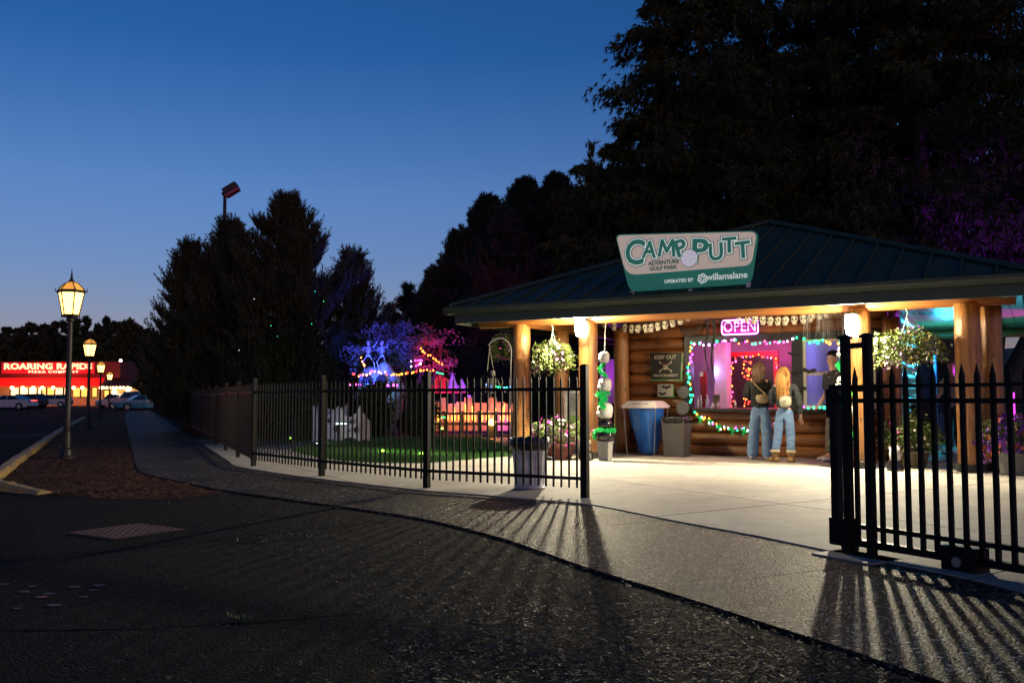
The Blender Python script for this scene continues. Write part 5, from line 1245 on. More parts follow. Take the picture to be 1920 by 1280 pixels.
# A-frame board and flag between the left columns
t = bthing('poster_board', 'white framed poster board standing between the left columns', 'notice board', BP(1078, 800, .75)[0], .75, .03)
mb = MB(); w_, h_ = .21, 1.18
for a, b in (((-w_, -.02, .0), (-w_ + .05, .02, h_)), ((w_ - .05, -.02, 0), (w_, .02, h_)), ((-w_ + .05, -.02, h_ - .05), (w_ - .05, .02, h_)), ((-w_ + .05, -.02, .18), (w_ - .05, .02, .23))): mb.bbox(a, b)
mb.build('frame', M_white, t); mb = MB(); mb.bbox((-w_ + .05, -.01, .23), (w_ - .05, .01, .72)); mb.build('poster', mat('poster_green', (.09, .2, .05), .6, col2=(.2, .3, .1), scale=6), t); mb = MB(); mb.bbox((-w_ + .05, -.01, .72), (w_ - .05, .01, h_ - .05)); mb.build('poster_top', mat('poster_sky', (.3, .34, .34), .6), t)
q = AT(1004, 690, 16.2); t = thing('small_flag', 'small striped flag hanging beside the left hanging basket', 'flag', (q.x, q.y, q.z), BROT)
mb = MB(); mb.tube([(.06, 0, .16), (.1, 0, -.2)], .006, 5); mb.build('stick', M_white, t)
for k in range(7):
    mb = MB(); a = -.08 + k * .02; n = 6
    vs = [(a + .02 * e + .03 * j / n, .012 * math.sin(j + k * .5), .14 - .24 * j / n) for j in range(n + 1) for e in (0, 1)]
    mb.add(vs, [(2 * j, 2 * j + 1, 2 * j + 3, 2 * j + 2) for j in range(n)]); mb.build('stripe', mat('flag_red', (.4, .03, .04), .7) if k % 2 == 0 else mat('flag_white', (.6, .6, .58), .7), t)
# ------------------------------------------------------------------ trees
def blades(P, D, L, W, k, spread, tri=False):
    """k narrow blades at each point P along direction D"""
    N = len(P); P = np.repeat(P, k, 0); D = np.repeat(D, k, 0) + nr.normal(size=(N * k, 3)) * spread; D /= np.linalg.norm(D, axis=1)[:, None]
    S = np.cross(D, nr.normal(size=(N * k, 3))); S /= np.linalg.norm(S, axis=1)[:, None]
    L = np.repeat(L, k)[:, None] * nr.uniform(.6, 1.15, (N * k, 1)); W = L * W
    if tri:
        v = np.stack([P - S * W * .8, P + S * W * .8, P + D * L], 1).reshape(-1, 3); return v, np.arange(3 * N * k).reshape(-1, 3)
    v = np.stack([P - S * W * .25, P + D * L * .45 - S * W, P + D * L, P + D * L * .45 + S * W], 1).reshape(-1, 3)
    return v, np.arange(4 * N * k).reshape(-1, 4)
def tree(name, label, loc, lobes, style, nb, ns, k, L, W, m, trunk_r, group=None, cat='tree', trunk=True, ratio=.3, wood=M_bark2):
    t = thing(name, label, cat, loc, 0, group)
    wts = np.array([l[4] ** 1.3 * (l[3] - l[2]) for l in lobes]); wts /= wts.sum(); AP, AD = [], []; br = MB(); tr = MB()
    for (x, y, z0, z1, r), wt in zip(lobes, wts):
        n = max(6, int(nb * wt))
        for i in range(n):
            tt = rnd.random() ** (1.25 if style != 'round' else 1.0); a = rnd.uniform(0, 6.283)
            if style == 'round': pr = math.sqrt(max(.02, 1 - (2 * tt - 1) ** 2))
            else: pr = (1 - tt) ** (1.0 if style == 'fir' else .75) * (.45 + .55 * min(1, tt / .12)) + .02
            R_ = r * pr * rnd.uniform(.62, 1.12); z = z0 + (z1 - z0) * tt
            rise = {'pine': .8, 'fir': .45, 'cedar': -.18, 'round': .2}[style]
            A = np.array([x, y, z - R_ * rise * .6]); B = np.array([x + math.cos(a) * R_, y + math.sin(a) * R_, z + R_ * rise * .4])
            out = (B - A) / (np.linalg.norm(B - A) + 1e-6)
            f = nr.uniform(.25, 1, ns) ** (.6 if style != 'pine' else .45); sd = (.085 * R_ + .10) if style in ('cedar', 'round') else .07 * R_ + .05
            p = A + (B - A) * f[:, None] + nr.normal(size=(ns, 3)) * sd * (1.15 - .6 * f[:, None]) * np.array([1, 1, .6])
            d0 = {'pine': np.array([0, 0, 1.0]) + out * .55, 'fir': out * .9 + np.array([0, 0, .5]), 'cedar': out * .6 + np.array([0, 0, -.75]), 'round': out * .6}[style]
            AP.append(p); AD.append(np.tile(d0, (ns, 1)) + nr.normal(size=(ns, 3)) * (.25 if style != 'round' else .8))
            if i % 3 == 0: br.tube([tuple(A), tuple((A + B) / 2 + np.array([0, 0, -.03 * R_])), tuple(A + (B - A) * .92)], [.012 * trunk_r * 14 * .25 + .008, .02, .006], 4)
        if style != 'round':   # leader
            n = int(ns * 1.5); zz = nr.uniform(z0 + (z1 - z0) * .55, z1 - L * .7, n); jj = .04 + .22 * r * (z1 - zz) / (z1 - z0); p = np.stack([x + nr.normal(size=n) * jj, y + nr.normal(size=n) * jj, zz], 1); AP.append(p); AD.append(np.tile([0, 0, 1.0], (n, 1)) + nr.normal(size=(n, 3)) * .35)
        if trunk: tr.tube([(x * .1, y * .1, 0), (x * .35, y * .35, z0 * .5), (x * .9, y * .9, z0 + (z1 - z0) * .25), (x, y, z0 + (z1 - z0) * .9)], [trunk_r, trunk_r * .8, trunk_r * .45, .02], 9)
    P = np.concatenate(AP); D = np.concatenate(AD)
    v, f = blades(P, D, nr.uniform(.7, 1.2, len(P)) * L, W, k, .4, style in ('cedar', 'fir'))
    link('crown', npmesh('crown', v, f, m), t)
    if trunk: o = tr.build('trunk', wood, t, True); tag(br.build('branches', wood, t), kind='stuff')
    return t
def lob(u, vt, vb, hw, Y, cx, dy=0.0):
    """a lobe seen at image column u from vt down to vb, half-width hw px, Y metres away, relative to the trunk at x = cx"""
    a = AT(u, vt, Y); b = AT(u, vb, Y); return (a.x - cx, dy, max(.2, b.z), a.z, hw * Y / FPX * LS)
LS = 1.55
def pine(name, label, u0, Y, outline, nb, m, trunk_r, shoot=(.3, .6), sub=3, needle=.075, group=None, up=(.55, .95), spread=.55):
    """boughs sweep out and up from one trunk and carry upright bristling shoots; outline = (image row, half width px)"""
    cx = AT(u0, 750, Y).x; t = thing(name, label, 'tree', (cx, Y, 0), 0, group); zs = np.array([AT(u0, v, Y).z for v, w in outline]); ws = np.array([w * Y / FPX for v, w in outline])
    o = np.argsort(zs); zs, ws = zs[o], ws[o]; top = zs[-1]; AP, AD, AL = [], [], []; tr, br = MB(), MB()
    tr.tube([(0, 0, 0), (.05, 0, top * .4), (0, 0, top * .8), (.02, 0, top - .3)], [trunk_r, trunk_r * .7, trunk_r * .3, .03], 10); tr.build('trunk', M_bark2, t, True)
    for i in range(nb):
        zt = top * (.08 + .92 * (i + rnd.random()) / nb) ** .9; a = i * 2.399 + rnd.uniform(-.4, .4); Rm = float(np.interp(zt, zs, ws)) * rnd.choice((.45, .7, .85, .95, 1.05, 1.18))
        za = max(.3, zt - Rm * rnd.uniform(*up)); A = Vector((0, 0, za)); dr_ = Vector((math.cos(a), math.sin(a), 0)); B = dr_ * Rm + Vector((0, 0, zt)); Mid = dr_ * Rm * .55 + Vector((0, 0, za + (zt - za) * .32))
        P = spline([A, Mid, B], 6); br.tube(P, [.05 - .0035 * k for k in range(len(P))], 4)
        side = Vector((-dr_.y, dr_.x, 0))
        for k, p in enumerate(P[3:]):
            f = (k + 3) / (len(P) - 1)
            for _ in range(sub):
                L_ = (1.15 - f) * Rm * .42 * rnd.uniform(.3, 1) + .10; q = p + side * rnd.choice((-1, 1)) * L_ * rnd.uniform(.4, 1) + dr_ * L_ * .45 + Vector((0, 0, L_ * rnd.uniform(.3, 1)))
                for w in range(2): AP.append(tuple(p.lerp(q, .45 + .5 * w))); AD.append(tuple(dr_ * .45 + Vector((rnd.gauss(0, .25), rnd.gauss(0, .25), 1)))); AL.append(rnd.uniform(*shoot) * (.7 + .3 * w))
        AP.append(tuple(B)); AD.append(tuple(dr_ * .3 + Vector((rnd.gauss(0, .1), rnd.gauss(0, .1), 1)))); AL.append(shoot[1] * rnd.uniform(.7, 1.15))
    for w in range(8): AP.append((rnd.gauss(0, .08), rnd.gauss(0, .08), top - .3 - .12 * w)); AD.append((rnd.gauss(0, .25), rnd.gauss(0, .25), 1)); AL.append(shoot[1])
    P = np.array(AP); D = np.array(AD); D /= np.linalg.norm(D, axis=1)[:, None]; LL = np.array(AL); fr_ = np.linspace(0, .9, 7)
    st_ = np.concatenate([P + D * (LL * f)[:, None] for f in fr_]); v, f = blades(st_, np.tile(D, (7, 1)), np.concatenate([LL * .0 + needle * 2.0 for _ in fr_]), .16, 4, spread, True)
    link('crown', npmesh('crown', v, f, m), t); tag(br.build('branches', M_bark2, t), kind='stuff'); return t
LS = 1.5
PK = dict(shoot=(.34, .75), needle=.07, up=(.45, .85), spread=.42)
pine('pine_tree', 'broad dark pine with upright shoots standing behind the fence', 532, 32, [(390, 1), (402, 9), (420, 30), (445, 58), (480, 92), (530, 135), (580, 165), (640, 178), (700, 178), (748, 150)], 230, M_pine, .3, sub=3, **PK)
pine('pine_tree', 'medium pine before the flood pole, left of the broad dark pine', 424, 33, [(438, 1), (452, 10), (480, 30), (520, 56), (580, 85), (640, 110), (700, 125), (748, 110)], 150, M_pine, .2, sub=3, **PK)
pine('pine_tree', 'smaller pine at the left of the broad dark pine behind the fence', 352, 31, [(478, 1), (495, 12), (520, 28), (560, 42), (600, 60), (680, 66), (748, 58)], 80, M_pine, .15, **PK)
pine('pine_tree', 'slim pine at the right of the broad dark pine, above the coloured lights', 658, 33, [(490, 1), (508, 10), (540, 26), (600, 40), (680, 50), (748, 48)], 60, M_pine, .14, **PK)
def spire(v0, k=1.0): return [(v0, 2), (v0 + 18, 12 * k), (v0 + 50, 38 * k), (v0 + 110, 70 * k), (v0 + 190, 95 * k), (v0 + 280, 110 * k), (752, 105 * k)]
for u, v0, Y, k, n, lb in ((1045, 350, 42, 1.15, 330, 'tallest dark conifer just left of the huge cedar'), (985, 358, 41, 1.1, 300, 'tall dark conifer second from the huge cedar'), (915, 390, 42, 1.0, 280, 'dark conifer above the left roof hip'), (862, 455, 41, .85, 230, 'lower dark conifer at the left end of the roof'), (1105, 372, 43, 1.1, 300, 'dark conifer half hidden behind the cedar and roof sign'), (815, 528, 40, .62, 150, 'short dark conifer over the red side of the lit tree'), (950, 420, 38, 1.0, 220, 'full dark conifer in front of the tall ones behind the eave')):
    pine('conifer_tree', lb, u, Y, spire(v0, k), n, M_fir, .3, (.35, .7), 4, .10, 'conifers behind the porch', (.3, .7))
Y = 46; cx = AT(755, 750, Y).x
tree('fir_tree', 'low dark conifer left of the wide many-topped one', (cx, Y, 0), [lob(765, 540, 755, 55, Y, cx), lob(725, 575, 755, 45, Y, cx, .5), lob(800, 540, 755, 50, Y, cx, -.4), lob(690, 610, 755, 40, Y, cx, .3)], 'fir', 520, 26, 9, .42, .085, M_fir, .25)
LS = 1.5
Y = 27; cx = AT(1500, 750, Y).x
tree('cedar_tree', 'huge dark cedar with drooping sprays towering over the porch roof', (cx, Y + 2, 0),
     [lob(1330, -260, 520, 215, Y, cx), lob(1470, -420, 520, 290, Y, cx, 1.5), lob(1180, 205, 620, 135, Y, cx, -.4), lob(1115, 235, 600, 62, Y, cx, -.6), lob(1260, 40, 560, 150, Y, cx, -.8), lob(1600, -300, 500, 240, Y, cx, -.6), lob(1400, 120, 560, 230, Y, cx, -1.2), lob(1250, -120, 300, 95, Y, cx, .5), lob(1560, -250, 330, 130, Y, cx, -1), lob(1680, -300, 400, 150, Y, cx, .5)],
     'cedar', 950, 90, 11, .25, .11, M_cedar, .55)
Y = 25; cx = AT(1850, 750, Y).x
tree('cedar_tree', 'second tall cedar rising at the right edge behind the roof', (cx, Y + 1, 0),
     [lob(1800, -350, 520, 230, Y, cx), lob(1950, -300, 560, 240, Y, cx, .8), lob(1720, -100, 480, 190, Y, cx, -.6), lob(2080, -100, 600, 200, Y, cx)],
     'cedar', 600, 84, 11, .25, .11, M_cedar, .5)
light('SPOT', 'tree_uplight', BW(9.5, 8.5, .5), 7000, (.30, .02, 1), None, .15, AT(1840, 440, 24), 32)
t = bthing('spotlight', 'violet uplight in the ground under the right cedar', 'spotlight', 9.5, 8.6, 0); mb = MB(); mb.lathe([(.1, 0), (.1, .3), (.06, .34)], 12); mb.build('body', M_iron, t); mb = MB(); mb.lathe([(.08, .345), (.08, .36)], 12); mb.build('lens', emit('lens_violet', (.4, .05, 1), 4), t)

# the lit small tree in the park
LS = 1.0
Y = 29; cx = AT(765, 740, Y).x; LS = 1.3
tree('ornamental_tree', 'small spreading tree lit blue on one side and red on the other', (cx, Y, 0),
     [lob(715, 612, 705, 62, Y, cx), lob(795, 600, 700, 58, Y, cx, .3), lob(755, 606, 690, 55, Y, cx, -.4), lob(685, 640, 712, 36, Y, cx), lob(828, 632, 705, 28, Y, cx, .4)], 'round', 150, 26, 4, .10, .12, M_maple, .12)

# ------------------------------------------------------------------ the golf park behind the fence
def spot_thing(label, u, v, Y, col, power, target, angle=70, lens=4, name='spotlight', group='garden spotlights in the park'):
    p = AT(u, v, Y); t = thing(name, label, 'spotlight', (p.x, p.y, 0), 0, group); z = max(.08, p.z)
    mb = MB(); mb.tube([(0, 0, 0), (0, 0, z - .02)], .015, 6); mb.lathe([(.03, -.06), (.055, .0), (.055, .02)], 12, (0, .0, z)); mb.build('body', M_iron, t)
    mb = MB(); mb.ball((0, -.02, z + .03), (.045, .03, .035), 10, 6); mb.build('lens', emit('lens_' + label.split()[0] + str(u), col, lens), t)
    light('SPOT', 'spot', (p.x, p.y - .0, z + .1), power, col, t, .05, target, angle)
    return t
spot_thing('blue spotlight under the rock mound', 690, 735, 26.2, (.03, .06, 1), 1500, AT(712, 650, 28.6), 58)
spot_thing('red spotlight under the ornamental tree', 800, 738, 26.5, (1, .01, .05), 1100, AT(818, 655, 29), 40)
spot_thing('cyan spotlight before the rock mound', 712, 740, 24.6, (.1, .5, 1), 260, AT(712, 705, 28), 34)
spot_thing('violet spotlight behind the wooden railing', 880, 745, 27, (.35, .06, 1), 500, AT(900, 712, 33), 110)
M_rock = mat('rock', (.42, .42, .42), .85, col2=(.2, .2, .2), scale=2.5, bump=.8, bscale=5)
Y = 28; c = AT(712, 748, Y); t = thing('rock_mound', 'pale blue-lit rock mound with cave holes and a terrace', 'rock', (c.x, c.y, 0))
mb = MB(); mb.ball((0, 0, .95), (.75, .5, 1.2), 26, 18)
for i, v in enumerate(mb.v):
    V = Vector(v); f = 1 + .14 * math.sin(V.x * 6 + V.z * 3) + .1 * math.sin(V.z * 9 + V.x * 4) + .07 * math.sin(V.x * 15) ; mb.v[i] = (V.x * f, V.y * f, max(0, V.z * (1 + .05 * math.sin(V.x * 11))))
mb.build('rock', M_rock, t, True)
for x, z, r in ((-.3, 1.6, .14), (.12, 1.55, .18), (.40, 1.4, .11)):
    mb = MB(); mb.ball((x, -.5, z), (r, .1, r * 1.2), 12, 8); mb.build('cave_hole', M_soc, t)
def skeleton(label, loc, rz, H, pose=0, name='skeleton'):
    t = thing(name, label, 'skeleton', loc, rz, 'plastic skeletons'); s = H; m = mat('bone_plastic', (.62, .6, .55), .5)
    sk = link('skull', skull_mesh(.15 * s), t, (0, 0, .92 * s)); sk.data.materials[0] = m
    mb = MB(); mb.tube([(0, .0, .84 * s), (0, .02 * s, .7 * s), (0, .0, .53 * s)], .012 * s, 6); mb.build('spine', m, t)
    mb = MB()
    for k in range(6):
        z = .80 - k * .035; w = (.075 + .012 * math.sin(k * .6)) * s
        mb.tube([(math.sin(a) * w, math.cos(a) * w * .65, z * s) for a in [i * .56 for i in range(12)]], .006 * s, 4)
    mb.build('ribcage', m, t)
    mb = MB(); mb.tube([(-.07 * s, .01, .55 * s), (-.03 * s, -.02, .5 * s), (.03 * s, -.02, .5 * s), (.07 * s, .01, .55 * s)], .016 * s, 6); mb.build('pelvis', m, t)
    ap = [((-.1, 0, .8), (-.18, 0, .68), (-.2 + .1 * pose, -.06, .56 + .18 * pose)), ((.1, 0, .8), (.17, .02, .68 + .12 * pose), (.24, -.04, .56 + .35 * pose))]
    lp_ = [((-.05, 0, .5), (-.08 - .1 * pose, -.03 - .04 * pose, .28 + .04 * pose), (-.07 - .02 * pose, .02, .03)), ((.05, 0, .5), (.09 + .1 * pose, -.02, .29), (.09 + .14 * pose, 0, .03))]
    for nm, L in (('arm', ap), ('leg', lp_)):
        for ch in L:
            mb = MB(); P = [Vector(p) * s for p in ch]
            for a, b in zip(P, P[1:]): mb.tube([a, a.lerp(b, .15), a.lerp(b, .85), b], [.016 * s, .009 * s, .009 * s, .015 * s], 5)
            e = P[-1]; d = (P[-1] - P[-2]).normalized() if nm == 'arm' else Vector((0, -1, 0))
            for k in range(4): mb.tube([e, e + d * .07 * s + Vector(((k - 1.5) * .014 * s, 0, 0))], .004 * s, 4)
            mb.build(nm, m, t)
    return t
p = AT(690, 697, 27.6); skeleton('skeleton dancing at the left on top of the rock mound', tuple(p), R(20), .95, 1)
p = AT(716, 697, 27.6); skeleton('skeleton dancing at the right on top of the rock mound', tuple(p), R(-30), .95, .8)
# hook with hanging caged skeleton
p = AT(958, 850, 18.6); t = thing('shepherd_hook', 'curved metal shepherd hook pole beside the first porch column', 'hook', (p.x, p.y, 0)); a = AT(918, 645, 18.6)
mb = MB(); dx = a.x - p.x; mb.tube(spline([(0, 0, 0), (0, 0, 1.6), (0, 0, 2.1), (dx * .4, 0, 2.29), (dx * .85, 0, 2.24), (dx, 0, a.z), (dx * 1.04, 0, a.z - .03), (dx * .93, 0, a.z - .05)], 5), .012, 6); mb.build('rod', M_steel, t)
mb = MB(); mb.tube([(-.12, 0, 0), (.12, 0, 0)], .012, 6); mb.build('foot', M_steel, t)
t = thing('hanging_cage', 'wire cage on cords hanging from the shepherd hook', 'cage', (a.x, a.y, a.z - .06)); mb = MB()
for k in range(3): w = k * 2.09; mb.tube([(0, 0, 0), (math.cos(w) * .09, math.sin(w) * .09, -.5)], .005, 4)
mb.build('cord', mat('rope_pale', (.5, .48, .42), .8), t); mb = MB()
for z, r in ((-.5, .1), (-.6, .16), (-.8, .17), (-1.0, .12)): mb.tube([(math.cos(i * .4) * r, math.sin(i * .4) * r, z) for i in range(17)], .005, 4)
for k in range(7): w = k * .9; mb.tube([(math.cos(w) * .1, math.sin(w) * .1, -.5), (math.cos(w) * .17, math.sin(w) * .17, -.7), (math.cos(w) * .12, math.sin(w) * .12, -1.0)], .004, 4)
mb.build('cage_wire', M_iron, t)
skeleton('pale skeleton hanging in the wire cage by the first column', (a.x + .07, a.y - .02, a.z - 1.45), R(25), .92, 0)

# wooden bridge railing with flame stakes
Y = 25; L_ = AT(803, 800, Y); R_ = AT(962, 800, Y)
ra = thing('wooden_railing', 'low wooden bridge railing lit orange in front of a pink backdrop', 'railing', (L_.x, Y, 0)); W = R_.x - L_.x
M_rw = mat('railing_wood', (.2, .13, .08), .7, col2=(.12, .07, .04), scale=6)
for i in range(6): mb = MB(); mb.bbox((i * W / 5 - .04, -.04, 0), (i * W / 5 + .04, .04, .72)); mb.build('post', M_rw, ra)
for z in (.34, .62): mb = MB(); mb.bbox((-.1, -.065, z), (W + .1, -.041, z + .07)); mb.build('rail', M_rw, ra)
mb = MB(); mb.bbox((-.15, -.3, .0), (W + .15, .02, .1)); mb.build('kick_board', mat('stone_base', (.22, .16, .11), .8, scale=5, bump=.5), ra)
bd = thing('pink_backdrop', 'pale backdrop boards glowing pink behind the wooden railing', 'backdrop', (L_.x, Y + 1.0, 0)); M_pale = mat('backdrop_pale', (.4, .34, .36), .7)
for i in range(10): mb = MB(); mb.bbox((i * W / 10 + .004, 0, .15), ((i + 1) * W / 10 - .004, .03, 1.0 + .1 * math.sin(i * 2))); mb.build('board', M_pale, bd)
for i in range(12):
    x = L_.x + (i + .4) * W / 12; lb = ['first', 'second', 'third', 'fourth', 'fifth', 'sixth', 'seventh', 'eighth', 'ninth', 'tenth', 'eleventh', 'twelfth'][i]
    t = thing('flame_torch', lb + ' orange flame-shaped torch from the hedge along the wooden railing', 'torch', (x, Y + .45, 0), 0, 'flame torches along the railing'); h = rnd.uniform(.28, .45); ti = rnd.uniform(-.2, .3)
    mb = MB(); mb.tube([(0, 0, 0), (0, 0, .42)], .02, 6); mb.build('stake', M_iron, t)
    mb = MB(); mb.tube([(0, 0, .42), (.03 * ti, 0, .5), (ti * .3 * h, 0, .5 + h * .5), (ti * h, 0, .5 + h)], [.03, .06, .042, .005], 8); mb.build('flame', emit('flame_orange', (1, .30, .04), 6), t, True)
light('POINT', 'flame_light', (L_.x + W * .35, Y + .6, .7), 22, (1, .22, .04), None, .1); light('POINT', 'flame_light', (L_.x + W * .8, Y + .6, .7), 22, (1, .22, .04), None, .1)
light('POINT', 'backdrop_light', (L_.x + W * .85, Y + .7, .35), 9, (1, .08, .75), None, .1); light('POINT', 'backdrop_light', (L_.x + W * .3, Y + .7, 1.1), 5, (1, .08, .75), None, .1)
p = AT(922, 791, 24); t = thing('floodlight', 'bright orange floodlight on the ground before the wooden railing', 'floodlight', (p.x, p.y, 0)); mb = MB(); mb.bbox((-.1, 0, .0), (.1, .08, p.z + .1)); mb.build('housing', M_iron, t); mb = MB(); mb.ball((0, -.03, p.z), (.11, .04, .09), 12, 8); mb.build('lens', emit('flood_orange', (1, .4, .06), 14), t); light('POINT', 'flood', (p.x, p.y - .2, p.z), 26, (1, .38, .06), t, .06)
# little log stack and bonnets behind: red canopy, pink cones
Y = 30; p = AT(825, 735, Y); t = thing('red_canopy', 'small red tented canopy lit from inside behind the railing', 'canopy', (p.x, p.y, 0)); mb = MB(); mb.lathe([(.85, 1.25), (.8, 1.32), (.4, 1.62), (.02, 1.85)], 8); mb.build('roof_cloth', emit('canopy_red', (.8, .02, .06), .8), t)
for k in range(4): w = k * 1.57 + .78; mb = MB(); mb.tube([(math.cos(w) * .75, math.sin(w) * .75, 0), (math.cos(w) * .75, math.sin(w) * .75, 1.28)], .025, 6); mb.build('pole', M_iron, t)
light('POINT', 'canopy_light', (p.x, p.y - .6, 1.0), 20, (1, .05, .2), t, .1)
for i, (u, v, h, col) in enumerate(((848, 722, .5, 'pale'), (866, 728, .4, 'pale'))):
    p = AT(u, v, 28.5); t = thing('ghost_cone', ('taller' if i == 0 else 'shorter') + ' pale cone ghost beside the red canopy', 'decoration', (p.x, p.y, 0), 0, 'cone ghosts'); mb = MB(); mb.tube([(0, 0, 0), (0, 0, p.z)], .02, 5); mb.build('stake', M_iron, t); mb = MB(); mb.lathe([(.2, 0), (.16, .1), (.09, h * .6), (.02, h)], 12, (0, 0, p.z - .1)); mb.build('sheet', M_pale, t, True)
# spotted cloth obstacle
Y = 21.2; c = AT(640, 833, Y); t = thing('spotted_tent', 'white scalloped cloth tent with black spots on the lawn behind the fence', 'tent', (c.x, Y, .03), R(8))
M_sheet = mat('white_cloth', (.6, .6, .62), .8, bump=.2, bscale=12); k_ = Y / FPX
def tentpanel(x0, x1, y0, y1, zt0, zt1, sag, arch):
    n = 14; m_ = 8; vs = []
    for j in range(m_ + 1):
        for i in range(n + 1):
            f = i / n; top = zt0 + (zt1 - zt0) * f - sag * 4 * f * (1 - f); bot = arch * max(0, 4 * f * (1 - f)) ** .7
            vs.append((x0 + (x1 - x0) * f, y0 + (y1 - y0) * f + .05 * math.sin(f * 3.14), bot + (top - bot) * j / m_))
    mb = MB(); fr_ = [(j * (n + 1) + i, j * (n + 1) + i + 1, (j + 1) * (n + 1) + i + 1, (j + 1) * (n + 1) + i) for j in range(m_) for i in range(n)]
    mb.add(vs, fr_); mb.add([(a, b + .015, c_) for a, b, c_ in vs], [f[::-1] for f in fr_]); mb.build('cloth_panel', M_sheet, t, True)
tentpanel(-.66, -.05, .2, -.25, .78, .9, .2, .12); tentpanel(-.05, .42, -.25, -.15, .9, .88, .28, .14); tentpanel(.42, .66, -.15, .35, .88, .5, .05, .08); tentpanel(-.74, -.5, .6, .5, .95, .95, .12, 0); tentpanel(-.6, .1, .8, .7, .95, .9, .15, .02)
for x, z, r, y in ((-.28, .52, .05, -.13), (-.12, .34, .065, -.24), (.1, .46, .045, -.27), (.25, .5, .06, -.25), (.34, .32, .07, -.21), (-.45, .35, .04, -.0), (.18, .3, .03, -.25), (-.33, .68, .03, -.1)):
    mb = MB(); mb.plate([(math.cos(i * .5236) * r * .8, math.sin(i * .5236) * r) for i in range(12)], -.03, .0); mb.build('spot', M_soc, t, loc=(x, y - .02, z))
light('SPOT', 'tent_light', (c.x - .2, Y - 1.8, .12), 34, (.85, .85, 1), None, .05, (c.x, Y, .45), 60)
t = thing('spotlight', 'white ground spotlight before the spotted tent', 'spotlight', (c.x - .2, Y - 1.75, 0), 0, 'garden spotlights in the park'); mb = MB(); mb.lathe([(.04, .03), (.05, .08), (.05, .11)], 10); mb.build('body', M_iron, t)
mb = MB(); mb.lathe([(.04, .111), (.04, .115)], 10); mb.build('lens', emit('lens_white', (.9, .9, 1), 3), t)
# green garden spots on the lawn
for u, v, Y, pw, lb in ((828, 806, 24.0, 60, 'bright yellow-green lamp at the back of the lawn'), (717, 862, 16.6, 14, 'green spotlight at the front edge of the lawn'), (545, 826, 22, 14, 'yellow-green spotlight under the dark shrub'), (790, 868, 15.8, 10, 'green spotlight on the lawn edge by the middle fence post')):
    p = AT(u, v, Y); spot_thing(lb, u, v, Y, (.45, 1, .12), pw, (p.x + .3, p.y + .6, .0) if v > 820 else (p.x, p.y - 1.5, 0), 130, 5 if v < 820 else 1.5)
# light tubes on the course
for u0, v0, u1, v1, Y, col, lb in ((432, 769, 450, 769, 26, (.05, 1, .3), 'green glowing course tube seen through the fence'), (450, 771, 456, 772, 26, (1, .8, .05), 'short yellow glowing course tube seen through the fence'), (456, 776, 472, 779, 26, (.1, .15, 1), 'blue glowing course tube seen through the fence'), (574, 793, 590, 793, 24, (.05, 1, .6), 'green course tube left of the spotted tent'), (628, 794, 650, 794, 20.7, (.7, 1, 1), 'pale glowing tube across the spotted tent'), (818, 698, 832, 701, 27, (.05, 1, .4), 'green glowing tube above the red canopy'), (820, 782, 835, 782, 24.8, (.05, 1, .3), 'green glowing tube at the foot of the railing')):
    a, b = AT(u0, v0, Y), AT(u1, v1, Y); t = thing('light_tube', lb, 'light tube', (a.x, a.y, 0), 0, 'glowing tubes on the golf course'); mb = MB(); mb.tube([(0, 0, a.z), (b.x - a.x, 0, b.z)], .018, 8); mb.build('tube', emit('tube_%d_%d' % (u0, v0), col, 2.2), t)
    mb = MB(); mb.tube([(.05, .05, 0), (.05, .05, a.z)], .015, 5); mb.build('stake', M_iron, t)
p = AT(440, 790, 26.2); t = thing('course_box', 'pale box lit green beside the course tubes', 'box', (p.x, p.y, 0)); mb = MB(); mb.lathe([(.2, .2), (.22, .3), (.2, .7)], 4, phase=.78); mb.build('box', M_pale, t); light('POINT', 'green_glow', (p.x, p.y - .5, .9), 4, (.1, 1, .3), t, .05)
mb = MB(); mb.bbox((-.1, -.1, 0), (.1, .1, .2)); mb.build('plinth', M_rw, t)
# orange string lights by the rock mound and on the tree
GR2 = 'orange string lights in the park'
for k, (lb, pts, Y, cols) in enumerate((('orange string lights looped below the blue skeletons', [(656, 697), (668, 704), (680, 704), (700, 697), (720, 699), (745, 703), (775, 697), (812, 694)], 27, ['orange', 'orange', 'red']), ('orange string lights on the left of the rock mound', [(676, 666), (680, 680), (684, 690)], 27.5, ['orange']), ('violet string lights along the foot of the rock mound', [(650, 722), (680, 721), (710, 722), (745, 722)], 26.6, ['pink', 'violet', 'blue']), ('orange string lights hanging in the red side of the tree', [(788, 648), (796, 660), (810, 670), (822, 678), (834, 684)], 28, ['orange']), ('white string lights looped in the middle of the tree', [(766, 678), (780, 674), (792, 676), (780, 684), (770, 686)], 28, ['violet', 'white']), ('green string lights under the far eaves right of the hook', [(905, 722), (930, 726), (950, 728), (962, 722)], 26, ['green', 'blue']))):
    lights_string(lb, [tuple(AT(u, v, Y)) for u, v in pts], .09, cols, .024, .03, 20 + k, group=GR2)
# specks of coloured laser light on the pine: tiny bulbs
lights_string('scattered green light specks set as tiny bulbs in the dark pine', [tuple(AT(u, v, 29.5)) for u, v in ((500, 505), (520, 520), (595, 528), (600, 590), (560, 640), (480, 575), (470, 670), (540, 600), (600, 630))], 1.5, ['green', 'white', 'green'], .008, .5, 31, group=GR2, cordr=.002)
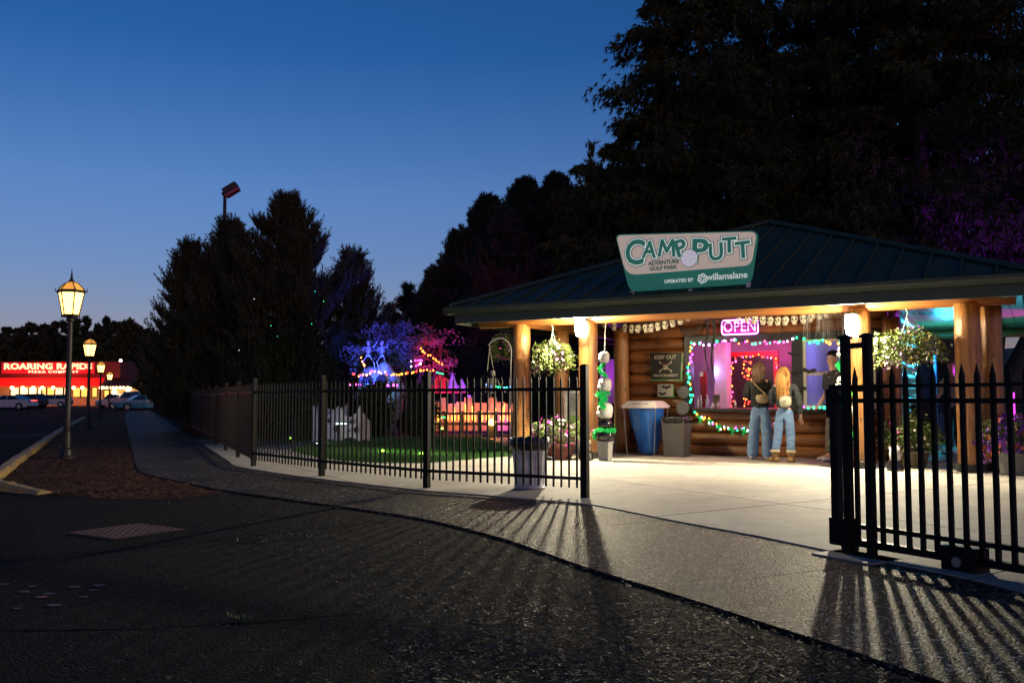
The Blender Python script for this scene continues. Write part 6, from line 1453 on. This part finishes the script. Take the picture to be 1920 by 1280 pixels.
# hedges and shrubs
def hedge(label, u0, u1, vt, Y, depth, m=M_hedge, n=260, name='hedge'):
    a, b = AT(u0, vt, Y), AT(u1, vt, Y); c = (a.x + b.x) / 2; w = (b.x - a.x) / 2
    lobes = [(x, rnd.uniform(-.2, .2) * depth, .02, a.z * rnd.uniform(.88, 1.05), max(.35, w / 3)) for x in np.linspace(-w * .8, w * .8, max(2, int(w * 2)))]
    tree(name, label, (c, Y + depth / 2, 0), lobes, 'round', n, 30, 4, .10, .2, m, .03, None, 'hedge' if name == 'hedge' else 'shrub')
hedge('dark hedge behind the spotted tent', 690, 800, 722, 23.2, 1.0)
hedge('dark hedge right of the tent under the rock mound', 600, 700, 735, 24, 1.0)
hedge('dark leafy shrub mass left of the spotted tent', 482, 575, 735, 23, 1.2, n=320, name='shrub')
hedge('dark shrub at the far left behind the fence', 360, 470, 738, 34, 1.5, name='shrub')
hedge('dark hedge behind the pink backdrop', 800, 970, 712, 33, 1.2)
hedge('dark hedge beyond the left porch columns', 975, 1170, 690, 27, 1.2)
# purple lit screen behind porch
for u0, u1, lb in ((1125, 1160, 'violet glowing panel seen past the left end of the log wall'),):
    a, b = AT(u0, 690, 24), AT(u1, 690, 24); t = thing('glow_panel', lb, 'panel', ((a.x + b.x) / 2, 24, 0)); mb = MB(); w = (b.x - a.x) / 2; mb.bbox((-w, 0, .95), (w, .05, 2.1)); mb.build('panel', mat('panel_pale', (.5, .45, .5), .6), t); mb = MB(); mb.bbox((-w, 0, 0), (-w + .06, .05, .95)); mb.bbox((w - .06, 0, 0), (w, .05, .95)); mb.build('leg', M_iron, t); light('POINT', 'panel_light', ((a.x + b.x) / 2, 23.4, 1.7), 14, (.7, .05, 1), t, .1)
# ------------------------------------------------------------------ tall pole with floodlight, poles coloured red as if lit
Y = 45; p = AT(414, 750, Y); t = thing('flood_pole', 'tall dark pole with a tilted double floodlight head above the pine', 'light pole', (p.x, Y, 0)); top = AT(414, 366, Y).z
mb = MB(); mb.tube([(0, 0, 0), (0, 0, top)], [.13, .085], 10); mb.build('pole', M_iron, t)
rot = Matrix.Rotation(R(-32), 3, 'Y')
mb = MB(); mb.box((.28, 0, top + .32), (.75, .5, .32), rot=rot); mb.build('lamp_head', mat('head_dark', (.03, .012, .016), .5), t)
mb = MB(); mb.box((.39, 0, top + .12), (.75, .46, .12), rot=rot); mb.build('lamp_face', mat('head_red_lit', (.42, .06, .13), .4), t)  # red light falling on the flood head is put into its colours
mb = MB(); mb.box((-.02, 0, top + .05), (.22, .2, .22), rot=rot); mb.build('clamp', M_iron, t)
for u, v0, Y, lb in ((335, 655, 62, 'tall thin pole coloured as if lit red, beyond the fence'), (402, 700, 48, 'short thin pole coloured as if lit red, beyond the fence')):
    p = AT(u, v0, Y); t = thing('red_lit_pole', lb, 'pole', (p.x, Y, 0)); mb = MB(); mb.tube([(0, 0, 0), (0, 0, p.z)], .05, 8); mb.build('shaft', mat('pole_red_lit', (.5, .08, .05), .5), t); mb = MB(); mb.ball((0, 0, p.z), .06, 8, 6); mb.build('cap', M_iron, t)  # the red light on these poles is painted as their colour
p = AT(412, 722, 46); t = thing('green_dome', 'small green lit dome beyond the fence', 'dome', (p.x, p.y, 0)); mb = MB(); mb.lathe([(.3, 0), (.28, p.z - .2), (.36, p.z - .15), (.3, p.z + .15), (.15, p.z + .3), (.01, p.z + .35)], 14); mb.build('shell', mat('dome_green', (.05, .45, .15), .5), t, True); light('POINT', 'dome_light', (p.x - .5, p.y - 1, p.z + .6), 14, (.1, 1, .3), t)

# ------------------------------------------------------------------ pizza restaurant across the lot
PY = 150.0; px_ = lambda u: (u - 960) / FPX * PY; pz_ = lambda v: EYE + (748 - v) / FPX * PY
pb = thing('restaurant', 'low restaurant with glowing red ROARING RAPIDS sign and lit windows across the lot', 'building', (px_(100), PY, 0)); X = lambda u: px_(u) - px_(100)
M_tanw = mat('tan_siding', (.42, .27, .13), .7, stretch=(9, 1, .3)); M_redw = mat('red_fascia', (.16, .012, .012), .6)
mb = MB(); mb.bbox((X(-120), 0, 0), (X(262), 16, pz_(724))); mb.build('wall', M_tanw, pb)
mb = MB(); mb.bbox((X(-120), -.6, pz_(709)), (X(228), 14, pz_(678))); mb.build('parapet', M_redw, pb)
mb = MB(); a, b = X(-122), X(200); z0, z1 = pz_(724.5), pz_(708.5)
mb.add([(a, -2.4, z0), (b, -2.4, z0), (b, -.61, z1), (a, -.61, z1), (a, -.61, z0), (b, -.61, z0)], [(0, 1, 2, 3), (4, 5, 1, 0), (1, 5, 2), (0, 3, 4)]); mb.build('awning', emit('awning_glow', (1, .012, .008), .62), pb)
mb = MB(); z2 = pz_(709); mb.add([(X(200.5), -2.3, z0), (X(274), -2.3, z0), (X(274), 16, z0), (X(200.5), 16, z0), (X(200.5), -.62, z2), (X(232), 4, z2), (X(232), 10, z2), (X(200.5), 14.2, z2)], [(0, 1, 5, 4), (1, 2, 6, 5), (2, 3, 7, 6), (4, 5, 6, 7), (3, 2, 1, 0)]); mb.build('hip_roof', mat('shingle_brown', (.16, .08, .05), .8), pb)
for i, (a, b, c) in enumerate(((130, 225, 1), (235, 330, 1), (335, 425, 1), (437, 475, 1), (485, 530, 0), (540, 625, 0), (630, 720, 1), (730, 763, 1), (830, 915, 0), (920, 1000, 0), (1045, 1105, 0), (-60, -5, 1), (-200, -80, 1))):
    a, b = a / 6, b / 6; w = part_empty('window', pb)
    mb = MB(); mb.bbox((X(a) + .08, -.10, pz_(743.5)), (X(b) - .08, -.04, pz_(727))); mb.build('pane', emit('window_warm' if c == 0 else 'window_pale', (1, .55, .12) if c == 0 else (1, .78, .4), 1.2 if c == 0 else 1.5), w)
    mb = MB()
    for q0, q1 in (((X(a), pz_(744.5)), (X(a) + .08, pz_(726.5))), ((X(b) - .08, pz_(744.5)), (X(b), pz_(726.5))), ((X(a) + .08, pz_(744.5)), (X(b) - .08, pz_(743.5))), ((X(a) + .08, pz_(727)), (X(b) - .08, pz_(726.5)))): mb.bbox((q0[0], -.14, q0[1]), (q1[0], -.03, q1[1]))
    mb.build('frame', M_trim, w)
dw = part_empty('door', pb); mb = MB(); mb.bbox((X(196), -.1, 0), (X(207), -.03, pz_(728))); mb.build('leaf', mat('door_brown', (.08, .035, .02), .6), dw); mb = MB(); mb.bbox((X(198), -.13, pz_(745)), (X(205), -.105, pz_(732))); mb.build('glass', MATS['window_warm'], dw)
for i, u in enumerate((7, 36, 56, 75, 92, 112, 138, 150, 166, 200, 205, 211, 217, 223, 229, 236, 242, 250, 257)):
    mb = MB(); mb.ball((X(u), -2.0, pz_(727)), .22 if i > 9 else .3, 8, 6); mb.build('eave_lamp', emit('eave_lamp', (1, .72, .32), 7), pb)
for u, v in ((217, 735), (243, 731)): mb = MB(); mb.ball((X(u), -.4, pz_(v)), .4, 8, 6); mb.build('wall_lamp', MATS['eave_lamp'], pb)
sgn = part_empty('sign', pb); mb = MB(); mb.bbox((X(8), -.85, pz_(700.5)), (X(181), -.62, pz_(680))); mb.build('sign_panel', emit('sign_red_glow', (.6, .012, .02), .5), sgn)
def fit(s, u0, u1, v, h, off, m, sp=1.05):
    me = textmesh(s, 1.0, .05, off, mats=m, space=sp); xs = [q.co.x for q in me.vertices]; ys = [q.co.y for q in me.vertices]; kx = (px_(u1) - px_(u0)) / (max(xs) - min(xs)); ky = h * PY / FPX / (max(ys) - min(ys))
    o = link('lettering', me, sgn, (X((u0 + u1) / 2), -.95, pz_(v))); o.rotation_euler = (R(90), 0, 0); o.scale = (kx, ky, 1)
fit('ROARING RAPIDS', 13, 177, 687.6, 11.5, .028, emit('sign_letters', (1, .78, .36), 1.7)); fit('PIZZA COMPANY', 59, 152, 697.4, 4.2, .012, emit('sign_letters_small', (.9, 1, .62), 1.3), 1.2)
light('POINT', 'sign_spill', (px_(100), PY - 6, 5.5), 2500, (1, .04, .03), pb, 1.0); light('POINT', 'window_spill', (px_(60), PY - 3, 2.2), 700, (1, .65, .3), pb, 1.0); light('POINT', 'window_spill', (px_(235), PY - 3, 2.4), 700, (1, .65, .3), pb, .5)
light('POINT', 'roof_glow', (px_(60), PY + 3, 9), 1200, (1, .05, .04), pb, 1.0)

# ------------------------------------------------------------------ parked vehicles
M_tyre = mat('tyre', (.015, .015, .016), .8); M_glassd = mat('car_glass', (.012, .014, .018), .08)
def car(label, u, v, Y, rz, kind, paint, name):
    p = AT(u, 750, Y); t = thing(name, label, 'car' if kind != 'pickup' else 'pickup truck', (p.x, Y, 0), rz, 'vehicles parked in the lot')
    if kind == 'sedan': L, W, body, cab = 4.8, 1.8, [(-2.4, .35), (-2.4, .78), (-1.5, .95), (1.55, .98), (2.35, .9), (2.4, .4), (2.2, .25), (-2.2, .25)], [(-1.25, .94), (-.45, 1.42), (.75, 1.44), (1.75, .96)]
    elif kind == 'suv': L, W, body, cab = 4.6, 1.85, [(-2.3, .4), (-2.3, .85), (-1.35, 1.05), (2.2, 1.08), (2.3, .9), (2.3, .45), (2.1, .3), (-2.1, .3)], [(-1.2, 1.04), (-.55, 1.62), (1.85, 1.66), (2.25, 1.07)]
    else: L, W, body, cab = 5.6, 1.95, [(-2.8, .5), (-2.8, 1.05), (-1.6, 1.18), (2.8, 1.15), (2.8, .55), (2.6, .4), (-2.6, .4)], [(-1.3, 1.17), (-.7, 1.85), (.75, 1.87), (.95, 1.16)]
    bd_ = MB(); bd_.plate(body, -W / 2, W / 2); b = bd_.build('body', paint, t)
    if kind == 'pickup': mb = MB(); mb.bbox((1.1, -W / 2 + .1, 1.10), (2.7, W / 2 - .1, 1.156)); mb.build('bed', M_iron, b)
    mb = MB(); n = len(cab); ins = .16; vs = [(x, -W / 2 + (.03 if k in (0, n - 1) else ins), z) for k, (x, z) in enumerate(cab)] + [(x, W / 2 - (.03 if k in (0, n - 1) else ins), z) for k, (x, z) in enumerate(cab)]
    mb.add(vs, [tuple(range(n)), tuple(range(2 * n - 1, n - 1, -1))] + [(k, n + k, n + (k + 1) % n, (k + 1) % n) for k in range(n)]); mb.build('cabin', paint, t)
    for sg in (-1, 1):
        q = [(x * .9 + (cab[0][0] + cab[-1][0]) / 2 * .1, z * .84 + 1.2 * .16 + .02) for x, z in cab]; m2 = [(q[0][0] + .1, q[0][1]), q[1], ((q[1][0] + q[2][0]) / 2 - .03, (q[1][1] + q[2][1]) / 2), ((q[1][0] + q[2][0]) / 2 - .03, q[0][1])]; m3 = [((q[1][0] + q[2][0]) / 2 + .04, q[0][1]), ((q[1][0] + q[2][0]) / 2 + .04, q[2][1]), q[2], (q[3][0] - .1, q[3][1])]
        for m_ in (m2, m3):
            vs = []
            for x, z in m_:
                f = (z - cab[0][1]) / (cab[1][1] - cab[0][1]); vs.append((x, sg * (W / 2 - .03 - f * (ins - .03) + .012), z))
            mb = MB(); mb.add(vs, [(0, 1, 2, 3)]); mb.build('side_window', M_glassd, t)
        for x in (-L * .31, L * .3):
            r = .33 if kind == 'sedan' else .37; mb = MB(); mb.tube([(x, sg * (W / 2 - .2), r), (x, sg * (W / 2 + .02), r)], r, 16); w = mb.build('wheel', M_tyre, t)
            mb = MB(); mb.tube([(x, sg * (W / 2 + .0), r), (x, sg * (W / 2 + .03), r)], r * .62, 12); mb.build('rim', M_steel, w)
            mb = MB(); mb.tube([(x, sg * (W / 2 - .3), r), (x, sg * (W / 2 + .008), r)], r * 1.16, 16); mb.build('wheel_arch', M_iron, t)
        mb = MB(); mb.bbox((-L / 2 - .02, sg * W * .36 - .18, .66), (-L / 2 + .12, sg * W * .36 + .18, .78)); mb.build('headlight', M_white, t)
        mb = MB(); mb.bbox((L / 2 - .12, sg * W * .38 - .16, .74), (L / 2 + .02, sg * W * .38 + .16, .9)); mb.build('tail_light', mat('tail_red', (.3, .02, .02), .3), t)
    for (x0, z0), (x1, z1) in ((cab[0], cab[1]), (cab[3], cab[2])):
        a = Vector((x0, 0, z0)).lerp(Vector((x1, 0, z1)), .12); c_ = Vector((x0, 0, z0)).lerp(Vector((x1, 0, z1)), .9); o = Vector((-(z1 - z0), 0, (x1 - x0))).normalized() * .015
        if o.z < 0: o = -o
        mb = MB(); mb.add([a + o + Vector((0, -W / 2 + .14, 0)), a + o + Vector((0, W / 2 - .14, 0)), c_ + o + Vector((0, W / 2 - .24, 0)), c_ + o + Vector((0, -W / 2 + .24, 0))], [(0, 1, 2, 3)]); mb.build('windscreen', M_glassd, t)
    return t
paint = lambda n, c: mat(n, c, .25, metal=.2, coat=.6)
car('white sedan parked at the left frame edge', 20, 750, 92, R(-4), 'sedan', paint('paint_white', (.55, .55, .58)), 'parked_car')
car('dark red SUV parked behind the white sedan', 46, 750, 104, R(-6), 'suv', paint('paint_maroon', (.12, .05, .05)), 'parked_car')
cw = car('white hatchback with side lettering parked by the restaurant windows', 98, 750, 118, R(6), 'suv', paint('paint_white_two', (.5, .5, .5)), 'parked_car')
car('silver pickup truck parked beside the far lamp', 246, 750, 96, R(25), 'pickup', paint('paint_silver', (.33, .33, .36)), 'parked_pickup')
car('white van half hidden behind the silver pickup', 218, 750, 108, R(70), 'suv', paint('paint_white_three', (.5, .5, .52)), 'parked_car')
car('teal hatchback parked nearest the far fence end', 266, 750, 86, R(35), 'sedan', paint('paint_teal', (.02, .3, .4)), 'parked_car')

# ------------------------------------------------------------------ hill with houses, trees and lamps
hv, hf = [], []; NX, NY = 60, 14
for j in range(NY + 1):
    for i in range(NX + 1):
        x = -420 + 640 * i / NX; y = 185 + 330 * j / NY; f = j / NY
        z = 26 * math.sin(min(1, f * 1.4) * math.pi / 2) * (1 + .12 * math.sin(x * .02) + .06 * math.sin(x * .06)) - .3
        hv.append((x, y, max(-.3, z)))
hf = [(j * (NX + 1) + i, j * (NX + 1) + i + 1, (j + 1) * (NX + 1) + i + 1, (j + 1) * (NX + 1) + i) for j in range(NY) for i in range(NX)]
mb = MB(); mb.add(hv, hf); tag(mb.build('hill', mat('hill_cover', (.03, .034, .02), .9, scale=.05), None, True), kind='structure')
hz = lambda y: 26 * math.sin(min(1, (y - 185) / 330 * 1.4) * math.pi / 2) - .4
hl = [('round', M_broad, 'rounded dark tree on the hill'), ('fir', M_fir, 'pointed dark conifer on the hill')]
far = [(-20, 626, 44, 0), (20, 616, 36, 0), (52, 608, 34, 0), (85, 612, 30, 0), (110, 606, 34, 0), (138, 604, 22, 1), (158, 598, 22, 1), (176, 612, 20, 0), (195, 597, 18, 1), (212, 606, 26, 0), (235, 604, 24, 0), (254, 616, 22, 0), (272, 622, 22, 0), (290, 628, 26, 0), (315, 632, 24, 0), (0, 640, 40, 0), (60, 640, 40, 0), (130, 640, 40, 0), (205, 640, 36, 0), (340, 625, 30, 0), (375, 640, 40, 0), (-60, 610, 40, 0), (440, 640, 40, 0), (620, 650, 40, 0), (690, 655, 40, 0)]
near_ = {}
for k, (u, v, hw, kd) in enumerate(far):
    Y = 215 + (k * 37 % 60); c = AT(u, 748, Y); top = AT(u, v, Y).z; b = hz(Y); st_, m, lb = hl[kd]; r = hw * Y / FPX
    ords = ['1st', '2nd', '3rd', '4th', '5th', '6th', '7th', '8th', '9th', '10th', '11th', '12th', '13th', '14th', '15th', '16th', '17th', '18th', '19th', '20th', '21st', '22nd', '23rd', '24th', '25th']
    lobes = [(0, 0, b - .5, top, r), (r * .5, 0, b - 1, top - (top - b) * .25, r * .7), (-r * .5, 0, b - 1, top - (top - b) * .2, r * .7)] if kd == 0 else [(0, 0, b - .5, top, r)]
    rank = sorted(range(len(far)), key=lambda q: far[q][0]).index(k)
    tree('hill_tree', lb + ', ' + ords[rank] + ' from the left along the skyline', (c.x, Y, 0), lobes, st_, 70, 26, 4, 1.3, .28, m, .35, 'trees along the hill skyline')
hp = AT(258, 700, 205); h = thing('hill_house', 'white gabled house on the dark hillside above the pickup', 'house', (hp.x, 205, 4.5), R(-25))
mb = MB(); mb.bbox((-1.4, -2, 0), (1.4, 2, 3.6)); mb.build('wall', M_white, h); mb = MB(); mb.plate([(-1.4, 3.6), (1.4, 3.6), (0, 5.0)], -2.0, 2.0); mb.build('gable', M_white, h)
for sg in (-1, 1): mb = MB(); mb.add([(sg * 1.7, -2.3, 3.35), (0, -2.3, 5.1), (0, 2.3, 5.1), (sg * 1.7, 2.3, 3.35)], [(0, 1, 2, 3)]); mb.add([(sg * 1.7, -2.3, 3.2), (0, -2.3, 4.95), (0, 2.3, 4.95), (sg * 1.7, 2.3, 3.2)], [(3, 2, 1, 0)]); mb.build('roof', M_iron, h)
for x in (-.6, .6): mb = MB(); mb.bbox((x - .3, -2.05, 1.4), (x + .3, -2.01, 2.6)); mb.build('window', M_glassd, h)
light('POINT', 'house_light', (hp.x - 4, 198, 7.5), 500, (1, .9, .8), h, .3)
for i, (u, v, Y, lb) in enumerate(((226, 676, 190, 'bright white lamp on the hill above the far street lamp'), (293, 660, 230, 'warm lamp on the hill above the fence end'), (299, 719, 100, 'orange lamp glowing beside the far shrub'), (321, 719, 96, 'small orange lamp right of the far shrub'), (58, 659, 230, 'first faint lamp among the trees above the red sign'), (87, 655, 235, 'second faint lamp among the trees above the red sign'), (64, 657, 228, 'third faint lamp among the trees above the red sign'), (258, 667, 225, 'tiny lamp above the white house'), (225, 690, 190, 'lower lamp on the hill beside the far street lamp'))):
    p = AT(u, v, Y); t = thing('distant_lamp', lb, 'lamp', (p.x, Y, 0), 0, 'distant lamps on the hill'); r = (.34 if i in (0, 2) else .16) * Y / 200
    mb = MB(); mb.ball((0, 0, p.z), r, 8, 6); mb.build('globe', emit('far_lamp_%d' % (i in (1, 2, 3)), (1, .55, .2) if i in (1, 2, 3) else (1, .85, .7), 8), t); mb = MB(); mb.tube([(0, 0, 0), (0, 0, p.z - r)], .06, 6); mb.build('post', M_iron, t)
Y = 88; cx = AT(305, 750, Y).x
tree('shrub_tree', 'low bushy tree by the far end of the fence', (cx, Y, 0), [lob(292, 688, 745, 24, Y, cx), lob(318, 672, 745, 28, Y, cx, 1), lob(275, 706, 745, 16, Y, cx, -1)], 'round', 110, 26, 4, .35, .3, M_broad, .2)
light('POINT', 'shrub_lamp', tuple(AT(299, 719, 86)), 120, (1, .5, .15), None, .2)
